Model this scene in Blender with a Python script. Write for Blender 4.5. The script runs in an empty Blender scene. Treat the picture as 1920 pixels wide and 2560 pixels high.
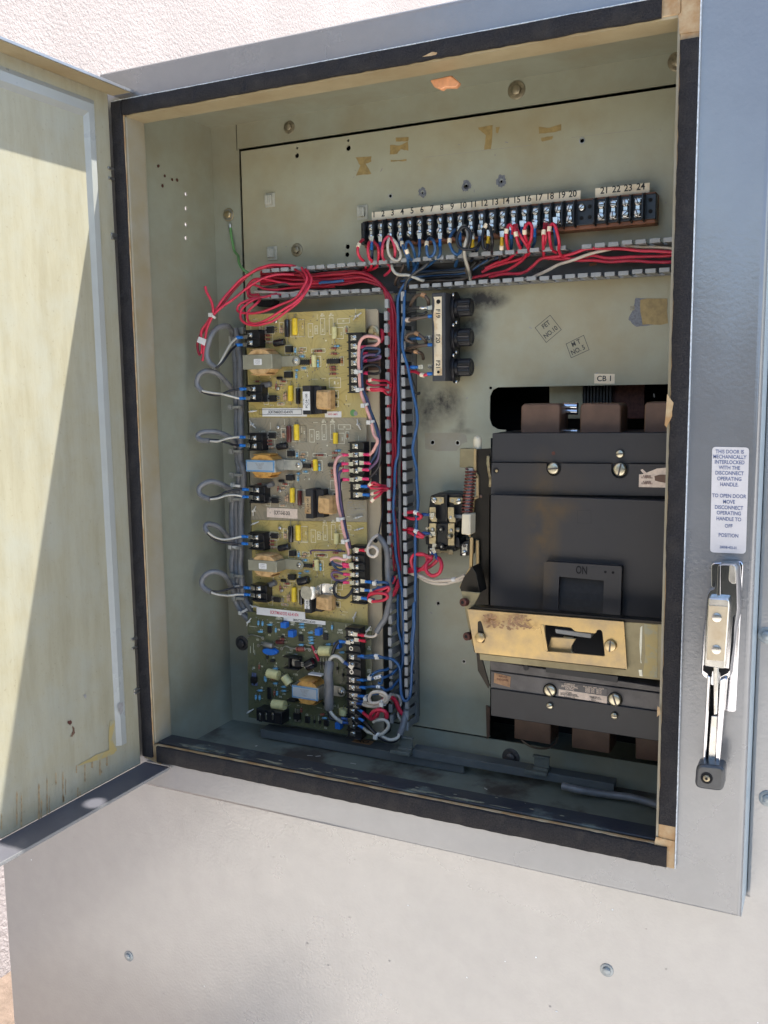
import bpy, bmesh, math, random
from mathutils import Vector, Matrix, noise
random.seed(7)
rad = math.radians
sc = bpy.context.scene

# ---------------------------------------------------------------- camera
CR = Matrix(((0.89761909, 0.44058548, -0.01282244), (0.04664566, -0.12387981, -0.99120027), (-0.43829688, 0.88912217, -0.13174829)))
CAMP = Vector((0.6851002, -0.77322045, 0.40733478))
FPX = 2331.218
cd = bpy.data.cameras.new('camera'); cam = bpy.data.objects.new('camera', cd); sc.collection.objects.link(cam)
rotm = CR.transposed() @ Matrix(((1, 0, 0), (0, -1, 0), (0, 0, -1)))
cam.matrix_world = Matrix.Translation(CAMP) @ rotm.to_4x4()
cd.sensor_fit = 'HORIZONTAL'; cd.sensor_width = 36.0; cd.lens = FPX / 1920 * 36.0
cd.clip_start = 0.01; cd.clip_end = 500
sc.camera = cam
sc.render.resolution_x = 768; sc.render.resolution_y = 1024

# ---------------------------------------------------------------- light
SUN = Vector((0.33, 0.285, 1.0)).normalized()
wd = bpy.data.worlds.new('World'); sc.world = wd; wd.use_nodes = True
nt = wd.node_tree; nt.nodes.clear()
sky = nt.nodes.new('ShaderNodeTexSky'); sky.sky_type = 'NISHITA'; sky.sun_disc = False
sky.sun_elevation = math.asin(SUN.z); sky.sun_rotation = math.atan2(SUN.x, SUN.y)
bg = nt.nodes.new('ShaderNodeBackground'); bg.inputs['Strength'].default_value = 0.13
wo = nt.nodes.new('ShaderNodeOutputWorld')
nt.links.new(sky.outputs[0], bg.inputs[0]); nt.links.new(bg.outputs[0], wo.inputs[0])
sl = bpy.data.lights.new('sun', 'SUN'); sl.energy = 4.8; sl.angle = rad(0.53); sl.color = (1.0, 0.955, 0.88)
so = bpy.data.objects.new('sun', sl); sc.collection.objects.link(so)
so.rotation_euler = SUN.to_track_quat('Z', 'Y').to_euler(); so.location = (3, 3, 8)
sc.view_settings.view_transform = 'Standard'; sc.view_settings.look = 'None'
sc.view_settings.exposure = 1.56; sc.view_settings.gamma = 1.0; sc.view_settings.use_curve_mapping = False
sc.render.engine = 'CYCLES'
sc.cycles.max_bounces = 10; sc.cycles.diffuse_bounces = 6; sc.cycles.glossy_bounces = 5

# ---------------------------------------------------------------- placing: a direction seen in the photograph meets the plane a thing stands on
FR = {'': (0, 0, 1), 'A': (560, 640, .27728), 'B': (560, 1040, .27728), 'C': (560, 1420, .30139), 'D': (620, 1540, .15672),
      'T': (860, 440, .26522), 'U': (1240, 440, .27728), 'S': (460, 640, .2441), 'V': (440, 1160, .2623), 'M': (880, 640, .14467),
      'N': (860, 1440, .199), 'F': (980, 680, .30139), 'G': (980, 1140, .30139), 'K': (1040, 1080, .18086), 'R': (1160, 900, .34961),
      'Q': (1140, 1380, .36166), 'H': (1660, 1080, .46099), 'J': (1740, 1380, .28933), 'X': (780, 1760, .53044), 'Y': (0, 60, .28939),
      'Z': (0, 1500, .32542), 'O': (900, 0, .61483), 'P': (0, 0, .57866), 'L': (0, 1000, .31646), 'E': (340, 1720, .26522)}
CRT = CR.transposed()
def at(fr, x, y, Y, ax=1):
    o = FR[fr]; px = o[0] + x * o[2]; py = o[1] + y * o[2]
    d = CRT @ Vector(((px - 960) / FPX, (py - 1280) / FPX, 1.0))
    s = (Y - CAMP[ax]) / d[ax]
    return CAMP + d * s
YP = 0.168      # mounting plate face
YB = 0.140      # circuit board face

# ---------------------------------------------------------------- materials
MATS = {}
def nmat(name):
    m = bpy.data.materials.new(name); m.use_nodes = True
    MATS[name] = m
    return m, m.node_tree, m.node_tree.nodes['Principled BSDF']
def tc(nt, scale=(1, 1, 1), loc=(0, 0, 0)):
    t = nt.nodes.new('ShaderNodeTexCoord'); mp = nt.nodes.new('ShaderNodeMapping')
    mp.inputs['Scale'].default_value = scale; mp.inputs['Location'].default_value = loc
    nt.links.new(t.outputs['Object'], mp.inputs[0]); return mp.outputs[0]
def noisen(nt, vec, scale, detail=4, rough=.55):
    n = nt.nodes.new('ShaderNodeTexNoise'); n.inputs['Scale'].default_value = scale
    n.inputs['Detail'].default_value = detail; n.inputs['Roughness'].default_value = rough
    nt.links.new(vec, n.inputs['Vector']); return n.outputs['Fac']
def ramp(nt, fac, stops):
    r = nt.nodes.new('ShaderNodeValToRGB'); e = r.color_ramp.elements
    while len(e) < len(stops): e.new(0.5)
    for i, (p, c) in enumerate(stops):
        e[i].position = p; e[i].color = (*c, 1) if len(c) == 3 else c
    nt.links.new(fac, r.inputs[0]); return r.outputs[0]
def g(v): return (v, v, v)
def mixc(nt, fac, a, b):
    m = nt.nodes.new('ShaderNodeMix'); m.data_type = 'RGBA'
    for s, v in ((m.inputs[0], fac), (m.inputs[6], a), (m.inputs[7], b)):
        if isinstance(v, (tuple, list)): s.default_value = (*v, 1)
        elif isinstance(v, (int, float)): s.default_value = v
        else: nt.links.new(v, s)
    return m.outputs[2]
def math_(nt, op, a, b=0.0, clamp=False):
    m = nt.nodes.new('ShaderNodeMath'); m.operation = op; m.use_clamp = clamp
    for s, v in zip(m.inputs, (a, b)):
        if isinstance(v, (int, float)): s.default_value = v
        else: nt.links.new(v, s)
    return m.outputs[0]
def bump(nt, bsdf, h, strength, dist):
    b = nt.nodes.new('ShaderNodeBump'); b.inputs['Strength'].default_value = strength; b.inputs['Distance'].default_value = dist
    nt.links.new(h, b.inputs['Height']); nt.links.new(b.outputs[0], bsdf.inputs['Normal']); return b
def simple(name, col, rough=.5, metal=0., var=.12, vs=300, bmp=0., spec=.5, coat=0.):
    m, t, b = nmat(name)
    v = tc(t); n = noisen(t, v, vs, 3)
    dk = tuple(c * (1 - var) for c in col); lt = tuple(min(1, c * (1 + var)) for c in col)
    t.links.new(ramp(t, n, [(.3, dk), (.7, lt)]), b.inputs['Base Color'])
    b.inputs['Roughness'].default_value = rough; b.inputs['Metallic'].default_value = metal
    b.inputs['Specular IOR Level'].default_value = spec; b.inputs['Coat Weight'].default_value = coat
    if bmp: bump(t, b, n, bmp, .0004)
    return m
def blotch(nt, vec, spots, jitter=.5, nscale=60, soft=False):
    """stains with a place and an outline of their own: (x, z, rx, rz) ellipses broken up by noise"""
    sep = nt.nodes.new('ShaderNodeSeparateXYZ'); nt.links.new(vec, sep.inputs[0])
    n = noisen(nt, vec, nscale, 6, .7)
    tot = None
    for (x, z, rx, rz, k) in spots:
        a = math_(nt, 'POWER', math_(nt, 'ABSOLUTE', math_(nt, 'DIVIDE', math_(nt, 'SUBTRACT', sep.outputs[0], x), rx)), 2)
        c = math_(nt, 'POWER', math_(nt, 'ABSOLUTE', math_(nt, 'DIVIDE', math_(nt, 'SUBTRACT', sep.outputs[2], z), rz)), 2)
        d = math_(nt, 'SQRT', math_(nt, 'ADD', a, c))
        f = math_(nt, 'SUBTRACT', 1.15, d, True)
        f = math_(nt, 'MULTIPLY', f, k)
        tot = f if tot is None else math_(nt, 'MAXIMUM', tot, f)
    w = math_(nt, 'SUBTRACT', n, .28 if soft else .38)
    w = math_(nt, 'MULTIPLY', w, 2.2 if soft else 4.0, True)
    return math_(nt, 'MULTIPLY', tot, w, True)

def paint(name, base, stain, lo, hi, rough, ns=5, bumpk=.15, bscale=900, vert=1., spots=None, spotcol=(.03, .03, .03), metal=0, extra=None, dots=True, bdist=.0004):
    m, t, b = nmat(name)
    v = tc(t, (1, 1, vert))
    n = noisen(t, v, ns, 8, .62)
    col = mixc(t, ramp(t, n, [(lo, g(0)), (hi, g(1))]), base, stain)
    v2 = tc(t) if not (spots or extra) else t.nodes.new('ShaderNodeNewGeometry').outputs['Position']; n2 = noisen(t, v2, 130, 5, .7)
    if dots: col = mixc(t, ramp(t, n2, [(.70, g(0)), (.76, g(.55))]), col, tuple(c * .5 for c in base))
    n3 = noisen(t, v2, 38, 6, .65)
    col = mixc(t, ramp(t, n3, [(.35, g(.0)), (.8, g(.32))]), col, tuple(c * .72 for c in stain))
    if spots: col = mixc(t, blotch(t, v2, spots, nscale=45 if name == 'paint_plate' else 60, soft=name == 'paint_plate'), col, spotcol)
    if extra: col = mixc(t, blotch(t, v2, extra[0], nscale=extra[2] if len(extra) > 2 else 60), col, extra[1])
    t.links.new(col, b.inputs['Base Color'])
    rr = ramp(t, n, [(.3, g(max(.05, rough - .06))), (.7, g(rough + .08))]); t.links.new(rr, b.inputs['Roughness'])
    b.inputs['Metallic'].default_value = metal
    nb = noisen(t, v2, bscale, 2, .5); bump(t, b, nb, bumpk, bdist)
    return m
def px2(fr, x, y, Y=YP): p = at(fr, x, y, Y); return p.x, p.z
FS = [px2('F', 720, 230), px2('F', 640, 420), px2('F', 430, 1080), px2('F', 300, 1120), px2('F', 570, 1250), px2('F', 590, 1320), px2('M', 1300, 700), px2('U', 250, 900)]
plate_spots = [(*FS[0], .034, .013, 2.2), (*FS[1], .022, .040, 1.2), (*FS[2], .024, .022, 1.7), (*FS[3], .020, .034, 1.3), (*FS[4], .007, .02, .8), (*FS[5], .016, .004, .9), (*px2('F', 900, 150), .03, .008, .45),
               (*px2('K', 600, 1950), .03, .006, .5)]
paint('paint_interior', (.295, .305, .235), (.265, .235, .15), .45, .72, .42, ns=7)
paint('paint_plate', (.375, .375, .28), (.345, .30, .185), .42, .70, .40, ns=8, spots=plate_spots, spotcol=(.035, .03, .025))
paint('paint_return', (0.315, 0.294, 0.231), (0.294, 0.238, 0.133), .40, .62, .38, ns=9, bumpk=.3, bscale=300)
paint('paint_return_top', (0.413, 0.338, 0.203), (0.330, 0.247, 0.135), .40, .66, .42, ns=9, bumpk=.3, bscale=300)
simple('ink', (.045, .045, .045), .6)
paint('lip_paint', (.085, .085, .10), (.12, .12, .13), .5, .7, .4, ns=30, bumpk=.2, bscale=300)
paint('sill_paint', (0.021, 0.024, 0.033), (0.096, 0.120, 0.114), .56, .66, .45, ns=26, bumpk=.3, bscale=300)
paint('floor_paint', (.185, .205, .165), (.075, .062, .05), .50, .62, .5, ns=14, bumpk=.3, bscale=300)
paint('grey_enamel', (.255, .26, .265), (.235, .24, .247), .3, .8, .24, ns=3, bumpk=.22, bscale=340, dots=False, bdist=.0008, metal=.38)
paint('grey_enamel_panel', (.385, .378, .368), (.35, .347, .342), .3, .8, .27, ns=2.5, bumpk=.30, bscale=300, dots=False, bdist=.0008, metal=.40)
# exterior enamel: keep it even, with a clear coat
for k in ('grey_enamel', 'grey_enamel_panel'):
    b_ = MATS[k].node_tree.nodes['Principled BSDF']; b_.inputs['Coat Weight'].default_value = .8; b_.inputs['Coat Roughness'].default_value = .16
m, t, b = nmat('door_paint')
v = tc(t, (1, 9, 1.3)); n = noisen(t, v, 7, 9, .72)
col = mixc(t, ramp(t, n, [(.40, g(0)), (.75, g(1))]), (.350, .328, .235), (.275, .250, .165))
v2 = tc(t); n2 = noisen(t, v2, 240, 5, .75)
col = mixc(t, ramp(t, n2, [(.60, g(0)), (.70, g(.6))]), col, (.16, .14, .085))
n3 = noisen(t, tc(t), 16, 6, .6); col = mixc(t, ramp(t, n3, [(.45, g(0)), (.7, g(.6))]), col, (.34, .35, .30))
t.links.new(col, b.inputs['Base Color']); b.inputs['Roughness'].default_value = .5
bump(t, b, noisen(t, tc(t, (1, 1, .4)), 420, 3), .25, .0005)
paint('door_ridge_paint', (.33, .345, .33), (.33, .335, .30), .4, .7, .3, ns=10, dots=True)
m, t, b = nmat('foam_gasket')
v = tc(t); n = noisen(t, v, 700, 4, .7); n2 = noisen(t, v, 60, 5)
col = mixc(t, ramp(t, n, [(.35, g(0)), (.75, g(1))]), (.007, .007, .010), (.034, .031, .031))
col = mixc(t, ramp(t, n2, [(.5, g(0)), (.75, g(.45))]), col, (.05, .045, .04))
t.links.new(col, b.inputs['Base Color']); b.inputs['Roughness'].default_value = .8; b.inputs['Specular IOR Level'].default_value = .35
bump(t, b, n, .8, .0012)
paint('adhesive', (.50, .38, .22), (.38, .22, .09), .4, .6, .4, ns=60, bumpk=.7, bscale=240)
paint('adhesive_yellow', (.40, .31, .12), (.33, .31, .2), .5, .6, .5, ns=90, bumpk=.4, bscale=300)
m, t, b = nmat('stucco')
v = tc(t); n = noisen(t, v, 95, 6, .65); n2 = noisen(t, v, 3, 3)
t.links.new(ramp(t, n2, [(.3, (.315, .275, .262)), (.7, (.365, .32, .305))]), b.inputs['Base Color']); b.inputs['Roughness'].default_value = .9
bump(t, b, n, .9, .009)
m, t, b = nmat('ground_soil')
v = tc(t); n = noisen(t, v, 22, 8, .7); n2 = noisen(t, v, 1.2, 4)
c1 = ramp(t, n, [(.3, (.10, .072, .052)), (.7, (.20, .145, .11))])
t.links.new(c1, b.inputs['Base Color']); b.inputs['Roughness'].default_value = .95; bump(t, b, n, .8, .01)
m, t, b = nmat('concrete')
v = tc(t); n = noisen(t, v, 9, 8, .65); n2 = noisen(t, v, .9, 3)
c1 = ramp(t, n, [(.3, (.46, .435, .40)), (.7, (.57, .54, .50))])
c1 = mixc(t, ramp(t, n2, [(.50, g(0)), (.62, g(.3))]), c1, (.2, .19, .18))
t.links.new(c1, b.inputs['Base Color']); b.inputs['Roughness'].default_value = .9; bump(t, b, n, .5, .004)

# board laminates: copper swirls show through the lacquer
def laminate(name, c1, c2, c3):
    m, t, b = nmat(name)
    v = tc(t); w = t.nodes.new('ShaderNodeTexNoise'); w.inputs['Scale'].default_value = 22; w.inputs['Detail'].default_value = 1.0; w.inputs['Distortion'].default_value = 1.2
    t.links.new(v, w.inputs['Vector'])
    s = math_(t, 'SINE', math_(t, 'MULTIPLY', w.outputs['Fac'], 110.0))
    col = mixc(t, ramp(t, s, [(.50, g(0)), (.85, g(.5))]), c1, c2)
    n = noisen(t, v, 26, 4); col = mixc(t, ramp(t, n, [(.5, g(0)), (.66, g(.75))]), col, c3)
    t.links.new(col, b.inputs['Base Color']); b.inputs['Roughness'].default_value = .3; b.inputs['Coat Weight'].default_value = .4; b.inputs['Coat Roughness'].default_value = .1
    return m
laminate('board_yellow', (.46, .355, .12), (.31, .235, .075), (.40, .33, .14))
laminate('board_grey', (.30, .255, .175), (.20, .175, .125), (.30, .275, .21))
laminate('board_green', (.10, .105, .052), (.062, .068, .034), (.12, .122, .068))
simple('edge_paint', (.42, .50, .54), .35, 0, .1, 300)
simple('glue_yellow', (.31, .225, .09), .5, 0, .2, 200)
simple('rust_spot', (.26, .15, .075), .6, 0, .4, 300)
simple('bare_metal', (.17, .17, .18), .4, .3, .3, 500)
simple('glint_and_chip_paint', (.62, .66, .68), .35, 0, .3, 400, .3)  # pale colour for the painted edge glints and for chips on the panel
simple('tan_plate', (0.442, 0.365, 0.246), .4, 0, .10, 40)
simple('silk', (.80, .77, .60), .6)
simple('print_black', (.02, .018, .016), .6)
simple('print_grey', (.28, .27, .26), .6)
simple('print_red', (.55, .06, .10), .6)
simple('print_blue', (.10, .13, .25), .6)
simple('black_plastic', (0.010, 0.010, 0.012), .32, 0, .3, 200, .15)
simple('black_dull', (.02, .019, .02), .6, 0, .3, 120)
simple('void_black', (.004, .004, .005), .9)
simple('copper_brown', (0.128, 0.071, 0.045), .42, 0, .2, 60, .1)
simple('dark_brown_metal', (.022, .018, .013), .38, .5, .35, 40)
simple('brown_plastic', (.20, .075, .032), .5, 0, .3, 90)
simple('steel', (.60, .59, .56), .27, 1, .2, 120, .05)
simple('steel_dull', (.45, .44, .41), .42, 1, .3, 60, .1)
simple('chrome', (.62, .62, .65), .1, 1, .06, 60)
simple('zinc_yellow', (.50, .40, .24), .36, 1, .3, 60, .1)
simple('old_bolt', (.30, .26, .18), .42, .8, .35, 200, .2)
simple('old_bolt_dark', (.09, .08, .075), .5, .5, .35, 200, .2)
simple('rust_wash', (.33, .24, .13), .55, 0, .3, 200); simple('rust', (.10, .035, .025), .6, .3, .4, 300, .2)
simple('painted_bolt', (.30, .33, .34), .26, .3, .1, 100)
simple('duct_grey', (0.194, 0.198, 0.194), .42, 0, .12, 60)
simple('duct_tip', (.31, .315, .31), .4, 0, .12, 60)
simple('duct_dark', (0.050, 0.050, 0.050), .5, 0, .2, 60)
simple('cream_label', (.86, .73, .53), .5, 0, .1, 60)
simple('white_label', (.72, .70, .66), .42, 0, .05, 60)
simple('pale_label', (.62, .60, .60), .35, 0, .05, 60)
simple('pink_label', (.68, .55, .44), .5)
simple('orange_label', (.36, .20, .10), .55, 0, .3, 200)
simple('blue_label', (.12, .27, .45), .4)
simple('silver_label', (.42, .47, .50), .3, .3, .1, 60)
paint('coil_tape', (.66, .42, .19), (.36, .20, .07), .46, .68, .4, ns=120, bumpk=.6, bscale=200)
paint('coil_orange', (.62, .33, .08), (.30, .13, .03), .46, .68, .4, ns=120, bumpk=.6, bscale=200)
simple('cap_yellow', (.78, .55, .03), .38)
simple('cap_cream', (.66, .60, .28), .4, 0, .1)
simple('cap_maroon', (.09, .018, .016), .22, coat=.5)
simple('cap_black', (.012, .012, .016), .18, coat=.4)
simple('res_red', (.27, .07, .05), .4); simple('res_tan', (.50, .33, .20), .4); simple('res_blue', (.16, .40, .58), .4); simple('glass_diode', (.38, .14, .06), .25)
simple('trim_blue', (.015, .14, .52), .32)
simple('tie_nylon', (.60, .58, .52), .4); simple('clip_nylon', (.60, .58, .52), .45); simple('tie_grey', (.27, .265, .23), .45)
simple('peach_plastic', (.72, .33, .16), .4, 0, .25, 80)
simple('beige_block', (.62, .55, .40), .45, 0, .1, 60)
paint('grip_plate', (.62, .53, .38), (.52, .40, .25), .45, .7, .35, ns=60, metal=.3)
paint('gold_zinc', (.60, .43, .19), (.40, .31, .19), .40, .64, .32, ns=32, metal=.75, bumpk=.12,
      spots=[(*px2('Q', 430, 470, .045), .020, .008, 1.0), (*px2('Q', 240, 470, .045), .011, .009, 1.0), (*px2('Q', 490, 490, .045), .012, .007, 1.0)], spotcol=(.13, .045, .02))
paint('gold_dull', (.30, .26, .15), (.20, .165, .09), .42, .66, .42, ns=25, metal=.45, bumpk=.1)
bs = [(*px2('R', 560, 1200, .088), .018, .085, 1.5), (*px2('R', 640, 1060, .088), .026, .014, 1.2), (*px2('R', 600, 850, .088), .035, .02, .5), (*px2('R', 700, 960, .09), .03, .006, .6), (*px2('R', 500, 1450, .088), .012, .03, .5)]
paint('breaker_bakelite', (.026, .0255, .028), (.034, .030, .028), .42, .70, .42, ns=10, bumpk=.1, dots=False, extra=(bs, (.072, .045, .018), 22))
simple('breaker_dark', (0.015, 0.016, 0.019), .4, 0, .2, 40)
paint('breaker_light', (.125, .115, .11), (.075, .068, .065), .42, .62, .42, ns=40, bumpk=.1)
INS = {'red': (.62, .028, .065), 'darkred': (.36, .016, .035), 'pinkred': (.62, .05, .10), 'blue': (.028, .10, .24), 'navy': (.02, .045, .10), 'white': (.66, .57, .46), 'offwhite': (.55, .52, .44),
       'grey': (.17, .17, .17), 'greycable': (.20, .20, .20), 'pink': (.72, .38, .33), 'purple': (.12, .07, .14), 'black': (.012, .012, .015), 'charcoal': (.05, .05, .048), 'green': (.13, .30, .10), 'lug_blue': (.015, .16, .50),
       'lug_red': (.62, .015, .05), 'lug_pink': (.75, .04, .15), 'lug_yellow': (.78, .50, .02), 'lug_navy': (.01, .06, .22), 'brownish': (.10, .07, .05)}
for k, c in INS.items(): paint('ins_' + k, c, tuple(v * .6 for v in c), .48, .75, .34, ns=70, bumpk=.05, dots=False)

# ---------------------------------------------------------------- mesh builder
GL = {}
def glyphs(s):
    if s not in GL:
        c = bpy.data.curves.new('t', 'FONT'); c.body = s; c.size = 1; c.align_x = 'CENTER'; c.align_y = 'CENTER'; c.resolution_u = 3; c.offset = .016
        o = bpy.data.objects.new('t', c); sc.collection.objects.link(o)
        dg = bpy.context.evaluated_depsgraph_get(); me = bpy.data.meshes.new_from_object(o.evaluated_get(dg))
        GL[s] = ([v.co.copy() for v in me.vertices], [tuple(p.vertices) for p in me.polygons])
        bpy.data.objects.remove(o); bpy.data.curves.remove(c); bpy.data.meshes.remove(me)
    return GL[s]
class MB:
    def __init__(s): s.v = []; s.f = []; s.m = []; s.sm = []
    def add(s, vs, fs, mi=0, sm=False):
        n = len(s.v); s.v += [Vector(v) for v in vs]; s.f += [tuple(i + n for i in f) for f in fs]; s.m += [mi] * len(fs); s.sm += [sm] * len(fs)
        return s
    def box(s, x0, x1, y0, y1, z0, z1, mi=0):
        return s.add([(x0, y0, z0), (x1, y0, z0), (x1, y1, z0), (x0, y1, z0), (x0, y0, z1), (x1, y0, z1), (x1, y1, z1), (x0, y1, z1)],
                     [(0, 1, 5, 4), (1, 2, 6, 5), (2, 3, 7, 6), (3, 0, 4, 7), (4, 5, 6, 7), (3, 2, 1, 0)], mi)
    def prism(s, poly, y0, y1, mi=0):
        n = len(poly); a = [(p[0], y0, p[1]) for p in poly]; b = [(p[0], y1, p[1]) for p in poly]
        return s.add(a + b, [tuple(range(n)), tuple(range(2 * n - 1, n - 1, -1))] + [(i, i + n, (i + 1) % n + n, (i + 1) % n) for i in range(n)], mi)
    def pp(s, fr, pts, Y, depth, mi=0, rnd=0):
        """outline read off in frame fr at distance Y, extruded back by depth"""
        P = []
        for q in pts:
            p = at(fr, q[0], q[1], Y); P.append((p.x, p.z))
        if rnd: P = rounded(P, rnd)
        return s.prism(P, Y, Y + depth, mi)
    def cyl(s, c, ax, r, h, seg=16, mi=0, r2=None, caps=True):
        c = Vector(c); ax = Vector(ax).normalized(); q = ax.to_track_quat('Z', 'Y'); r2 = r if r2 is None else r2
        A = []; B = []
        for i in range(seg):
            a = 2 * math.pi * i / seg; d = q @ Vector((math.cos(a), math.sin(a), 0))
            A.append(c + d * r); B.append(c + ax * h + d * r2)
        n = seg
        s.add(A + B, [(i, (i + 1) % n, (i + 1) % n + n, i + n) for i in range(n)], mi, seg > 8)
        if caps: s.add(A, [tuple(range(n))[::-1]], mi); s.add(B, [tuple(range(n))], mi)
        return s
    def ring(s, c, ax, r0, r1, h, seg=20, mi=0):
        c = Vector(c); ax = Vector(ax).normalized(); q = ax.to_track_quat('Z', 'Y'); V = []
        for i in range(seg):
            a = 2 * math.pi * i / seg; d = q @ Vector((math.cos(a), math.sin(a), 0))
            V += [c + d * r0, c + d * r1, c + d * r1 + ax * h, c + d * r0 + ax * h]
        F = []
        for i in range(seg):
            j = (i + 1) % seg
            for k in range(4): F.append((4 * i + k, 4 * i + (k + 1) % 4, 4 * j + (k + 1) % 4, 4 * j + k))
        return s.add(V, F, mi)
    def lathe(s, c, ax, prof, seg=20, mi=0):
        """prof: (distance along ax, radius)"""
        c = Vector(c); ax = Vector(ax).normalized(); q = ax.to_track_quat('Z', 'Y'); V = []
        for (h, r) in prof:
            for i in range(seg):
                a = 2 * math.pi * i / seg; V.append(c + ax * h + (q @ Vector((math.cos(a), math.sin(a), 0))) * max(r, 1e-5))
        F = []
        for k in range(len(prof) - 1):
            for i in range(seg): F.append((k * seg + i, k * seg + (i + 1) % seg, (k + 1) * seg + (i + 1) % seg, (k + 1) * seg + i))
        F += [tuple(range(seg))[::-1], tuple((len(prof) - 1) * seg + i for i in range(seg))]
        return s.add(V, F, mi, True)
    def tube(s, pts, r, seg=8, mi=0, caps=True, closed=False):
        pts = [Vector(p) for p in pts]; n = len(pts); V = []; up = None
        for i, p in enumerate(pts):
            a = pts[max(0, i - 1)]; b = pts[min(n - 1, i + 1)]; t = (b - a)
            if t.length < 1e-9: t = Vector((0, 0, 1))
            t.normalize()
            if up is None:
                up = Vector((0, 1, 0)) if abs(t.y) < .9 else Vector((1, 0, 0))
            up = (up - t * up.dot(t))
            if up.length < 1e-6: up = t.orthogonal()
            up.normalize(); w = t.cross(up); rr = r[i] if isinstance(r, list) else r
            for k in range(seg):
                an = 2 * math.pi * k / seg; V.append(p + (up * math.cos(an) + w * math.sin(an)) * rr)
        F = []
        for i in range(n - 1):
            for k in range(seg): F.append((i * seg + k, i * seg + (k + 1) % seg, (i + 1) * seg + (k + 1) % seg, (i + 1) * seg + k))
        s.add(V, F, mi, True)
        if caps: s.add(V[:seg], [tuple(range(seg))[::-1]], mi); s.add(V[-seg:], [tuple(range(seg))], mi)
        return s
    def text(s, body, c, h, mi=1, rot=0., ux=(1, 0, 0), uy=(0, 0, 1), sx=1., mirror=False):
        vs, fs = glyphs(body); ux = Vector(ux); uy = Vector(uy); c = Vector(c); ca, sa = math.cos(rot), math.sin(rot)
        if mirror: sx = -sx
        return s.add([c + ux * ((v.x * sx * ca - v.y * sa) * h) + uy * ((v.x * sx * sa + v.y * ca) * h) for v in vs], fs, mi)
    def frame(s, P, w, y, mi=0, d=.0002):
        """thin printed outline through four (x,z) corners"""
        for i in range(4):
            a = Vector((P[i][0], P[i][1])); b = Vector((P[(i + 1) % 4][0], P[(i + 1) % 4][1])); t = (b - a)
            if t.length < 1e-6: continue
            t.normalize(); nn = Vector((-t.y, t.x)) * w / 2; a = a - t * w / 2; b = b + t * w / 2
            yy = y - .00002 * i
            s.add([(a.x + nn.x, yy, a.y + nn.y), (b.x + nn.x, yy, b.y + nn.y), (b.x - nn.x, yy, b.y - nn.y), (a.x - nn.x, yy, a.y - nn.y)], [(0, 1, 2, 3)], mi)
        return s
    def build(s, name, mats, parent=None, loc=None, bevel=0, bseg=2, angle=35):
        me = bpy.data.meshes.new(name)
        org = Vector((0, 0, 0))
        if loc is not None: org = Vector(loc)
        elif parent is not None: org = Vector(parent['org'])
        me.from_pydata([v - org for v in s.v], [], s.f)
        if isinstance(mats, str): mats = [mats]
        for k in mats: me.materials.append(MATS[k])
        for i, p in enumerate(me.polygons): p.material_index = min(s.m[i], len(mats) - 1); p.use_smooth = s.sm[i]
        bm = bmesh.new(); bm.from_mesh(me); bmesh.ops.recalc_face_normals(bm, faces=bm.faces); bm.to_mesh(me); bm.free()
        me.set_sharp_from_angle(angle=rad(angle)) if hasattr(me, 'set_sharp_from_angle') else None
        o = bpy.data.objects.new(name, me); sc.collection.objects.link(o)
        o['org'] = tuple(org)
        if parent is not None: o.parent = parent
        else: o.location = org
        if bevel:
            md = o.modifiers.new('bevel', 'BEVEL'); md.width = bevel; md.segments = bseg; md.limit_method = 'ANGLE'; md.angle_limit = rad(40)
            for p in me.polygons: p.use_smooth = True
            me.set_sharp_from_angle(angle=rad(60)); md.harden_normals = False
        return o
def rounded(P, r, n=4):
    out = []; N = len(P)
    for i in range(N):
        p = Vector(P[i]); a = Vector(P[i - 1]); b = Vector(P[(i + 1) % N])
        u = (a - p); w = (b - p); rr = min(r, u.length * .45, w.length * .45); u.normalize(); w.normalize()
        p0 = p + u * rr; p1 = p + w * rr
        for k in range(n + 1):
            t = k / n; out.append(tuple(p0 * (1 - t) ** 2 + p * 2 * t * (1 - t) + p1 * t * t))
    return out
def clean(o):
    if 'org' in o: pass
def tag(o, label, cat, group=None, kind=None):
    o['label'] = label; o['category'] = cat
    if group: o['group'] = group
    if kind: o['kind'] = kind
    return o
def thing(name, label, cat, loc=(0, 0, 0), group=None):
    o = bpy.data.objects.new(name, None); sc.collection.objects.link(o); o.location = loc; o['org'] = tuple(loc); o.empty_display_size = .01
    return tag(o, label, cat, group)
def cut(o, cutter):
    flat = not o.modifiers
    """subtract the cutter mesh-builder from o and keep the plain result"""
    c = cutter.build('cutter', 'void_black', None, loc=o['org']); c.location = o.matrix_world.translation if o.parent is None else Vector(o['org'])
    bpy.context.view_layer.update()
    c.location = o.matrix_world.translation
    md = o.modifiers.new('cut', 'BOOLEAN'); md.object = c; md.operation = 'DIFFERENCE'; md.solver = 'EXACT'
    dg = bpy.context.evaluated_depsgraph_get(); dg.update()
    me = bpy.data.meshes.new_from_object(o.evaluated_get(dg)); o.modifiers.remove(md); old = o.data; o.data = me; me.name = o.name
    for p_ in me.polygons: p_.use_smooth = False
    bpy.data.objects.remove(c)
def smooth(pts, k=6):
    P = [Vector(p) for p in pts]
    if len(P) < 3: return P
    out = []
    for i in range(len(P) - 1):
        p0 = P[max(0, i - 1)]; p1 = P[i]; p2 = P[i + 1]; p3 = P[min(len(P) - 1, i + 2)]
        for j in range(k):
            t = j / k
            out.append(.5 * ((2 * p1) + (p2 - p0) * t + (2 * p0 - 5 * p1 + 4 * p2 - p3) * t * t + (3 * p1 - p0 - 3 * p2 + p3) * t ** 3))
    out.append(P[-1]); return out
NY = Vector((0, -1, 0))

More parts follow.
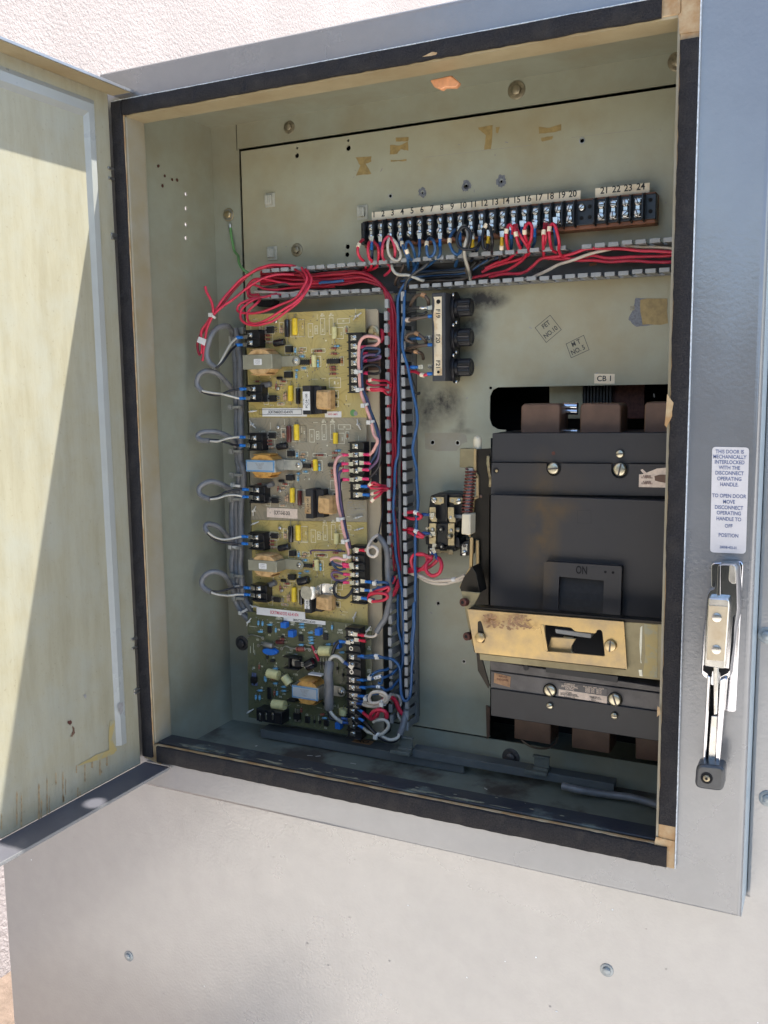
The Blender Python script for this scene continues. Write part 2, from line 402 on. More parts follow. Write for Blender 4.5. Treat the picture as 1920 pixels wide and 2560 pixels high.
# ================================================================ the setting
gm = MB(); gm.add([(-1.75, -60, -1.1), (60, -60, -1.1), (60, 60, -1.1), (-1.75, 60, -1.1)], [(0, 1, 2, 3)])
o = gm.build('ground', 'concrete'); o['kind'] = 'structure'
gm = MB(); gm.add([(-1.3, -.86, -1.096), (-.55, -.84, -1.096), (-.55, 8, -1.096), (-1.3, 8, -1.096)], [(0, 1, 2, 3)])
o = gm.build('soil_bed', 'ground_soil'); o['kind'] = 'structure'
w = MB(); w.box(-1.5, -1.21, -3.5, 9, -1.1, 5.2)
tag(w.build('stucco_wall', 'stucco', loc=(-1.35, 2, -1.1)), 'sunlit pale stucco building wall standing behind the cabinet', 'wall')

# unseen leafy screen, added so the enamel has something dark to reflect
b = MB(); rr = random.Random(9)
for i in range(9000):
    x = rr.uniform(-3, 9); z = -1.1 + rr.random() ** .8 * 2.2; y = -4.6 - rr.random() * .5 + noise.noise(Vector((x * 1.5, z * 1.5, 0))) * .25
    a = Vector((rr.gauss(0, 1), rr.gauss(0, 1), rr.gauss(0, 1))).normalized() * .06; q = a.orthogonal().normalized() * .04; c_ = Vector((x, y, z))
    b.add([c_ - a, c_ + q, c_ + a, c_ - q], [(0, 1, 2, 3)])
simple('added_hedge_leaf', (.018, .022, .018), .6, 0, .4, 3)
hg = thing('added_hedge', 'unseen clipped greenery added to give the grey cabinet enamel a dark reflection', 'added_hedge', (3, -4.9, -1.1)); b.build('foliage', 'added_hedge_leaf', hg)
b = MB(); b.box(-3, 9, -5.4, -4.9, -1.1, .95); b.build('core', 'added_hedge_leaf', hg)

# ================================================================ cabinet shell
CZ0, CZ1 = -.011, .713
cab = thing('electrical_cabinet', 'grey steel electrical cabinet with its door swung open and wiring inside', 'electrical cabinet')
XR = .615
def quadx(b, x, y0, y1, z0, z1, mi=0): b.add([(x, y0, z0), (x, y1, z0), (x, y1, z1), (x, y0, z1)], [(0, 1, 2, 3)], mi)
# left wall with its four pinholes
b = MB(); b.box(-.0010, 0, .0305, .30, CZ0, CZ1)
lw = b.build('side_wall', 'paint_interior', cab)
c = MB()
for y in (485, 521, 561, 595):
    p = at('', 465, y, 0, 0); c.cyl((-.01, p.y, p.z), (1, 0, 0), .0023, .02, 12)
cut(lw, c)
# holder patch of cleaner paint round the pinholes
P4 = [at('P', x, y, .0003, 0) for x, y in ((732, 790), (868, 820), (872, 1070), (735, 1095))]
b = MB()
for x, y, r in ((683, 718, 5), (712, 760, 5), (744, 776, 5), (765, 778, 6), (702, 803, 6), (686, 716, 4)):
    p = at('P', x, y, .0006, 0); b.cyl(p, (1, 0, 0), r * .00032, .0003, 7, 1)
b.build('paint_patch', ['paint_plate', 'rust'], cab)
b = MB(); b.box(XR, XR + .0025, .0305, .30, CZ0, CZ1); b.build('side_wall', 'paint_interior', cab)
# roof with an open knockout
b = MB(); b.box(-.0025, XR + .0025, .0305, .30, CZ1, CZ1 + .002)
roof = b.build('roof', 'paint_interior', cab)
hz = (.0255 + .33 * (CZ1 + .003), -.1008 + .285 * (CZ1 + .003))
c = MB(); c.cyl((hz[0], hz[1], CZ1 - .01), (0, 0, 1), .0115, .03, 40); cut(roof, c)
b = MB(); b.box(-.0025, XR + .0025, .0305, .30, CZ0 - .002, CZ0); b.build('floor', 'floor_paint', cab)
# back frame round the mounting plate; darkness of the rear compartment behind it
def A2(fr, x, y, Y): p = at(fr, x, y, Y); return (p.x, p.z)
YR = .1698
tl = A2('', 600, 377, YP); bl = A2('', 609, 640, YP)
px0 = tl[0]; pz1 = A2('', 960, 322, YP)[1]
pz0 = A2('X', 640, 130, YP)[1]
rb = MB()
rb.box(0, px0 - .0030, YR, YR + .002, CZ0, CZ1); rb.box(px0 - .0030, XR, YR, YR + .002, pz1 + .0021, CZ1); rb.box(px0 - .0030, XR, YR, YR + .002, CZ0, pz0 - .0012)
rb.build('back_frame', 'paint_interior', cab)
b = MB(); b.box(0, XR, .298, .2995, CZ0, CZ1); b.build('rear_panel', 'void_black', cab)
# fold seam left of the plate
s1 = at('P', 1020, 543, YR); s2 = at('P', 1027, 650, YR)
b = MB(); b.box(s1.x, s1.x + .0006, YR - .0004, YR, s2.z, CZ1 - .0005); b.build('seam', 'dark_brown_metal', cab)

# rim with four foam strips
b = MB()
W_, H_ = .5743, .70
b.box(.0005, .0146, .0015, .03, .0005, .6995); b.box(.5595, .5738, .0015, .03, .0005, .6995)
b.box(.0146, .5595, .0015, .006, .0005, .0190); b.box(.0146, .5595, .0015, .006, .6855, .6995)
b.build('rim', 'adhesive', cab, bevel=.0008)
# the returns: sheet turned back into the opening
b = MB(); b.box(.0146, .0172, .0020, .0300, .020, .6845); b.build('return_side', 'paint_return', cab, bevel=.001)
b = MB(); b.box(.5575, .5595, .0020, .0300, .020, .6845); b.build('return_side', 'paint_return', cab)
b = MB(); b.box(.0172, .5575, .0020, .0300, .6835, .6855); b.build('return_top', 'paint_return_top', cab)
b = MB(); b.box(.0172, .5575, .0060, .0300, .0188, .0210); b.build('return_sill', 'sill_paint', cab, bevel=.0006)
# inner rolled sheet from return back to the walls
b = MB(); b.box(0, .0146, .0285, .0305, CZ0, CZ1); b.box(.5595, XR, .0285, .0305, CZ0, CZ1); b.box(.0146, .5595, .0285, .0305, .6855, CZ1); b.box(.0146, .5595, .0285, .0305, CZ0, .0188)
b.build('front_lining', 'paint_interior', cab)
def strip(name, x0, x1, z0, z1, vert, seed, label=None):
    rr = random.Random(seed); n = 90; b = MB(); A = []; B = []
    for i in range(n + 1):
        t = i / n; e0 = (rr.random() - .5) * .0007 + noise.noise(Vector((t * 14, seed, 0))) * .0005; e1 = (rr.random() - .5) * .0005 + noise.noise(Vector((t * 11, seed + 9, 0))) * .0005
        if vert: z = z0 + (z1 - z0) * t; A.append((x0 + e0, z)); B.append((x1 + e1, z))
        else: x = x0 + (x1 - x0) * t; A.append((x, z0 + e0)); B.append((x, z1 + e1))
    V = []; F = []
    for i in range(n + 1):
        (ax, az), (bx, bz) = A[i], B[i]; k = .0007
        dx, dz = ((k, 0) if vert else (0, k)); h = noise.noise(Vector((i * .3, seed, 3))) * .0004
        V += [(ax, .0015, az), (ax, -.0008, az), (ax + dx, -.0016 + h, az + dz), (bx - dx, -.0016 + h, bz - dz), (bx, -.0008, bz), (bx, .0015, bz)]
    for i in range(n):
        for k in range(5): F.append((6 * i + k, 6 * i + k + 1, 6 * i + k + 7, 6 * i + k + 6))
    F += [(0, 1, 2, 3, 4, 5), tuple(6 * n + k for k in range(6))]
    b.add(V, F); o = b.build(name, 'foam_gasket', cab, angle=50)
    if label: o['label'] = label
b = MB(); b.box(.0003, .5600, -.0006, .004, .6994, .7004); b.build('glint_edge', 'glint_and_chip_paint', cab, bevel=.0004)  # sun glint along the top gasket, put into a pale strip's colour
b = MB(); b.box(.5738, .5746, -.0004, .004, .0005, .7004); b.build('glint_edge', 'glint_and_chip_paint', cab, bevel=.0003)  # bright lit line beside the right gasket, painted as a pale strip
def AX(x, y): return at('', x, y, 0)
strip('foam_strip', .0003, .0138, .0045, .6985, True, 1, 'worn left foam strip beside the door hinge')
strip('foam_strip', .0150, .5455, .6848, .6993, False, 2, 'top foam strip')
strip('foam_strip', .5600, .5737, .0385, .6660, True, 3, 'right foam strip beside the handle')
strip('foam_strip', .0205, .5672, .0003, .0186, False, 4, 'bottom foam strip with fuzzy edge')
# bare glue patches where the foam has come away
def patch(name, mat, pts, Y, d=.0006, fr='', parent=None, sub=3, jit=.0005, seed=0, label=None):
    rr = random.Random(seed + 5); P = []
    Q = [A2(fr, x, y, Y) for x, y in pts]
    for i in range(len(Q)):
        a = Vector(Q[i]); c_ = Vector(Q[(i + 1) % len(Q)])
        for k in range(sub):
            q = a.lerp(c_, k / sub); P.append((q.x + (rr.random() - .5) * jit, q.y + (rr.random() - .5) * jit))
    b = MB(); b.prism(P, Y, Y + d); o = b.build(name, mat, parent or cab)
    if label: o['label'] = label
    return o
patch('glue_patch', 'adhesive', [(1704, -20), (1752, -20), (1752, 78), (1698, 84), (1696, 38), (1703, 30)], .0008, .0008, seed=1)
patch('glue_patch', 'adhesive', [(1640, 2092), (1688, 2104), (1686, 2172), (1661, 2167), (1660, 2127), (1634, 2118)], .0006, .0010, seed=2)
patch('glue_patch', 'adhesive', [(389, 1862), (402, 1880), (402, 1912), (362, 1893), (363, 1888), (388, 1893)], .0006, .0010, seed=3)
patch('glue_patch', 'adhesive', [(1668, 985), (1683, 1006), (1680, 1040), (1666, 1070), (1662, 1062)], -.0018, .0004, seed=4)
patch('glue_patch', 'adhesive', [(1644, 1765), (1650, 1772), (1651, 1785), (1642, 1792)], -.0018, .0004, seed=5)
patch('glue_patch', 'adhesive', [(1055, 142), (1080, 130), (1093, 131), (1090, 137), (1060, 141)], -.0018, .0004, seed=6)
# flaked pale paint on the sill edge
cm = MB(); rr = random.Random(3)
for i in range(46):
    x = rr.choice([rr.uniform(.05, .12), rr.uniform(.15, .27), rr.uniform(.20, .42), rr.uniform(.3, .40)]); l = rr.uniform(.002, .014); y = .0075 + rr.random() * .0035
    n = 9; Pp = []
    for k in range(n):
        a = 2 * math.pi * k / n; Pp.append((x + math.cos(a) * l * rr.uniform(.6, 1), y + math.sin(a) * .0012 * rr.uniform(.4, 1), .0213))
    cm.add(Pp, [tuple(range(n))])
for i in range(14):
    x = rr.uniform(.06, .5); y = rr.uniform(.013, .028); r_ = rr.uniform(.0005, .0016)
    cm.add([(x + math.cos(a) * r_ * 1.6, y + math.sin(a) * r_ * .7, .0213) for a in [k * 1.05 for k in range(6)]], [tuple(range(6))])
cm.build('flaked_paint', 'paint_interior', cab)['kind'] = 'stuff'

PY = .050
# front flange: a shallow pan standing proud of the big cabinet face
FX0, FX1, FZ0, FZ1, FY = -.020, .6275, -.034, .732, .0045
b = MB(); r_ = .0055; N = 6
def ringpts(off, y): return [(FX0 + off, y, FZ0 + off), (FX1 - off, y, FZ0 + off), (FX1 - off, y, FZ1 - off), (FX0 + off, y, FZ1 - off)]
loops = [[(.0005, FY, .0005), (.5738, FY, .0005), (.5738, FY, .6995), (.0005, FY, .6995)]]
for k in range(N + 1):
    a = math.pi / 2 * (1 - k / N); loops.append(ringpts(r_ * (1 - math.cos(a)), FY + r_ * (1 - math.sin(a))))
loops.append(ringpts(0, PY + .004))
V = [p for L in loops for p in L]; F = []
for i in range(len(loops) - 1):
    for k in range(4): F.append((4 * i + k, 4 * i + (k + 1) % 4, 4 * i + 4 + (k + 1) % 4, 4 * i + 4 + k))
b.add(V, F); b.m[-8:] = [1] * 8; b.build('front_flange', ['grey_enamel', 'edge_paint'], cab)
b = MB(); b.box(-.0017, FX1 - .0012, .0343, .31, CZ0 - .004, FZ1 - .012); fb = b.build('outer_shell', 'grey_enamel', cab)
c = MB(); c.box(-.0011, XR + .0035, .02, .3005, CZ0 - .003, CZ1 + .0021); cut(fb, c)
c = MB(); c.cyl((hz[0], hz[1], .70), (0, 0, 1), .0125, .06, 40)
for y in (485, 521, 561, 595):
    p = at('', 465, y, 0, 0); c.cyl((-.03, p.y, p.z), (1, 0, 0), .0024, .04, 12)
cut(fb, c)
# big lower / right enclosure face
PY = .050
LX = at('', 20, 2360, PY).x
b = MB(); b.prism([(LX, -1.06), (1.6, -1.06), (1.6, .72), (FX1 + .0003, .72), (FX1 + .0003, -.0345), (LX, -.0345)], PY, .34); b.build('lower_enclosure', 'grey_enamel_panel', cab, bevel=.003, bseg=3)
# faint pressed lip under the flange


b = MB(); rr = random.Random(77)
for i in range(90):
    x = rr.uniform(-.25, .75); z = rr.uniform(-.5, -.05); r0 = rr.uniform(.0003, .0010); an = rr.random() * 6
    b.add([(x + (math.cos(a) * math.cos(an) * rr.uniform(1, 1.8) - math.sin(a) * math.sin(an)) * r0, PY - .0002, z + (math.cos(a) * math.sin(an) + math.sin(a) * math.cos(an)) * r0) for a in [k * 1.05 for k in range(6)]], [tuple(range(6))], i % 2)
b.build('paint_specks', ['print_grey', 'glint_and_chip_paint'], cab)['kind'] = 'stuff'
def hexbolt(name, c, ax, r, mat, washer=True, label=None, cat='bolt', parent=None, rot=.3, grp=None):
    c = Vector(c); ax = Vector(ax).normalized(); b = MB(); h = r * .75
    if washer: b.lathe(c, ax, [(0, r * 1.62), (r * .16, r * 1.62), (r * .22, r * 1.5), (r * .22, r * .9)], 28)
    q = Matrix.Rotation(rot, 3, ax); u = ax.orthogonal().normalized(); w_ = ax.cross(u)
    P0 = []; P1 = []; P2 = []
    for k in range(6):
        d = q @ (u * math.cos(k * math.pi / 3) + w_ * math.sin(k * math.pi / 3)); P0.append(c + d * r + ax * r * .2); P1.append(c + d * r + ax * h * .95); P2.append(c + d * r * .86 + ax * h * 1.08)
    b.add(P0 + P1 + P2, [(i, (i + 1) % 6, 6 + (i + 1) % 6, 6 + i) for i in range(6)] + [(6 + i, 6 + (i + 1) % 6, 12 + (i + 1) % 6, 12 + i) for i in range(6)] + [tuple(range(12, 18))])
    o = b.build(name, mat, parent, loc=None if parent else c, bevel=r * .04)
    if label and parent is None: tag(o, label, cat, grp)
    elif label: o['label'] = label
    return o
hexbolt('panel_bolt', at('', 322, 2390, PY), NY, .0042, 'painted_bolt', parent=cab, label='grey panel bolt at lower left')
hexbolt('panel_bolt', at('', 1517, 2425, PY), NY, .0040, 'painted_bolt', parent=cab, label='grey panel bolt at lower right', rot=.7)
hexbolt('panel_bolt', at('', 1917, 1588, PY), NY, .0044, 'painted_bolt', parent=cab, label='upper panel bolt right of the handle')
hexbolt('panel_bolt', at('', 1919, 1996, PY), NY, .0044, 'painted_bolt', parent=cab, label='lower panel bolt right of the handle', rot=.9)
for i, (fr, x, y, r, mt, lb, yy) in enumerate([('P', 1250, 550, .0043, 'old_bolt', 'brass coloured bolt near the top left of the back frame', YR), ('O', 637, 367, .0056, 'old_bolt', 'bolt and washer at the top middle of the back frame', YR),
        ('O', 1292, 250, .0056, 'old_bolt', 'bolt half hidden behind the right foam strip', YR), ('C', 150, 622, .0058, 'old_bolt_dark', 'dark bolt low beside the bottom circuit board', YR),
        ('X', 938, 250, .0062, 'old_bolt_dark', 'dull brown bolt on the lower back frame', YR), ('P', 1283, 1080, .0046, 'old_bolt', 'bolt on the mounting plate above the red wires', YP)]):
    hexbolt('frame_bolt', at(fr, x, y, yy), NY, r, mt, parent=cab, label=lb, rot=i * .4)
# back frame chafing: little peach coloured plastic piece hanging behind the top rim
b = MB(); b.pp('O', [(283, 325), (370, 305), (405, 336), (388, 356), (345, 355), (330, 366), (300, 352), (292, 340)], .034, .006, 0)
b.build('plastic_plug', 'peach_plastic', cab, bevel=.0012)

# ---------------------------------------------------------------- mounting plate
PZB = pz0
b = MB(); b.box(px0 + .0012, XR - .004, YP, YP + .0016, PZB + .0014, pz1 - .0016)
plate = b.build('mounting_plate', 'paint_plate', cab)
c = MB()
# breaker window
Pw = [A2('R', x, y, YP) for x, y in ((185, 300), (190, 240), (215, 200), (270, 190), (1500, 168))]
xl = A2('R', 240, 600, YP)[0]; zb = PZB - .01
P_ = [(.62, A2('R', 1500, 168, YP)[1]), A2('R', 240, 195, YP), A2('R', 205, 215, YP), A2('R', 186, 260, YP), A2('R', 184, 420, YP), A2('R', 200, 470, YP), A2('R', 240, 495, YP), A2('R', 300, 500, YP)]
P_ += [(A2('R', 300, 500, YP)[0], A2('R', 300, 560, YP)[1]), (A2('Q', 236, 1060, YP)[0], A2('R', 300, 560, YP)[1]), (A2('Q', 236, 1060, YP)[0], zb), (.62, zb)]
c.prism(P_, YP - .02, YP + .02)
HL = [('P', 1283, 672, .0021), ('P', 1284, 640, .0012), ('P', 1505, 640, .0023), ('P', 1504, 607, .0012), ('P', 1502, 1066, .0021), ('P', 1500, 1100, .0021), ('O', 903, 572, .0017), ('O', 124, 797, .0014), ('O', 254, 784, .0011), ('O', 432, 757, .0016), ('O', 575, 738, .0012),
      ('F', 818, 962, .0013), ('K', 230, 145, .0017), ('K', 575, 150, .0017), ('G', 383, 1222, .0015), ('Q', 55, 757, .0014), ('R', 225, 790, .0005), ('F', 342, 1415, .0001)]
for fr, x, y, r in HL[:16]:
    p = at(fr, x, y, YP); c.cyl((p.x, YP - .01, p.z), (0, 1, 0), r * 1.25, .03, 14)
cut(plate, c)
# chipped bare metal round screw holes, threaded inserts
b = MB()
rr = random.Random(11)
for fr, x, y, r, irr in (('O', 254, 782, .0062, .45), ('O', 432, 755, .0070, .45), ('O', 575, 736, .0072, .45), ('F', 383 - 10, 300, 0, 0)):
    if not r: continue
    p = at(fr, x, y, YP); n = 26; ri = .0020; Vv = []
    for k in range(n):
        a = 2 * math.pi * k / n; Vv.append((p.x + math.cos(a) * ri, YP - .0003, p.z + math.sin(a) * ri))
    for k in range(n):
        a = 2 * math.pi * k / n; q = r * (1 - irr * rr.random() * .7); Vv.append((p.x + math.cos(a) * q * .85, YP - .0003, p.z + math.sin(a) * q))
    b.add(Vv, [(k, (k + 1) % n, n + (k + 1) % n, n + k) for k in range(n)])
b.build('chipped_paint', 'bare_metal', cab)['kind'] = 'stuff'
for fr, x, y, r in (HL[6], HL[7], HL[8], HL[9], HL[10], HL[12], HL[13], HL[14], HL[15]):
    p = at(fr, x, y, YP); b = MB(); b.ring((p.x, YP + .0001, p.z), NY, r * 1.2, r * 1.75, .0004, 18); b.build('threaded_insert', 'steel_dull', cab)
# glue left by removed labels
k = 0
for fr, pts in (('O', [(122, 590), (160, 592), (195, 575), (196, 612), (165, 608), (150, 625), (122, 628)]), ('O', [(145, 560), (198, 558), (196, 574), (146, 576)]),
                ('O', [(480, 518), (540, 508), (538, 545), (532, 606), (505, 608), (512, 550), (482, 526)]), ('O', [(552, 518), (568, 515), (562, 542), (553, 540)]),
                ('O', [(726, 515), (770, 520), (818, 503), (818, 530), (775, 540), (728, 543)]), ('O', [(735, 560), (786, 552), (780, 566), (740, 577)]),
                ('P', [(1536, 680), (1604, 676), (1602, 700), (1580, 706), (1604, 752), (1538, 758), (1556, 716)]), ('O', [(125, 650), (150, 652), (190, 648), (188, 655), (125, 657)])):
    patch('label_residue', 'glue_yellow', pts, YP - .0003, .0003, fr, cab, 4, .0006, k); k += 1
patch('label_residue', 'bare_metal', [(1582, 770), (1590, 745), (1640, 748), (1640, 812), (1592, 818), (1570, 800)], YP - .0002, .0003, '', cab, 4, .0010, 31)
patch('label_residue', 'glue_yellow', [(1600, 748), (1668, 745), (1668, 810), (1605, 812)], YP - .0005, .0003, '', cab, 4, .0014, 32)
patch('label_residue', 'old_bolt', [(1575, 765), (1587, 764), (1586, 776), (1576, 776)], YP - .0007, .0003, '', cab, 3, .0004, 33)
patch('label_residue', 'silk', [(1100, 250 * 0 + 1090 - 0), (1101, 1090), (1101, 1091)], YP, .0001, '', cab, 1, 0, 34) if False else None
pp_ = patch('paint_patch', 'paint_return', [(120, 15), (560, 8), (690, 40), (705, 140), (640, 160), (560, 262), (300, 265), (130, 235)], YP - .0002, .00018, 'K', cab, 4, .0004, 35)
c = MB()
for x, y in ((230, 145), (575, 150)):
    p = at('K', x, y, YP); c.cyl((p.x, YP - .01, p.z), (0, 1, 0), .0021, .03, 14)
cut(pp_, c)
patch('label_residue', 'adhesive_yellow', [(1570, 1135), (1640, 1145), (1630, 1168), (1572, 1160)], YR - .0003, .0003, 'C', cab, 3, .0006, 36)
# rubber-stamped inspection marks
def stamp(fr, quad, lines, h, rot, nm):
    b = MB(); Q = [A2(fr, x, y, YP) for x, y in quad]; b.frame(Q, .0005, YP - .0002)
    for (t, x, y) in lines: b.text(t, at(fr, x, y, YP - .0002), h, 0, rot, sx=.85)
    b.build(nm, 'ink', cab)
MATS['print_grey'].node_tree.nodes['Principled BSDF'].inputs['Base Color'].links
stamp('F', [(1188, 462), (1312, 358), (1405, 478), (1280, 585)], [('FET', 1278, 438), ('NO.10', 1316, 500)], .0068, rad(36), 'ink_stamp')
stamp('F', [(1445, 597), (1590, 525), (1635, 645), (1487, 712)], [('M T', 1526, 590), ('NO. 5', 1543, 648)], .0068, rad(24), 'ink_stamp')
# wood-coloured gasket slip at the lower edge of the breaker window
b = MB(); b.pp('Q', [(206, 1062), (234, 1075), (232, 1270), (212, 1296)], YP - .003, .003); b.build('edge_trim', 'copper_brown', cab)
# dark dents / scribbles
b = MB()
for fr, x0, y0, x1, y1 in (('O', 265, 640, 700, 590), ('O', 860, 560, 1150, 527)):
    a = at(fr, x0, y0, YP - .0001); e = at(fr, x1, y1, YP - .0001); b.add([a, e, e + Vector((0, 0, .00028)), a + Vector((0, 0, .00028))], [(0, 1, 2, 3)])
rr = random.Random(5)
for i in range(70):
    x = rr.uniform(.06, .53); z = rr.choice([rr.uniform(.56, .67), rr.uniform(.56, .67), rr.uniform(.38, .5), rr.uniform(.07, .3)]); r = rr.uniform(.0002, .0007)
    an = rr.random() * 6; l = rr.uniform(1, 4)
    b.add([(x + (math.cos(a) * math.cos(an) * l - math.sin(a) * math.sin(an)) * r, YP - .00015, z + (math.cos(a) * math.sin(an) * l + math.sin(a) * math.cos(an)) * r) for a in [k * 1.05 for k in range(6)]], [tuple(range(6))])
b.build('scratches', 'print_grey', cab)['kind'] = 'stuff'
# patch of dust on the floor, debris
b = MB(); rr = random.Random(8)
for i in range(26):
    x = rr.uniform(.05, .5); y = rr.uniform(.045, .11); a = rr.random() * 3; l = rr.uniform(.001, .004); w_ = rr.uniform(.0005, .0012)
    b.add([(x + math.cos(a) * l - math.sin(a) * w_, y + math.sin(a) * l + math.cos(a) * w_, CZ0 + .0008), (x - math.cos(a) * l - math.sin(a) * w_, y - math.sin(a) * l + math.cos(a) * w_, CZ0 + .0008),
           (x - math.cos(a) * l + math.sin(a) * w_, y - math.sin(a) * l - math.cos(a) * w_, CZ0 + .0008), (x + math.cos(a) * l + math.sin(a) * w_, y + math.sin(a) * l - math.cos(a) * w_, CZ0 + .0008)], [(0, 1, 2, 3)])
tag(b.build('debris', 'tie_nylon', loc=(.3, .07, CZ0)), 'pale crumbs and clippings scattered on the cabinet floor', 'debris', None, 'stuff')

# ================================================================ door, standing open square to the cabinet
DT = .7060; DB = -.0040
door = MB(); door.box(-.0295, 0, -.60, -.0035, DB, DT + .0015)
dr = door.build('door', 'door_paint', cab, bevel=.0015); dr['label'] = 'open cabinet door with faded, streaked paint inside'
b = MB(); b.box(0, .0265, -.60, .0030, DT, DT + .0015); b.build('top_lip', 'paint_return_top', dr, bevel=.0005)
b = MB(); b.box(0, .0345, -.60, .0030, DB - .0012, DB); b.build('bottom_lip', 'lip_paint', dr, bevel=.0005)
b = MB(); b.box(.0260, .0273, -.60, .0030, DT - .0010, DT + .0018); b.build('folded_edge', 'grey_enamel', dr, bevel=.0003)
b = MB(); b.box(.0343, .0352, -.60, .0030, DB - .0030, DB + .0003); b.build('folded_edge', 'grey_enamel', dr, bevel=.0003)
for z0, z1 in ((.632, .6345), (.622, .6245), (.565, .569), (.5625, .5645), (.138, .141), (.128, .1305), (.081, .0835), (.0775, .0800)):
    b = MB(); b.box(-.002, .0015, -.010, .0012, z0, z1); b.build('hinge_knuckle', 'steel_dull', dr, bevel=.0004)
# pressed ridge framing the inner panel (vertical leg near the hinge, horizontal leg under the top lip)
def yz(fr, x, y): p = at(fr, x, y, .001, 0); return p.y, p.z
ya = (yz('', 240, 600)[0] + yz('', 321, 1650)[0]) / 2; yb = (yz('', 213, 600)[0] + yz('', 293, 1650)[0]) / 2
za = yz('', 120, 207)[1]; zb2 = yz('', 100, 252)[1]
b = MB(); hgt = .0042
zlow = .030
def ridge(b, pts_outer, pts_inner):
    pass
y_o, y_i = ya, yb
V = []; F = []
# cross-section verts along the L: outer foot, outer top, inner top, inner foot
def sect(yo, zo, yi, zi):
    return [(0, yo, zo), (hgt, yo + (yi - yo) * .3, zo + (zi - zo) * .3), (hgt, yo + (yi - yo) * .75, zo + (zi - zo) * .75), (0, yi, zi)]
S_ = [sect(y_o, zlow, y_i, zlow), sect(y_o, za, y_i, zb2), sect(-.60, za, -.60, zb2)]
for q in S_: V += q
for i in range(2):
    for k in range(3): F.append((4 * i + k, 4 * i + k + 1, 4 * i + k + 5, 4 * i + k + 4))
b.add(V, F); b.build('pressed_ridge', 'door_ridge_paint', dr, angle=20)
# rust runs and chipped spots
b = MB(); rr = random.Random(4)
for (x, y0, y1, w_) in ((12, 1640, 1765, 14), (130, 1470, 1740, 18), (165, 1500, 1750, 16), (300, 1410, 1700, 26), (318, 1520, 1690, 16), (362, 1360, 1665, 16), (380, 1500, 1640, 12), (430, 1325, 1420, 14), (484, 1320, 1560, 16), (505, 1370, 1500, 8), (588, 1270, 1330, 16), (598, 1440, 1510, 16), (652, 1260, 1400, 16),
                        (708, 1215, 1290, 24), (768, 1225, 1350, 18), (822, 1195, 1275, 24), (780, 1310, 1330, 20), (615, 1470, 1500, 22), (490, 1510, 1550, 26)):
    n = 10; Lf = []; Rt = []
    for k in range(n + 1):
        yy = y0 + (y1 - y0) * k / n; ww = w_ * (.25 + .4 * rr.random() + (.25 if k > n * .7 else 0)) * (.35 if k in (0, n) else 1) * .5
        Lf.append(at('Z', x - ww + rr.uniform(-1.5, 1.5), yy, .0004, 0)); Rt.append(at('Z', x + ww + rr.uniform(-1.5, 1.5), yy, .0004, 0))
    V = Lf + Rt; b.add(V, [(k, k + 1, n + 2 + k, n + 1 + k) for k in range(n)])
b.build('rust_run', 'rust_wash' if 'rust_wash' in MATS else 'adhesive', dr)
def chip(pts, m, fr='Z', x=.0007, nm='paint_chip'):
    b = MB(); rr = random.Random(len(pts)); V = []
    for i in range(len(pts)):
        a = Vector(pts[i]); c_ = Vector(pts[(i + 1) % len(pts)])
        for k in range(3):
            q = a.lerp(c_, k / 3); V.append(at(fr, q.x + rr.uniform(-3, 3), q.y + rr.uniform(-3, 3), x, 0))
    b.add(V, [tuple(range(len(V)))]); b.build(nm, m, dr)
chip([(905, 825), (918, 790), (945, 785), (945, 850), (925, 882), (912, 850)], 'print_grey', x=hgt + .0005)
chip([(520, 928), (545, 922), (553, 945), (540, 965), (522, 952)], 'rust'); chip([(556, 965), (572, 980), (576, 1020), (555, 1052), (543, 1048), (560, 1010)], 'copper_brown')
chip([(640, 735), (658, 722), (668, 742), (655, 758)], 'print_grey')
chip([(845, 930), (885, 925), (862, 1060), (885, 1120), (900, 1155), (860, 1190), (800, 1215), (700, 1245), (590, 1275), (740, 1190), (840, 1150), (835, 1050)], 'adhesive_yellow')

# ================================================================ wire ducts
DJ = random.Random(55)
def duct_wall(name, p0, p1, Yt, horiz, out, par, skip=(), pitch=.0127, x_off=0, tipw=.0095):
    """slotted wall from p0 to p1 (world coordinate along the run), standing from the plate to Yt; p* = (run0, run1), out = cross coordinate"""
    b = MB(); run0, run1 = p0; c0 = p1; t = .0016; n = int((run1 - run0) / pitch)
    def bx(a0, a1, c, tt, y0, y1, mi=0):
        if horiz: b.box(a0, a1, y0, y1, c, c + tt, mi)
        else: b.box(c, c + tt, y0, y1, a0, a1, mi)
    bx(run0, run1, c0, t, YP - .009, YP - .0005)
    for i in range(n + 1):
        a = run0 + i * pitch + x_off + DJ.uniform(-.0004, .0004); Yj = Yt; Yt = Yj + DJ.uniform(-.0008, .0008)
        c0 = p1 + DJ.uniform(-.0004, .0004)
        if i in skip or a + tipw > run1 + .002:
            Yt = Yj; continue
        bx(a + .0008, a + tipw - .0008, c0, t, Yt + .0008, YP - .009)
        e = .0012 * out
        bx(a, a + tipw, c0 - .0006, t + .0024, Yt, Yt + .0026, 1); Yt = Yj
    # score line along the foot
    bx(run0, run1, c0 - .0004 * (1 if out > 0 else -1) * -1 if False else c0 - .0003, t + .0006, YP - .0098, YP - .0090)
    return b.build(name, ['duct_grey', 'duct_tip'], par, bevel=.0002, bseg=1)
YT = .133
def Z_(fr, x, y, Y=YT): return at(fr, x, y, Y).z
def X_(fr, x, y, Y=YT): return at(fr, x, y, Y).x
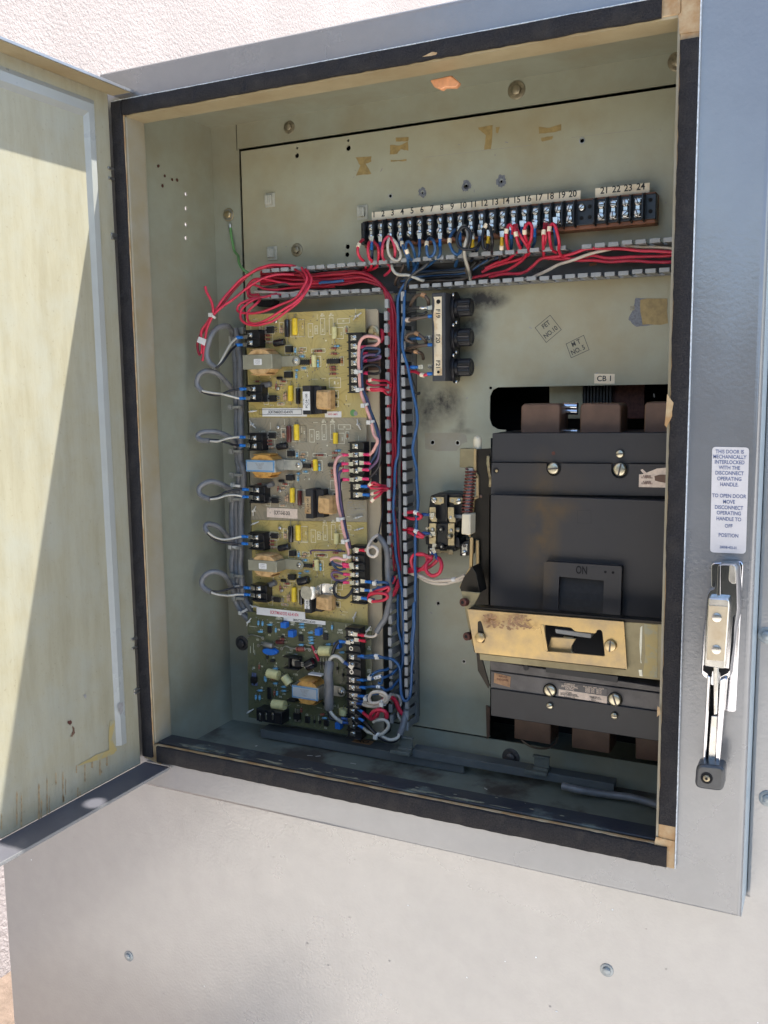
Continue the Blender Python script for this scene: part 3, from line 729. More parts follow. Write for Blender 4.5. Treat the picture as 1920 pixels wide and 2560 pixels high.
# levels of the horizontal runs
zu_r = (Z_('U', 860, 627) + Z_('M', 860, 90)) / 2 - .001; zu_l = Z_('A', 480, 138); zl_r = (Z_('U', 980, 890) + Z_('F', 870, 92)) / 2; zl_l = (Z_('A', 900, 350) + Z_('A', 380, 378)) / 2
xa = X_('A', 340, 140); xb = X_('A', 640, 140); xc = X_('A', 655, 105); xv0 = X_('M', 562, 740); xv1 = X_('N', 770, 600); xl_ = X_('F', 145, 140); xll = X_('A', 340, 378)
du = thing('wire_duct', 'grey slotted wire duct running across below the numbered terminal strip', 'wire duct', ((xc + .54) / 2, YP, (zu_r + zl_r) / 2), 'slotted wire ducts')
b = MB(); b.box(xv0 - .0008, .60, YP - .0018, YP - .0004, zl_r, zu_r + .0016); b.build('base', 'duct_dark', du)
w1 = duct_wall('slotted_wall', (xc, .60), zu_r, YT, True, 1, du, skip=(24,))
w2 = duct_wall('slotted_wall', (xl_, .60), zl_r, YT, True, -1, du)
b = MB()
for t, x in (('PANDUIT', 390), ('CC', 205)):
    b.text(t, at('U', x, 845, YP - .0021), .0060, 0, math.pi - rad(1.5), sx=.60)
b.build('printed_name', 'print_black', du)
b = MB(); b.pp('U', [(840, 785), (905, 775), (908, 800), (845, 815)], YP - .0022, .0003, 0, .001); b.build('mounting_slot', 'brown_plastic', du)
du2 = thing('wire_duct', 'short grey slotted duct packed with looped red wires above the circuit boards', 'wire duct', ((xa + xb) / 2, YP, (zu_l + zl_l) / 2), 'slotted wire ducts')
b = MB(); b.box(xa, xv0 - .0010, YP - .0018, YP - .0004, zl_l, zu_l + .0016); b.build('base', 'duct_dark', du2)
duct_wall('slotted_wall', (xa, xb + .004), zu_l, YT, True, 1, du2); duct_wall('slotted_wall', (xll, xv0 - .002), zl_l, YT, True, -1, du2)
b = MB(); b.pp('A', [(240, 400), (450, 395), (445, 430), (400, 455), (310, 455), (270, 430)], .150, .012); b.build('end_cap', 'void_black', du2)
zb_ = Z_('N', 600, 1850); du3 = thing('wire_duct', 'tall grey slotted duct running down beside the circuit boards', 'wire duct', (xv0 + .008, YP, zb_), 'slotted wire ducts')
b = MB(); b.box(xv0, xv1 + .001, YP - .0015, YP - .0003, zb_, zl_r - .0003); b.build('base', 'duct_dark', du3)
duct_wall('slotted_wall', (zb_, zl_l - .002), xv0, YT, False, -1, du3); duct_wall('slotted_wall', (zb_ - .006, zl_l - .002), xv1 - .0010, YT, False, 1, du3)

# ================================================================ numbered terminal strip
YS = .146
z_up = (Z_('T', 617, 455, YS) + Z_('U', 662, 287, YS)) / 2; z_lo = (Z_('T', 617, 547, YS) + Z_('U', 660, 393, YS)) / 2
x1 = X_('T', 257, 540, YS); x20 = X_('U', 662, 340, YS); pt = (x20 - x1) / 19; x21 = X_('U', 948, 315, YS); x24 = X_('U', 1277, 280, YS); pt2 = (x24 - x21) / 3
xs0 = X_('T', 152, 520, YS); xs1 = X_('U', 1440, 280, YS); zc_ = (z_up + z_lo) / 2
tsg = thing('terminal_strip', 'long black screw terminal strip with positions numbered 1 to 24', 'terminal strip', ((xs0 + xs1) / 2, YP, zc_))
b = MB(); b.box(xs0 + .003, xs1 - .001, YS + .004, YP, zc_ - .0150, zc_ + .0135); b.build('base', 'brown_plastic', tsg, bevel=.0006)
b = MB(); b.box(xs0, xs1, YS + .002, YS + .010, zc_ - .0115, zc_ + .0115); b.build('body', 'black_plastic', tsg, bevel=.0006)
TX = {}
for i in range(20): TX[i + 1] = x1 + pt * i
for i in range(4): TX[21 + i] = x21 + pt2 * i
bx = [x1 - pt / 2 + pt * i for i in range(21)] + [x21 - pt2 / 2 + pt2 * i for i in range(5)]
for x in bx:
    b = MB(); P = [(x - .0009, 0), (x + .0009, 0)]
    b.add([(x - .0009, YS + .003, zc_ - .0135), (x + .0009, YS + .003, zc_ - .0135), (x + .0009, YS - .0075, zc_ - .0115), (x - .0009, YS - .0075, zc_ - .0115),
           (x - .0009, YS + .003, zc_ + .0135), (x + .0009, YS + .003, zc_ + .0135), (x + .0009, YS - .0075, zc_ + .0105), (x - .0009, YS - .0075, zc_ + .0105)],
          [(0, 1, 2, 3), (4, 5, 6, 7), (0, 1, 5, 4), (1, 2, 6, 5), (2, 3, 7, 6), (3, 0, 4, 7)])
    b.build('barrier', 'black_plastic', tsg, bevel=.0003)
def screw(name, c, r, ang, parent, mat='steel', h=.0016, ax=NY, cross=False, label=None):
    """pan head with a cut slot"""
    b = MB(); c = Vector(c); ax = Vector(ax).normalized(); q = ax.to_track_quat('Z', 'Y')
    b.lathe(c, ax, [(0, r), (h * .55, r * .98), (h * .85, r * .86), (h, r * .62)], 18)
    for k in ((0, math.pi / 2) if cross else (0,)):
        u = q @ Vector((math.cos(ang + k), math.sin(ang + k), 0)); w_ = ax.cross(u)
        p = c + ax * (h + .00008)
        e = r * .92 if not cross else r * .6; ww = r * (.13 if not cross else .085)
        pl = [p + u * e + w_ * ww, p - u * e + w_ * ww, p - u * e - w_ * ww, p + u * e - w_ * ww]
        b.add(pl, [(0, 1, 2, 3)], 1)
    o = b.build(name, [mat, 'old_bolt_dark'], parent)
    if label: o['label'] = label
    return o
rr = random.Random(21)
for n, x in TX.items():
    b = MB(); b.box(x - .0021, x + .0021, YS - .0002, YS + .0022, z_lo - .003, z_up + .003); b.box(x - .0035, x + .0035, YS + .0002, YS + .0022, z_lo - .0035, z_lo + .0025); b.box(x - .0035, x + .0035, YS + .0003, YS + .0023, z_up - .0025, z_up + .0035)
    b.build('contact_plate', 'steel', tsg, bevel=.0004)
    screw('screw', (x, YS - .0003, z_up), .0036, rr.random() * 3.1, tsg, h=.0020); screw('screw', (x + rr.uniform(-.0002, .0002), YS - .0012, z_lo), .0036, rr.random() * 3.1, tsg, h=.0020)
screw('screw', at('U', 771, 283, YS), .0034, .8, tsg, label='lone screw between positions 20 and 21')
b = MB()
for x, y in ((771, 380), (845, 275), (845, 370), (1393, 215), (1393, 318)): b.cyl(at('U', x, y, YS + .0018), NY, .0019, .0003, 16)
b.cyl(at('T', 180, 505, YS + .0018), NY, .0019, .0003, 16)
b.build('empty_hole', 'void_black', tsg)
# number strips glued to the plate above
paint('strip_label', (.90, .79, .60), (.66, .46, .22), .58, .78, .5, ns=40, bumpk=.05)
# parallax: the strip lies behind the screws, so its own pitch follows the plate
def numstrip2(fr0, p0, fr1, p1, zlo, zhi, nums, lab):
    YL = .1545; xa_ = X_(fr0, *p0, YL); xb_ = X_(fr1, *p1, YL); b = MB(); b.box(xa_, xb_, YL, YL + .0004, zlo - .005, zhi)
    b.box(xa_ + .002, xb_ - .002, YL + .0004, YL + .0060, zlo - .005, zlo - .002)
    for n, (fr, x, y) in nums.items():
        b.text(str(n), (X_(fr, x, y, YL), YL - .0002, (zlo + zhi) / 2 + .0014), .0088, 1, sx=.92)
    tag(b.build('number_strip', ['strip_label', 'print_black'], None, loc=((xa_ + xb_) / 2, YP, zlo)), lab, 'label')
nx = {1: 282, 2: 368, 3: 457, 4: 549, 5: 642, 6: 735, 7: 828, 8: 922, 9: 1020, 10: 1122, 11: 1222, 12: 1320, 13: 1422, 14: 1525}
d1 = {k: ('T', v, 300) for k, v in nx.items()}; d1.update({k: ('U', v, 220) for k, v in {15: 187, 16: 284, 17: 384, 18: 487, 19: 590, 20: 691}.items()})
zt = (Z_('T', 640, 308, .1545) + Z_('U', 600, 142, .1545)) / 2; zb1 = (Z_('T', 640, 385, .1545) + Z_('U', 700, 208, .1545)) / 2
numstrip2('T', (262, 400), 'U', (762, 160), zb1, zt, d1, 'yellowed number strip reading 1 to 20 above the terminal strip')
zt2 = Z_('U', 1140, 86, .1545); zb3 = Z_('U', 1140, 170, .1545)
numstrip2('U', (895, 150), 'U', (1384, 100), zb3, zt2, {21: ('U', 978, 150), 22: ('U', 1085, 135), 23: ('U', 1192, 122), 24: ('U', 1305, 108)}, 'short cream number strip reading 21 to 24')

simple('tie_mount_base', (.44, .43, .36), .35, 0, .06)
# cable tie mounts stuck on the plate
for fr, x, y, sz, lb in (('P', 1168, 865, .0125, 'clear plastic tie mount alone on the upper left of the mounting plate'), ('P', 1567, 918, .0125, 'clear plastic tie mount just left of the number strip'), ('P', 1178, 1095, .0125, 'clear plastic tie mount just above the looped red wires')):
    p = at(fr, x, y, YP); t = thing('tie_mount', lb, 'tie mount', p, 'tie mounts on the plate')
    b = MB(); b.box(p.x - sz * .52, p.x + sz * .52, YP - .0012, YP - .0001, p.z - sz * .62, p.z + sz * .62); b.build('base', 'tie_mount_base', t, bevel=.0004)
    b = MB(); b.box(p.x - sz * .36, p.x - sz * .05, YP - .0055, YP - .0012, p.z - sz * .40, p.z + sz * .40); b.box(p.x + sz * .08, p.x + sz * .30, YP - .0050, YP - .0012, p.z - sz * .40, p.z + sz * .40); b.box(p.x - sz * .05, p.x + sz * .08, YP - .0050, YP - .0040, p.z - sz * .40, p.z + sz * .40)
    b.build('saddle', 'tie_mount_base', t, bevel=.0005)

# ================================================================ circuit boards
YB4 = .1335
tpo = thing('board_carrier', 'tan metal carrier plate behind the stack of circuit boards', 'mounting panel', at('A', 800, 4100, .147))
P_ = [A2('A', 170, 517, .147), A2('A', 1402, 474, .147)]
zt_c = P_[1][1]; xr_c = (A2('A', 1408, 800, .147)[0] + A2('C', 1310, 1100, .147)[0]) / 2; xl_c = A2('A', 215, 900, .147)[0]; zb_c = A2('C', 1290, 1395, .147)[1]
b = MB(); b.prism(rounded([(xl_c, zb_c), (xr_c, zb_c), (xr_c, zt_c), (xl_c, zt_c)], .003), .147, .1495); b.build('panel', 'tan_plate', tpo, bevel=.0005)
b = MB(); b.box(xl_c - .003, xl_c + .004, .1495, YP, zb_c, zt_c - .004); b.box(xr_c - .006, xr_c - .001, .1495, YP, zb_c, zt_c - .004); b.build('frame', 'duct_dark', tpo)
c0 = at('A', 1342, 690, .146)
b = MB(); b.lathe(c0, NY, [(0, .0078), (.0006, .0078), (.0009, .0072), (.0012, .0050), (.0020, .0048)], 28); b.cyl(c0 + NY * .001, NY, .0034, .0035, 6); b.build('bolt', 'zinc_yellow', tpo, bevel=.0002)
b = MB(); b.cyl(at('B', 1365, 1120, .1468), NY, .0030, .0003, 20); b.build('hole', 'void_black', tpo)
b = MB(); b.pp('A', [(1290, 780), (1405, 775), (1412, 1030), (1300, 1032)], .1466, .0004); 
for k in range(9):
    p = at('A', 1352, 800 + k * 25, .1464); b.box(p.x - .0068, p.x + .0068, .1462, .1464, p.z - .0006, p.z + .0006, 1)
b.build('printed_tag', ['copper_brown', 'print_black'], tpo)
b = MB(); b.pp('A', [(1405, 650), (1440, 668), (1442, 740), (1412, 790)], .150, .004); b.build('red_tab', 'ins_red', tpo, bevel=.001)
b = MB(); b.pp('B', [(1325, 235), (1400, 240), (1398, 620), (1330, 615)], .1466, .0004); b.text('3', at('B', 1360, 522, .1464), .006, 1, rad(90)); b.build('black_strip', ['black_dull', 'print_grey'], tpo)  # flat dull-black strip with a printed numeral

class Board:
    def __init__(s, label, mat, fr, quad, tf, Y):
        s.fr = fr; s.tf = tf; s.Y = Y; s.silk = MB()
        Q = [A2(fr, x, y, Y) for x, y in quad]; s.Q = Q
        s.root = thing('circuit_board', label, 'circuit board', (sum(q[0] for q in Q) / 4, Y + .0016, min(q[1] for q in Q)), 'circuit boards stacked down the carrier')
        b = MB(); b.prism(Q, Y, Y + .0016); b.build('laminate', mat, s.root)
        s.n = {}
    def P(s, x, y, h=0.):
        x, y = s.tf(x, y); return at(s.fr, x, y, s.Y - h)
    def rect(s, x0, y0, x1, y1, w=.00045):
        a = s.P((x0 + x1) / 2, (y0 + y1) / 2); hx = abs(s.P(x1, (y0 + y1) / 2).x - s.P(x0, (y0 + y1) / 2).x) / 2; hz = abs(s.P((x0 + x1) / 2, y1).z - s.P((x0 + x1) / 2, y0).z) / 2
        s.silk.frame([(a.x - hx, a.z - hz), (a.x + hx, a.z - hz), (a.x + hx, a.z + hz), (a.x - hx, a.z + hz)], w, s.Y - .0002)
    def txt(s, body, x, y, h=.003, rot=0., sx=.8): s.silk.text(body, s.P(x, y) + Vector((0, -.0002, 0)), h, 0, rot, sx=sx)
    def lead(s, b, p, mi):
        b.tube([p, Vector((p.x, s.Y, p.z))], .00035, 5, mi)
    def axial(s, nm, x0, y0, x1, y1, r, mat, h=None, lead=.004, bands=None, prof=True):
        """component lying flat with wire leads"""
        h = r if h is None else h
        a = s.P(x0, y0, h); c = s.P(x1, y1, h); d = (c - a); L = d.length; d.normalize(); b = MB()
        b.lathe(a, d, [(0, r * .7), (L * .03, r * .95), (L * .08, r), (L * .92, r), (L * .97, r * .95), (L, r * .7)] if prof else [(0, r), (L, r)], 14)
        mats = [mat, 'steel_dull']
        if bands:
            for k, bm_ in enumerate(bands):
                mats.append(bm_); q = a + d * L * (.2 + .18 * k); b.cyl(q, d, r * 1.03, L * .09, 12, 2 + k, caps=False)
        for p, sgn in ((a, -1), (c, 1)):
            e = p + d * sgn * lead; b.tube([p, e, Vector((e.x, s.Y, e.z))], .00035, 5, 1)
        return b.build(nm, mats, s.root)
    def res(s, x, y, vert, kind='res_red', L=24, r=.0012, bands=('res_tan', 'print_black')):
        if vert: s.axial('resistor', x, y - L, x, y + L, r, kind, lead=.0022, bands=bands)
        else: s.axial('resistor', x - L, y, x + L, y, r, kind, lead=.0022, bands=bands)
    def ic(s, x0, y0, x1, y1, nm='chip', pins='h', h=.0035):
        a = s.P(x0, y0, h); c = s.P(x1, y1, h); b = MB(); X0, X1 = sorted((a.x, c.x)); Z0, Z1 = sorted((a.z, c.z))
        b.box(X0, X1, s.Y - h, s.Y - .0006, Z0, Z1)
        if pins == 'h':
            n = max(3, int((X1 - X0) / .00254))
            for k in range(n):
                x = X0 + (k + .5) * (X1 - X0) / n
                for z, sg in ((Z0, -1), (Z1, 1)): b.box(x - .0004, x + .0004, s.Y - h * .55, s.Y, min(z, z + sg * .0007), max(z, z + sg * .0007), 1)
        else:
            n = max(3, int((Z1 - Z0) / .00254))
            for k in range(n):
                z = Z0 + (k + .5) * (Z1 - Z0) / n
                for x, sg in ((X0, -1), (X1, 1)): b.box(min(x, x + sg * .0007), max(x, x + sg * .0007), s.Y - h * .55, s.Y, z - .0004, z + .0004, 1)
        return b.build(nm, ['black_plastic', 'steel'], s.root, bevel=.0002, bseg=1)
    def block(s, nm, x0, y0, x1, y1, h, mat, mats=None):
        a = s.P(x0, y0, h); c = s.P(x1, y1, h); b = MB(); X0, X1 = sorted((a.x, c.x)); Z0, Z1 = sorted((a.z, c.z)); b.box(X0, X1, s.Y - h, s.Y, Z0, Z1); return b.build(nm, mat, s.root, bevel=.0003)
    def to220(s, x0, y0, x1, y1):
        """tab left, black body, legs to the right"""
        a = s.P(x0, y0, .003); c = s.P(x1, y1, .003); w = c.x - a.x; b = MB(); z0, z1 = sorted((a.z, c.z))
        b.box(a.x, a.x + w * .5, s.Y - .0022, s.Y - .0008, z0, z1, 1); b.box(a.x + w * .25, a.x + w * .72, s.Y - .0050, s.Y - .0022, z0, z1, 0)
        for k in (.2, .5, .8): zz = z0 + (z1 - z0) * k; b.box(a.x + w * .72, c.x, s.Y - .0030, s.Y - .0022, zz - .0005, zz + .0005, 2)
        b.cyl((a.x + w * .12, s.Y - .0023, (z0 + z1) / 2), NY, .0011, .0001, 12, 0)
        return b.build('transistor', ['black_plastic', 'steel_dull', 'steel'], s.root, bevel=.0001, bseg=1)
    def can(s, x0, y0, x1, y1, r, mat='cap_black'):
        """electrolytic lying down; (x0,y0) is the bright crimped end"""
        a = s.P(x0, y0, r * 1.25); c = s.P(x1, y1, r * .95); d = (c - a); L = d.length; d.normalize(); b = MB()
        b.lathe(a, d, [(-.0001, r * .82), (0, r * .95), (L * .06, r), (L * .9, r), (L * .93, r * .9), (L * .96, r), (L, r * .9)], 20)
        b.cyl(a - d * .0004, -d, r * .80, .0002, 18, 1)
        u = d.orthogonal().normalized(); w_ = d.cross(u)
        for v_, q in ((u, w_), (w_, u)): p = a - d * .0008; b.add([p + v_ * r * .8 + q * r * .07, p - v_ * r * .8 + q * r * .07, p - v_ * r * .8 - q * r * .07, p + v_ * r * .8 - q * r * .07], [(0, 1, 2, 3)], 2)
        # printed stripe
        return b.build('electrolytic_capacitor', [mat, 'steel', 'print_grey'], s.root)
    def tblock(s, xs, ys, x0, x1, y0, y1, finx, nm='terminal_block', h=.0125, ends=None, right=False):
        """screw terminal block: ys = screw rows"""
        a = s.P(x0, (y0 + y1) / 2, h); c = s.P(x1, (y0 + y1) / 2, h)
        zt = s.P(x0, y0, h).z; zb = s.P(x0, y1, h).z
        o = MB(); o.box(a.x, c.x, s.Y - h, s.Y, zb, zt); tb = o.build(nm, 'black_plastic', s.root, bevel=.0004)
        zs = [s.P(xs, y, h).z for y in ys]; xsx = sum(s.P(xs, y, h).x for y in ys) / len(ys)
        pit = (zs[0] - zs[-1]) / max(1, len(zs) - 1); edges = [zs[0] + pit / 2] + [(zs[i] + zs[i + 1]) / 2 for i in range(len(zs) - 1)] + [zs[-1] - pit / 2]
        f = MB(); fx = s.P(finx, (y0 + y1) / 2, h + .004).x; lo, hi = sorted((fx, c.x if right else a.x)) if False else (min(fx, a.x), c.x)
        for z in edges: f.box(lo, hi, s.Y - h - .0035, s.Y - h + .004, z - .0006, z + .0006)
        f.build('barrier', 'black_plastic', tb, bevel=.0002, bseg=1)
        sx = xsx
        for i, z in enumerate(zs):
            if ends and i in ends:
                q = MB(); q.ring((sx, s.Y - h - .0001, z), NY, .0014, .0026, .0006, 12); q.build('bare_contact', 'steel', tb); continue
            q = MB(); q.box(sx - .0034, sx + .0034, s.Y - h - .0008, s.Y - h + .0006, z - .0031, z + .0031); q.build('clamp_plate', 'steel', tb, bevel=.0004)
            screw('screw', (sx, s.Y - h - .0008, z), .0026, rr.random() * 3, tb, h=.0012, cross=True)
        return [(sx, s.Y - h - .001, z) for z in zs]
    def transformer(s, fx, lab, frame_mat, text=None):
        """small frame transformer lying on its strap: fx = px boxes (front face), coil above/below, foot to the right"""
        (x0, y0, x1, y1) = fx; H = .024
        a = s.P(x0, y0, H); c = s.P(x1, y1, H); X0, X1 = a.x, c.x; Z1, Z0 = a.z, c.z
        t = MB(); t.box(X0, X1 + .0008, s.Y - H, s.Y - .004, Z0, Z1); tf = t.build('transformer', frame_mat, s.root, bevel=.0006)
        # winding bulging above and below the iron
        q = MB(); cx = (X0 + X1) / 2 + .002; rx = (X1 - X0) * .40; hz = (Z1 - Z0) / 2 + .0062; cz = (Z0 + Z1) / 2
        n = 22; V = []; prof = [(-.0105, .80), (-.0095, .93), (-.004, 1.0), (.004, 1.0), (.0095, .93), (.0105, .80)]; yc = s.Y - H * .52
        for (dy, k) in prof:
            for i in range(n):
                an = 2 * math.pi * i / n; e = 2.6
                ca, sa = math.cos(an), math.sin(an); px_ = abs(ca) ** (2 / e) * (1 if ca > 0 else -1); pz_ = abs(sa) ** (2 / e) * (1 if sa > 0 else -1)
                V.append((cx + px_ * rx * (1 - .04 * math.sin(3 * an + dy * 300)), yc + dy, cz + pz_ * hz * (.9 + .1 * k)))
        q.add(V, [(k * n + i, k * n + (i + 1) % n, (k + 1) * n + (i + 1) % n, (k + 1) * n + i) for k in range(5) for i in range(n)] + [tuple(range(n)), tuple(5 * n + i for i in range(n))], 0, True)
        # torn tape edges
        for sg in (1, -1):
            for j in range(3):
                z = cz + sg * (hz + .0004 * j); x = cx - rx * .8 + j * .003
                q.box(x, x + rx * (1.5 - .3 * j), yc - .0095 + .001 * j, yc + .008, min(z, z - sg * .001), max(z, z - sg * .001))
        q.build('winding', text[2] if text and len(text) > 2 else 'coil_tape', tf, bevel=.0006)
        # strap foot with bolt
        fxr = s.P(*s.foot[0], .004) if hasattr(s, 'foot') else None
        f = MB(); X2 = X1 + .019; zc = cz + .0004; w_ = .0060
        pts = [(X1 - .001, zc - w_)] + [(X2 + math.sin(k * math.pi / 8) * w_, zc - math.cos(k * math.pi / 8) * w_) for k in range(9)] + [(X1 - .001, zc + w_)]
        f.prism(pts, s.Y - .0045, s.Y - .0034)
        f.box(X1 - .001, X1 + .0004, s.Y - H + .002, s.Y - .0034, zc - w_, zc + w_)
        fo = f.build('mounting_strap', frame_mat, tf, bevel=.0003)
        hexbolt('bolt', (X2, s.Y - .0045, zc), NY, .0026, 'steel', parent=tf) if text and text[0] != 'nobolt' else screw('bolt', (X2, s.Y - .0045, zc), .0030, 0, tf)
        l = MB()
        yl = s.Y - H - .0003
        if lab == 'small':
            l.prism(rounded([(cx - .0060, cz - .0035), (cx + .0045, cz - .0035), (cx + .0045, cz + .0032), (cx - .0060, cz + .0032)], .001), yl, yl + .0003)
            for k in range(3): l.text(('CLASS B', '24V 60HZ', '115V 24')[k], (cx - .0008, yl - .0001, cz + .0018 - k * .002), .0016, 1)
            l.build('label', ['white_label', 'print_grey'], tf)
        elif lab == 'blue':
            l.box(X0 + .0006, X1 - .0002, yl, yl + .0003, Z0 + .0006, Z1 - .0006, 0); l.box(X0 + .0020, X1 - .0018, yl - .0002, yl, Z0 + .0022, Z1 - .0022, 1)
            for k in range(5): l.text(('PRI 115V 60HZ', 'SEC 24V CT', 'CLASS A', '-------- ----', 'C4002')[k], (cx - .002, yl - .0003, Z1 - .0042 - k * (Z1 - Z0 - .007) / 5), .0019, 2)
            l.build('label', ['blue_label', 'silver_label', 'print_grey'], tf)
        return tf
    def edge_trafo(s, x0, y0, x1, y1, lx0, ly0, lx1, ly1, cx0, cx1, labmat, body, bx1=None):
        """upright-core transformer: dark iron column with label in front, winding to the right"""
        H = .020; a = s.P(x0, y0, H); c = s.P(x1, y1, H); t = MB(); t.box(a.x, c.x, s.Y - H, s.Y, c.z, a.z); tf = t.build('transformer', 'black_dull', s.root, bevel=.0006)
        t = MB(); t.box(c.x, s.P(x1 + 95, y0, H * .6).x, s.Y - H * .62, s.Y, c.z + .0008, a.z - .0008); t.build('rear_core', 'black_dull', tf, bevel=.0006)
        m = (a.z + c.z) / 2; zz0 = s.P(x0, ly1 - 5, H * .7).z; zz1 = s.P(x0, ly0 - 12, H * .7).z
        w_ = MB(); rr2 = random.Random(int(x0)); X0, X1 = s.P(cx0, 0, H * .7).x, s.P(cx1, 0, H * .7).x
        for k in range(5):
            e = k * .0006; w_.prism(rounded([(X0 + e * .6, zz0 + e + rr2.random() * .0006), (X1 - e * .7, zz0 + e * .6), (X1 - e * .5, zz1 - e), (X0 + e, zz1 - e * .8 + rr2.random() * .0006)], .0016), s.Y - H * .62 - k * .0011, s.Y - .002 + k * .0001)
        w_.prism(rounded([(a.x - .0028, zz0 + .002), (a.x + .001, zz0 + .002), (a.x + .001, zz1 - .002), (a.x - .0028, zz1 - .002)], .002), s.Y - H * .75, s.Y - .003)
        w_.build('winding', 'coil_tape', tf, bevel=.0005)
        p0 = s.P(lx0, ly0, H); p1 = s.P(lx1, ly1, H); l = MB(); l.box(p0.x, p1.x, s.Y - H - .0004, s.Y - H, p1.z, p0.z)
        l.text(body, ((p0.x + p1.x) / 2 + .0004, s.Y - H - .0006, (p0.z + p1.z) / 2), .0036, 1, rad(90)); 
        for k in (-1, 1): l.text('INC. USA', ((p0.x + p1.x) / 2 + .0033 * k, s.Y - H - .0006, (p0.z + p1.z) / 2 - .001), .0016, 1, rad(90))
        l.build('label', [labmat, 'print_black'], tf)
    def standoff(s, x, y, ang):
        p = s.P(x, y); b = MB(); d = Vector((math.cos(ang), 0, math.sin(ang)))
        b.tube([p + d * .0062 + NY * .0015, p + NY * .004, p - d * .0062 + NY * .0015], [.0006, .0010, .0006], 6); b.cyl(p, NY, .0011, .006, 8); b.build('standoff_clip', 'clip_nylon', s.root)
    def done(s, n=110):
        xs = [q[0] for q in s.Q]; zs = [q[1] for q in s.Q]; b = MB(); r3 = random.Random(len(bpy.data.objects)); x0, x1 = max(xs[0], xs[3]) + .004, min(xs[1], xs[2]) - .004; z0, z1 = max(zs[2], zs[3]) + .004, min(zs[0], zs[1]) - .004
        for k in range(n):
            x = r3.uniform(x0, x1); z = r3.uniform(z0, z1); b.lathe((x, s.Y, z), NY, [(0, .0008), (.0004, .0006), (.0008, .0002)], 7)
            if k % 3 == 0: L = r3.uniform(.003, .009); hz_ = r3.random() < .5; b.box(x, x + (L if hz_ else .0003), s.Y - .00008, s.Y - .00002, z, z + (.0003 if hz_ else L), 1)
        b.build('solder_joints', ['steel', 'silk'], s.root)['kind'] = 'stuff'
        if s.silk.v: s.silk.build('printed_legend', 'silk', s.root)['kind'] = 'stuff'

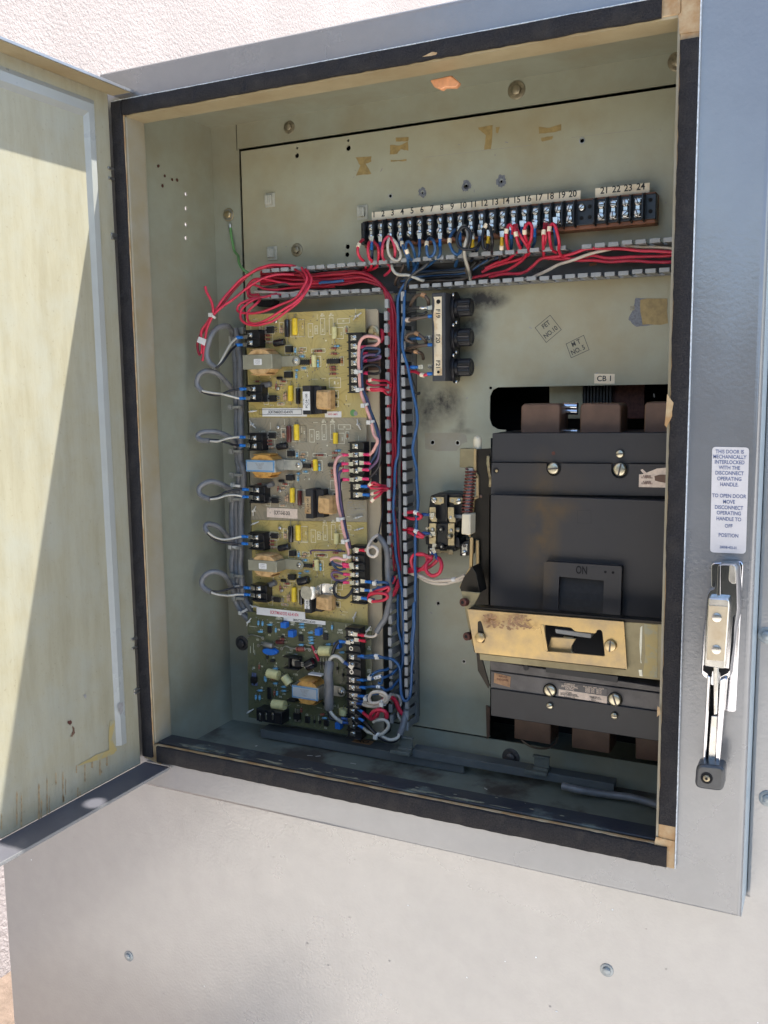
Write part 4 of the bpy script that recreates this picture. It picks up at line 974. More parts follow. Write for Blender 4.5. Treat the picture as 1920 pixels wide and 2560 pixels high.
def scrt(label, mat, fr, quad, tf, v):
    B = Board(label, mat, fr, quad, tf, YB)
    P = B.P
    # --- printed outlines
    for r in ((600, 575, 728, 728), (668, 575, 728, 728), (760, 610, 802, 730), (820, 630, 845, 702), (873, 562, 910, 708), (950, 558, 986, 705), (1022, 565, 1132, 606), (1018, 645, 1076, 745), (1090, 632, 1118, 700), (550, 806, 608, 885), (630, 822, 656, 885),
              (680, 825, 742, 862), (670, 890, 734, 918), (790, 838, 912, 870), (780, 905, 874, 998), (1046, 910, 1080, 985), (694, 998, 748, 1028), (642, 1052, 662, 1108), (544, 1038, 606, 1110), (950, 1100, 1052, 1186), (972, 1215, 1032, 1280), (972, 1305, 1032, 1358),
              (484, 1322, 545, 1345), (360, 1235, 400, 1338), (322, 625, 350, 682), (382, 632, 456, 705), (640, 1188, 770, 1316), (505, 1118, 566, 1146), (380, 700, 440, 770), (470, 520, 500, 520) if 0 else (500, 600, 540, 690)):
        B.rect(*r)
    for t, x, y, rt in (('120', 888, 522, math.pi), ('R-208', 888, 538, math.pi), ('120', 968, 520, math.pi), ('IN-208', 968, 536, math.pi), ('R19', 712, 640, 1.57), ('R17', 780, 670, 1.57), ('R18', 832, 666, 1.57), ('R16', 892, 670, 1.57), ('C8', 1076, 586, 0), ('R12', 1060, 700, 1.57), ('+', 920, 765, 0), ('+', 755, 1085, 0), ('-', 712, 1085, 0), ('K1', 1030, 1145, 1.57), ('R', 1000, 1145, 0), ('Q1', 330, 650, 1.57)):
        B.txt(t, x, y, .0026 if len(t) > 1 else .005, rt)
    # --- capacitors
    B.axial('film_capacitor', 637, 560 + v.get('cy', 0), 640, 712, .0032, 'cap_yellow', bands=None)
    B.axial('film_capacitor', 600, 1165, 600, 1308, .0030, 'cap_yellow')
    B.axial('tubular_capacitor', 568, 572, 570, 730, .0031, v['tub'], lead=.006)
    B.axial('tubular_capacitor', 668, 1190, 668, 1335, .0027, v['tub'])
    B.axial('film_capacitor', 995, 640, 995, 745, .0029, v['cc'], prof=False); B.axial('film_capacitor', 808, 895, 814, 1002, .0029, v['cc'], prof=False)
    # --- electrolytics
    B.can(*v['can1'], .0040); B.can(*v['can2'], .0034, 'greycan' if v.get('gc') else 'cap_black')
    if v.get('can3'): B.can(*v['can3'], .0048)
    # --- transistors, chips
    B.to220(362, 638, 480, 695); B.to220(385, 1255, 505, 1315)
    B.ic(655, 938, 762, 978); B.ic(922, 930, 1038, 968)
    B.block('relay', 548, 812, 602, 868, .006, 'black_plastic'); B.block('relay', 538, 1042, 600, 1098, .006, 'black_plastic')
    B.axial('diode', 478, 1100, 525, 1104, .0018, 'black_plastic')
    for x, y in ((992, 1230), (1010, 1262), (988, 1322), (1008, 1340)): B.axial('diode', x, y - 12, x, y + 12, .0013, 'black_plastic', lead=.002)
    # --- resistors
    for x, y, vt, kd, L in ((392, 716, False, 'res_red', 22), (392, 750, False, 'res_red', 22), (405, 782, False, 'res_tan', 22), (512, 665, True, 'res_tan', 22), (526, 668, True, 'res_tan', 22), (990, 832, False, 'res_red', 24), (1020, 812, False, 'res_blue', 22), (992, 880, False, 'res_red', 26), (852, 856, False, 'res_red', 32),
                            (702, 842, False, 'res_tan', 16), (690, 868, False, 'res_tan', 18), (702, 904, False, 'res_blue', 18), (642, 852, True, 'res_blue', 20), (980, 1000, False, 'res_red', 26), (982, 1025, False, 'res_red', 26), (985, 1062, False, 'res_red', 26), (720, 1012, False, 'res_blue', 18), (652, 1080, True, 'res_blue', 20),
                            (848, 970, True, 'res_blue', 34), (785, 940, True, 'res_red', 30), (470, 1175, True, 'res_red', 24), (515, 1165, False, 'res_tan', 16), (535, 1130, False, 'res_red', 20), (556, 1265, True, 'res_tan', 32), (540, 1270, True, 'res_tan', 24), (514, 1333, False, 'res_tan', 20), (300, 1130, False, 'res_red', 18), (655, 1030, False, 'res_blue', 12), (1104, 670, True, 'glass_diode', 16), (1062, 945, True, 'glass_diode', 22)):
        B.res(x, y, vt, kd, L)
    p = P(478, 590, .002); b = MB(); b.lathe(P(478, 590), NY, [(0, .0022), (.004, .0022), (.0046, .0016)], 14); b.build('trim_can', 'steel', B.root)
    b = MB(); b.lathe(P(495, 1195), NY, [(0, .0020), (.003, .0020), (.0036, .0014)], 12); b.build('trim_can', 'steel_dull', B.root)
    # --- transformers
    B.transformer(v['tf'], v['tl'], v['tm'], v['tt']); B.edge_trafo(*v['et'])
    for (x, y, a) in v['so']: B.standoff(x, y, a)
    return B
simple('greycan', (.13, .135, .14), .3)
tfA = lambda x, y: (x, y)
paint('steel_can', (.40, .38, .28), (.30, .28, .20), .4, .7, .35, ns=30, metal=.35, bumpk=.05); simple('steel_bare', (.50, .49, .44), .38, .8, .25, 90)
B1 = scrt('topmost yellow circuit board, labelled A3-41474, with a plain steel transformer', 'board_yellow', 'A', [(195, 530), (1270, 476), (1285, 1456), (226, 1456)], tfA,
          dict(tub='cap_black', cc='cap_cream', can1=(455, 788, 545, 775), can2=(340, 1165, 425, 1155), gc=True, tf=(165, 892, 430, 1018), tl='small', tm='steel_can', tt=('b', ''), et=(705, 1168, 782, 1430, 710, 1222, 778, 1392, 800, 930, 'white_label', 'PC-24-100'),
               so=[(1208, 545, .6), (265, 1400, .1)]))
B1t = B1.tblock(1172, [737, 813, 890, 965, 1042, 1118, 1193], 1122, 1252, 692, 1235, 1112)
B1l1 = B1.tblock(234, [712, 783], 200, 318, 668, 828, 190); B1l2 = B1.tblock(262, [1200, 1272], 215, 343, 1160, 1318, 205)
b = MB(); b.box(B1.P(306, 0).x, B1.P(715, 0).x, YB - .0006, YB - .0001, B1.P(500, 1447).z, B1.P(500, 1372).z)
b.build('paper_label', 'white_label', B1.root)
b = MB(); q0 = B1.P(322, 1428); q1 = B1.P(704, 1385); b.frame([(q0.x, q0.z), (q1.x, q0.z), (q1.x, q1.z), (q0.x, q1.z)], .0004, YB - .0009); b.text('SCRT/S/60/2X3 A3-41474', B1.P(512, 1408) + Vector((0, -.0009, 0)), .0044, 0, 0, sx=.70); b.build('label_text', 'print_black', B1.root)
b = MB(); p = B1.P(985, 1428); b.prism(rounded([(p.x - .0105, p.z - .0033), (p.x + .0105, p.z - .0033), (p.x + .0105, p.z + .0033), (p.x - .0105, p.z + .0033)], .001), YB - .0005, YB); b.text('W/O 18871', p + Vector((0, -.0007, 0)), .0026, 1); b.build('small_label', ['white_label', 'print_red'], B1.root)
b = MB(); b.cyl(B1.P(1165, 1415), NY, .0038, .0003, 16); b.cyl(B1.P(1188, 1420) + NY * .0002, NY, .0025, .0003, 12, 1); b.build('ink_dot', ['ins_green', 'print_grey'], B1.root)
B1.done()

tfB = lambda x, y: (x * .985 + 25, 150 + (y - 640) * .945)
B2 = scrt('second circuit board from the top, grey brown, with a blue framed transformer label', 'board_grey', 'B', [(225, 15), (1284, 15), (1287, 955), (245, 935)], tfB,
          dict(tub='cap_maroon', cc='cap_yellow', can1=(465, 776, 550, 762), can2=(345, 1155, 425, 1125), gc=True, tf=(172, 897, 438, 1022), tl='blue', tm='steel_bare', tt=('nobolt', '', 'coil_orange'), et=(718, 1180, 790, 1462, 712, 1248, 772, 1414, 805, 935, 'adhesive', 'PC-24-100'),
               so=[(245, 560, 2.3), (1215, 560, 1.9), (260, 1385, 1.2), (1205, 1447, .3)]))
inv = lambda fr_tf, x, y: None
def rawtb(B, xs, ys, x0, x1, y0, y1, finx, **k):
    old = B.tf; B.tf = lambda x, y: (x, y); r = B.tblock(xs, ys, x0, x1, y0, y1, finx, **k); B.tf = old; return r
B2t = rawtb(B2, 1187, [274, 350, 420, 494, 570, 640, 712], 1135, 1266, 232, 752, 1125)
B2l1 = rawtb(B2, 270, [198, 270], 222, 345, 152, 312, 215); B2l2 = rawtb(B2, 295, [668, 740], 238, 366, 625, 785, 230)
B2.tf = lambda x, y: (x, y)
b = MB(); q0 = B2.P(390, 905); q1 = B2.P(663, 845); b.box(q0.x, q1.x, YB - .0006, YB - .0001, q0.z - .0008, q1.z + .0008); b.text('SCRT-S-60-2X3', B2.P(526, 875) + Vector((0, -.0008, 0)), .0064, 1, 0, sx=.52); b.build('paper_label', ['pink_label', 'print_black'], B2.root)
b = MB(); 
for k in range(40):
    a = rr.uniform(1115, 1260); c_ = rr.uniform(770, 905); p = B2.P(a, c_); l = rr.uniform(.0005, .002); b.box(p.x - l, p.x + l, YB - .0002, YB - .0001, p.z - .0003, p.z + .0003)
b.build('ink_smudge', 'print_grey', B2.root)
B2.done()

tfC = lambda x, y: (x * .965 + 53, 1055 + (y - 640) * .93)
B3 = scrt('third circuit board from the top, yellow, with a bent metal strap over its lower transformer', 'board_yellow', 'B', [(248, 938), (1286, 958), (1295, 1895), (262, 1760)], tfC,
          dict(tub='cap_black', cc='cap_cream', can1=(460, 790, 555, 768), can2=(340, 1155, 430, 1120), gc=True, tf=(167, 895, 432, 1025), tl='small', tm='steel_can', tt=('nobolt', ''), et=(695, 1200, 762, 1420, 696, 1238, 746, 1378, 775, 915, 'white_label', 'PC-24-100'),
               so=[(240, 545, .4), (1213, 600, .3), (1175, 1450, 1.3), (235, 1345, -.1)], can3=(640, 1115, 735, 1090)))
B3t = rawtb(B3, 1190, [1217, 1288, 1360, 1430, 1503, 1572, 1642], 1150, 1270, 1165, 1690, 1128)
B3l1 = rawtb(B3, 288, [1095, 1163], 235, 362, 1045, 1205, 228); B3l2 = rawtb(B3, 310, [1555, 1622], 258, 385, 1512, 1672, 250)
B3.tf = lambda x, y: (x, y); B3.fr = 'C'
q0 = B3.P(303, 380); q1 = B3.P(700, 318)
b = MB(); b.box(q0.x, q1.x, YB4 - .0016, YB4 - .0010, B3.P(303, 372).z, B3.P(303, 312).z)
b.text('SCRT/M/60/2X3 A3-41474', (B3.P(520, 340).x + .0015, YB4 - .0018, (B3.P(303, 372).z + B3.P(303, 312).z) / 2), .0054, 1, 0, sx=.66); b.build('paper_label', ['white_label', 'print_red'], B3.root)
# bent strap
sm = MB(); pA = B3.P(690, 205, .030); pBq = B3.P(800, 175, .026); pC = B3.P(890, 175, .006)
sm.prism(rounded([(pA.x - .0078, pA.z - .0075), (pA.x + .006, pA.z - .0075), (pA.x + .006, pA.z + .0075), (pA.x - .0078, pA.z + .0075)], .006), pA.y - .001, pA.y)
W2 = .0062
V = []
for (x, y, z, w_) in ((pA.x + .005, pA.y - .001, pA.z, .0075), (pA.x + .009, pA.y + .003, pA.z + .0003, .0066), (pC.x - .010, pC.y - .004, pC.z, W2), (pC.x - .006, pC.y - .001, pC.z, W2), (pC.x + .004, pC.y - .001, pC.z, W2), (pC.x + .0075, pC.y - .001, pC.z, W2 * .6)):
    V += [(x, y, z - w_), (x, y, z + w_), (x, y + .001, z + w_), (x, y + .001, z - w_)]
F = []
for i in range(5):
    for k in range(4): F.append((4 * i + k, 4 * i + (k + 1) % 4, 4 * i + 4 + (k + 1) % 4, 4 * i + 4 + k))
F += [(0, 1, 2, 3), (20, 21, 22, 23)]
sm.add(V, F); sm.build('bent_strap', 'steel', B3.root, bevel=.0002); screw('screw', (pC.x + .001, pC.y - .001, pC.z), .0028, .7, B3.root)
B3.done()

# --------- bottom board, a different kind
B4 = Board('bottom circuit board, dark green, crowded with small blue resistors', 'board_green', 'C', [(195, 362), (1222, 482), (1232, 1418), (203, 1238)], lambda x, y: (x, y), YB4)
B4t = B4.tblock(1062, [543, 608, 668, 740, 802, 862, 930, 992, 1057, 1123, 1186, 1248, 1310, 1372], 1018, 1135, 490, 1405, 1012, ends=(2, 5))
B4.fr = 'D'
# blue trimmers
for x0, y0, x1, y1 in ((515, 105, 600, 200), (635, 235, 722, 345), (1062, 205, 1140, 318), (1362, 430, 1450, 530), (1385, 1700, 1470, 1815)): B4.block('trimmer', x0, y0, x1, y1, .008, 'trim_blue')
b = MB(); a = B4.P(300, 555, .003); b.lathe(B4.P(375, 560, 0), NY, [(0, .0105), (.004, .0105), (.0055, .009)], 20); b.v = [Vector((v.x, v.y, a.z + (v.z - a.z) * .42)) for v in b.v]; b.build('disc_capacitor', 'trim_blue', B4.root)
for x0, y0, x1, y1, pn in ((303, 175, 362, 275, 'v'), (800, 305, 868, 410, 'v'), (1195, 285, 1262, 388, 'v'), (300, 1140, 358, 1335, 'v'), (905, 1605, 970, 1715, 'v'), (1205, 1655, 1272, 1765, 'v')): B4.ic(x0, y0, x1, y1, pins=pn)
for x0, y0, x1, y1 in ((320, 910, 490, 950), (575, 960, 665, 1085), (400, 1405, 590, 1430), (1150, 555, 1330, 560)): B4.axial('film_capacitor', x0, y0, x1, y1, .0058 if x0 != 575 else .0052, 'cap_cream', prof=False)
B4.axial('film_capacitor', 1525, 1480, 1525, 1570, .0055, 'cap_cream', prof=False)
B4.axial('tubular_capacitor', 250, 455, 405, 480, .0038, 'steel_dull'); B4.axial('diode', 450, 415, 575, 415, .0026, 'cap_maroon'); B4.axial('diode', 775, 528, 905, 528, .0028, 'res_red', lead=.010, bands=('cap_maroon',))
B4.axial('diode', 1020, 470, 1130, 720, .0014, 'ins_red', lead=.001)
B4.can(935, 800, 1060, 735, .0062)
for (x, y, vt) in ((165, 110, 1), (232, 120, 1), (200, 250, 0), (445, 225, 1), (860, 130, 0), (860, 180, 0), (1000, 265, 0), (1005, 340, 0), (1010, 380, 0), (1015, 430, 0), (1340, 180, 1), (1285, 455, 0), (850, 460, 0), (440, 840, 0), (270, 1000, 1), (285, 1010, 1), (440, 1075, 0), (575, 1130, 0), (575, 1195, 0), (195, 1190, 0), (125, 1295, 1), (185, 1300, 1), (465, 1230, 1), (1225, 1630, 0), (1500, 580, 0), (350, 140, 0)):
    B4.res(x, y, bool(vt), 'res_blue', 34, .0013, ('print_blue',))
for (x, y, vt) in ((178, 810, 1), (420, 1230, 1), (850, 1500, 1), (1190, 1570, 0), (545, 372, 0), (400, 1008, 0)): B4.res(x, y, bool(vt), 'res_red', 34, .0013)
for (x, y, vt) in ((1160, 760, 1), (1205, 760, 1), (1250, 760, 1), (1425, 835, 1), (1515, 940, 1), (305, 660, 1), (550, 330, 0), (1060, 1680, 1), (1148, 1690, 1), (1355, 1400, 1), (1205, 1400, 1)): B4.axial('diode', x - (0 if vt else 18), y - (24 if vt else 0), x + (0 if vt else 18), y + (24 if vt else 0), .0014, 'black_plastic', lead=.005)
B4.block('transistor', 345, 705, 405, 745, .005, 'black_plastic')
# regulator on a black finned sink
a = B4.P(590, 640, .010); c_ = B4.P(810, 865, .010); b = MB(); b.box(a.x + .004, c_.x, YB4 - .0035, YB4 - .0015, c_.z, a.z); b.box(a.x - .002, c_.x, YB4 - .012, YB4 - .0015, a.z - .0012, a.z); b.box(a.x - .002, c_.x, YB4 - .012, YB4 - .0015, c_.z, c_.z + .0012); b.box(a.x + .004, a.x + .0055, YB4 - .010, YB4 - .0015, c_.z, a.z)
b.build('heat_sink', 'black_plastic', B4.root, bevel=.0002)
def reg(x0, y0, x1, y1, h):
    a = B4.P(x0, y0, h); c = B4.P(x1, y1, h); w = c.x - a.x; b = MB(); Z0, Z1 = sorted((a.z, c.z)); b.box(a.x, a.x + w * .62, YB4 - h, YB4 - h + .0013, Z0, Z1, 1); b.box(a.x + w * .32, a.x + w * .78, YB4 - h - .003, YB4 - h, Z0 + .001, Z1 - .001); 
    for k in (.25, .5, .75): zz = Z0 + (Z1 - Z0) * k; b.box(a.x + w * .78, c.x, YB4 - h - .001, YB4 - h, zz - .0005, zz + .0005, 1)
    b.cyl((a.x + w * .16, YB4 - h, (Z0 + Z1) / 2), NY, .0022, .001, 12, 1); b.build('transistor', ['black_plastic', 'steel_dull'], B4.root, bevel=.0001)
reg(700, 690, 890, 825, .0060)
def regv(x0, y0, x1, y1, up):
    a = B4.P(x0, y0, .004); c = B4.P(x1, y1, .004); Z1, Z0 = a.z, c.z; h = Z1 - Z0; b = MB(); b.box(a.x, c.x, YB4 - .0050, YB4 - .0012, Z0 + h * .22, Z0 + h * .70); b.box(a.x, c.x, YB4 - .0026, YB4 - .0012, Z0, Z0 + h * .24, 1)
    for k in (.2, .5, .8): xx = a.x + (c.x - a.x) * k; b.box(xx - .0005, xx + .0005, YB4 - .003, YB4 - .002, Z0 + h * .70, Z1, 1)
    b.cyl(((a.x + c.x) / 2, YB4 - .0026, Z0 + h * .12), NY, .0014, .0001, 12); b.build('transistor', ['black_plastic', 'steel_dull' if up else 'print_blue'], B4.root, bevel=.0001)
regv(725, 1480, 828, 1705, True); regv(42, 905, 132, 1120, False)
B4.block('rectifier', 620, 1330, 755, 1385, .008, 'black_plastic')
# transformer with a blue bordered label and orange winding
B4.fr = 'C'; tf = (560, 966, 780, 1108)
B4.transformer(tf, 'blue', 'steel_bare', ('b', '', 'coil_orange'))
b = MB(); p = B4.P(748, 885, .016); b.box(p.x - .008, p.x + .010, p.y - .0006, p.y + .008, p.z - .001, p.z + .0004); b.build('paper_flap', 'white_label', B4.root, bevel=.0003)
# three-way block, lower left
a = B4.P(265, 1165, .017); c_ = B4.P(480, 1290, .017)
b = MB(); b.box(a.x, c_.x, YB4 - .017, YB4, c_.z - .002, a.z); tb = b.build('terminal_block', 'black_plastic', B4.root, bevel=.0008)
for x in (300, 352, 406):
    p = B4.P(x, 1228, .0172); q = MB(); q.box(p.x - .0022, p.x + .0022, YB4 - .0172, YB4 - .0168, p.z - .007, p.z + .007); q.build('wire_slot', 'void_black', tb)
    q = MB(); q.box(p.x - .0012, p.x + .0012, YB4 - .0178, YB4 - .0170, p.z - .0045, p.z + .0045); q.lathe((p.x, YB4 - .0178, p.z + .002), NY, [(0, .0016), (.0008, .0012)], 10); q.build('contact', 'steel', tb)
for (x, y, an) in ((213, 445, 1.0), (222, 1185, .6), (1200, 515, 1.0)): B4.standoff(x, y, an)
B4.fr = 'D'; B4.silk
for t, x, y in (('R16', 215, 222), ('R24', 368, 105), ('IC6', 345, 302), ('R14', 635, 128), ('D11', 565, 295), ('R36', 490, 215), ('R39', 885, 218), ('IC5', 845, 265), ('IC4', 1245, 245), ('R32', 745, 298), ('ZERO', 715, 95), ('OUTPUT', 495, 42), ('ZERO', 490, 15), ('DIFF', 710, 130), ('BAND', 1145, 158), ('ZERO', 1470, 222), ('SHUNT', 1468, 262), ('R22', 985, 398), ('R28', 1020, 245), ('C33', 695, 545),
                ('C3', 1050, 672), ('Q1', 405, 665), ('REG 1', 760, 930), ('C13', 695, 990), ('R15', 445, 805), ('R17', 575, 1240), ('C31', 155, 375), ('R9', 220, 1140), ('R4', 225, 800), ('Q2', 95, 825), ('REG', 655, 1620), ('IC1', 940, 1572), ('C2', 1385, 1430), ('IC2', 1240, 1785), ('R', 455, 755), ('A', 1048, 875), ('5', 1138, 890), ('R13', 515, 1285), ('R12', 440, 1105)):
    B4.txt(t, x, y, .0030, math.pi if len(t) > 1 else 0, .8)
for pts in ([(40, 480, 40, 590), (88, 430, 88, 590), (20, 160, 150, 175), (785, 895, 845, 838), (560, 620, 560, 660)],):
    for x0, y0, x1, y1 in pts:
        a = B4.P(x0, y0); e = B4.P(x1, y1); B4.silk.tube([a + NY * .0002, e + NY * .0002], .0002, 4)
B4.fr = 'C'
for t, x, y in (('OUT', 1212, 492), ('DRIVE', 1205, 512), ('14', 1165, 530), ('12', 1165, 665), ('ACS', 1205, 672), ('IN', 1205, 655), ('10', 1165, 785), ('9', 1160, 850), ('OUT', 1205, 845), ('ACS', 1205, 862), ('8', 1160, 912)): B4.txt(t, x, y, .0030, math.pi)
B4.done()
# upside-down label on the bottom board
lb = MB(); q0 = B4.P(497, 430); q1 = B4.P(842, 402); lb.box(q0.x, q1.x, YB4 - .0008, YB4 - .0002, q0.z - .0005, B4.P(497, 402).z); lb.text('SVCRT/5/60/GL270/80', ((q0.x + q1.x) / 2, YB4 - .0010, (q0.z - .0005 + B4.P(497, 402).z) / 2), .0038, 1, math.pi, sx=.85)
lb.build('paper_label', ['white_label', 'print_black'], B4.root)
# jumper leads on the bottom board: bare hooked wires
for nm, pts in (('bare_lead', [(5, 320), (60, 300), (190, 330), (240, 350)]), ('bare_lead', [(170, 470), (250, 455), (300, 470)]), ('bare_lead', [(540, 520), (600, 480), (680, 510), (780, 520)]), ('bare_lead', [(900, 525), (960, 520), (985, 540)]), ('bare_lead', [(1085, 570), (1110, 555), (1150, 560)])):
    B4.fr = 'D'; P = [B4.P(x, y, .003) for x, y in pts]; b = MB(); b.tube(smooth(P, 4), .0006, 6)
    for p in (P[0], P[-1]): b.ring(p, NY, .0010, .0019, .0008, 14)
    b.build(nm, 'steel_dull', B4.root)

# ================================================================ circuit breaker
YF = .088
cb = thing('circuit_breaker', 'large black moulded breaker marked ON filling the right side of the cabinet', 'circuit breaker', at('Q', 820, 1180, .10))
def part(name, mats, fr, pts, Y, d, par, bevel=.0006, rnd=0, label=None):
    b = MB(); b.pp(fr, pts, Y, d, 0, rnd); o = b.build(name, mats, par, bevel=bevel)
    if label: o['label'] = label
    return o
body = part('main_cover', 'breaker_bakelite', 'R', [(190, 963), (1470, 1008), (1470, 2150), (185, 2150)], YF, .09, cb)
part('terminal_cover', 'breaker_bakelite', 'R', [(203, 524), (1480, 519), (1480, 744), (198, 733)], .100, .07, cb, label='upper terminal cover')
mc = MB(); mc.pp('R', [(198, 736), (1480, 747), (1480, 973), (192, 958)], .0965, .08); mc = mc.build('mounting_cover', 'breaker_bakelite', cb)
c = MB()
for x, y, r in ((642, 775, 50), (1115, 785, 56)):
    p = at('R', x, y, .0965); w_ = r * .000145; c.cyl((p.x, .09, p.z), (0, 1, 0), w_, .011, 24); 
cut(mc, c)
c = MB()
for x, y, r in ((642, 775, 50), (1115, 785, 56)):
    p = at('R', x, y, .0965); w_ = r * .000145; c.box(p.x - w_ * .98, p.x + w_ * .98, .09, .1008, p.z, p.z + .02)
cut(mc, c)
part('parting_line', 'void_black', 'R', [(192, 955), (1480, 972), (1480, 1012), (190, 968)], .099, .02, cb, 0)
for fr, x, y, Y, r, an, nm in (('R', 640, 775, .0960, .0058, .12, 'cover_screw'), ('R', 1117, 783, .0960, .0062, 1.35, 'cover_screw'), ('R', 1117, 670, .0998, .0038, .1, 'cover_screw'), ('Q', 650, 957, .083, .0060, -1.0, 'cover_screw'), ('Q', 1100, 1020, .083, .0064, -1.25, 'cover_screw'), ('Q', 650, 1062, .0822, .0033, .4, 'cover_screw'), ('Q', 1097, 1130, .0822, .0034, 0, 'cover_screw')):
    screw(nm, at(fr, x, y, Y), r, an, cb, 'screw_brass', h=.0028) if 'screw_brass' in MATS else (simple('screw_brass', (.52, .48, .36), .32, 1, .3, 150, .1), screw(nm, at(fr, x, y, Y), r, an, cb, 'screw_brass', h=.0028))
for x, y, r in ((640, 667, .0018), (1060 - 420, 667, .001)):
    b = MB(); b.cyl(at('R', x, y, .0999), NY, r, .0003, 18); b.build('screw_hole', 'rust', cb); break
b = MB(); b.cyl(at('R', 228, 790, .0964), NY, .0029, .0003, 18, 1); b.cyl(at('R', 234, 793, .0961), NY, .0014, .0006, 14, 0); b.build('brass_insert', ['zinc_yellow', 'void_black'], cb)
b = MB(); Q = [A2('R', x, y, YF) for x, y in ((812, 1076), (908, 1073), (910, 1168), (813, 1165))]; b.frame(Q, .0004, YF - .0002); b.build('moulded_square', 'black_dull', cb)
# handle window
esc = MB(); esc.pp('Q', [(610, 66), (1146, 100), (1132, 560), (592, 560)], .0785, .012, 0, .002); esc = esc.build('handle_surround', 'breaker_bakelite', cb)
c = MB(); Pq = [A2('Q', x, y, .0785) for x, y in ((712, 170), (1022, 198), (1012, 520), (702, 520))]; c.prism(Pq, .07, .0865); cut(esc, c)
b = MB(); a = at('Q', 712, 170, .086); c_ = at('Q', 1022, 430, .086)
for k in range(8):
    t0, t1 = k / 8, (k + 1) / 8; f = lambda t: .0862 - .0042 * math.sin(t * math.pi)
    z0 = a.z + (c_.z - .02 - a.z) * t0; z1 = a.z + (c_.z - .02 - a.z) * t1; b.add([(a.x, f(t0), z0), (c_.x, f(t0), z0), (c_.x, f(t1), z1), (a.x, f(t1), z1)], [(0, 1, 2, 3)], 0, True)
b.build('handle_shutter', 'cap_black_matte', cb) if 'cap_black_matte' in MATS else (simple('cap_black_matte', (.008, .008, .009), .62, 0, .4, 300, .2), b.build('handle_shutter', 'cap_black_matte', cb))
b = MB(); b.text('ON', at('Q', 868, 128, .0782), .0105, 0, rad(0), sx=.66)
for x, y in ((1032, 138), (1085, 142)): b.cyl(at('Q', x, y, .0784), NY, .0012, .0002, 14)
b.build('on_marking', 'void_black', cb)
# lower covers
part('lower_cover', 'breaker_light', 'Q', [(232, 750), (1420, 935), (1420, 972), (238, 818)], .086, .06, cb)
part('nameplate_window', 'breaker_dark', 'Q', [(620, 793), (1122, 860), (1116, 902), (620, 832)], .0852, .003, cb, .0003)
part('lower_cover', 'breaker_light', 'Q', [(238, 823), (1420, 979), (1420, 1103), (240, 940)], .0845, .06, cb)
part('lower_terminal_cover', 'breaker_dark', 'Q', [(240, 942), (1420, 1105), (1420, 1312), (240, 1132)], .0825, .06, cb)
for x, y in ((650, 957), (1100, 1020)):
    b = MB(); b.cyl(at('Q', x, y, .0841), NY, .0070, .0003, 22); b.build('screw_recess', 'void_black', cb)
b = MB(); b.cyl(at('Q', 484, 800, .0857), NY, .0027, .0004, 18); b.build('screw_hole', 'black_dull', cb)
b = MB(); Ql = [(710, 900), (1046, 945), (1042, 1048), (708, 993)]; b.pp('Q', Ql, .0839, .0005, 0); b.pp('Q', [(710, 948), (1044, 998), (1042, 1048), (708, 993)], .0836, .0002, 1)
rt = -rad(6)
for t, x, y, h in (('CURRENT', 786, 917, .0030), ('INTERRUPTING', 786, 933, .0030), ('RATING', 786, 948, .0030), ('MAX. R.M.S. AMPS.  VOLTS', 950, 938, .0022), ('22,000  SYM.   600 AC', 950, 950, .0022), ('30,000  SYM.   480 AC', 950, 961, .0022), ('42,000  SYM.   240 AC', 950, 972, .0022)):
    p = at('Q', x, y, .0835); b.text(t, p, h, 1, 0, sx=.78)
for t, x, y in (('TYPE MAL', 780, 972), ('NOT FOR USE IN LOWER', 780, 982), ('RATED CURRENT BREAKER', 785, 992), ('FOR HACR TYPE', 785, 1004), ('UNLESS SEE NO.', 960, 1003), ('TERMINAL CU-AL', 965, 1013), ('ISSUE 8', 950, 1024), ('MADE IN U.S.A.', 955, 1035)):
    b.text(t, at('Q', x, y, .0834), .0018, 2, 0, sx=.8)
b.build('rating_label', ['breaker_light', 'pink_label', 'print_black'], cb)
b = MB(); b.pp('Q', [(265, 836), (379, 862), (373, 936), (261, 904)], .0841, .0003)
for t, x, y in (('REPLACE', 325, 862), ('THE COVER', 322, 884)): b.text(t, at('Q', x, y, .0839), .0028, 1, 0, sx=.8)
b.build('warning_label', ['orange_label', 'rust'], cb)
b = MB(); b.pp('R', [(1262, 786), (1276, 780), (1305, 806), (1345, 790), (1380, 776), (1450, 770), (1450, 913), (1250, 908), (1252, 818), (1285, 815), (1272, 800)], .0960, .0004)
for k, y in enumerate((830, 842, 872, 884)): b.text('R.300PWR4' if k % 2 else 'A.SERIES', at('R', 1308, y,   .0958), .0022, 1, 0, sx=.9)
b.pp('R', [(1362, 830), (1400, 820), (1450, 820), (1450, 880), (1400, 872), (1365, 862)], .0957, .0002, 2); b.build('torn_label', ['pink_label', 'rust', 'copper_brown'], cb)
# terminal lugs above and below, brown copper straps
for pts in ([(398, 700), (408, 330), (430, 312), (672, 312), (690, 330), (680, 700)], [(822, 700), (830, 330), (850, 308), (1105, 310), (1125, 330), (1120, 700)], [(1280, 700), (1290, 320), (1310, 300), (1540, 300), (1540, 700)]):
    part('terminal_strap', 'copper_brown', 'R', pts, .118, .03, cb, .0015)
for pts in ([(402, 1000), (655, 1040), (655, 1333), (402, 1290)], [(800, 1060), (1068, 1100), (1062, 1396), (800, 1352)], [(1240, 1100), (1440, 1130), (1440, 1455), (1240, 1430)]):
    part('terminal_strap', 'copper_brown', 'Q', pts, .120, .03, cb, .001)
for y, w_ in ((330, .0042), (366, .0032), (506, .0020)):
    b = MB(); a = at('R', 715, y, .140); c_ = at('R', 812, y + 3, .140); b.tube([a, c_], w_, 16); b.build('bus_stud', 'chrome', cb, angle=50)
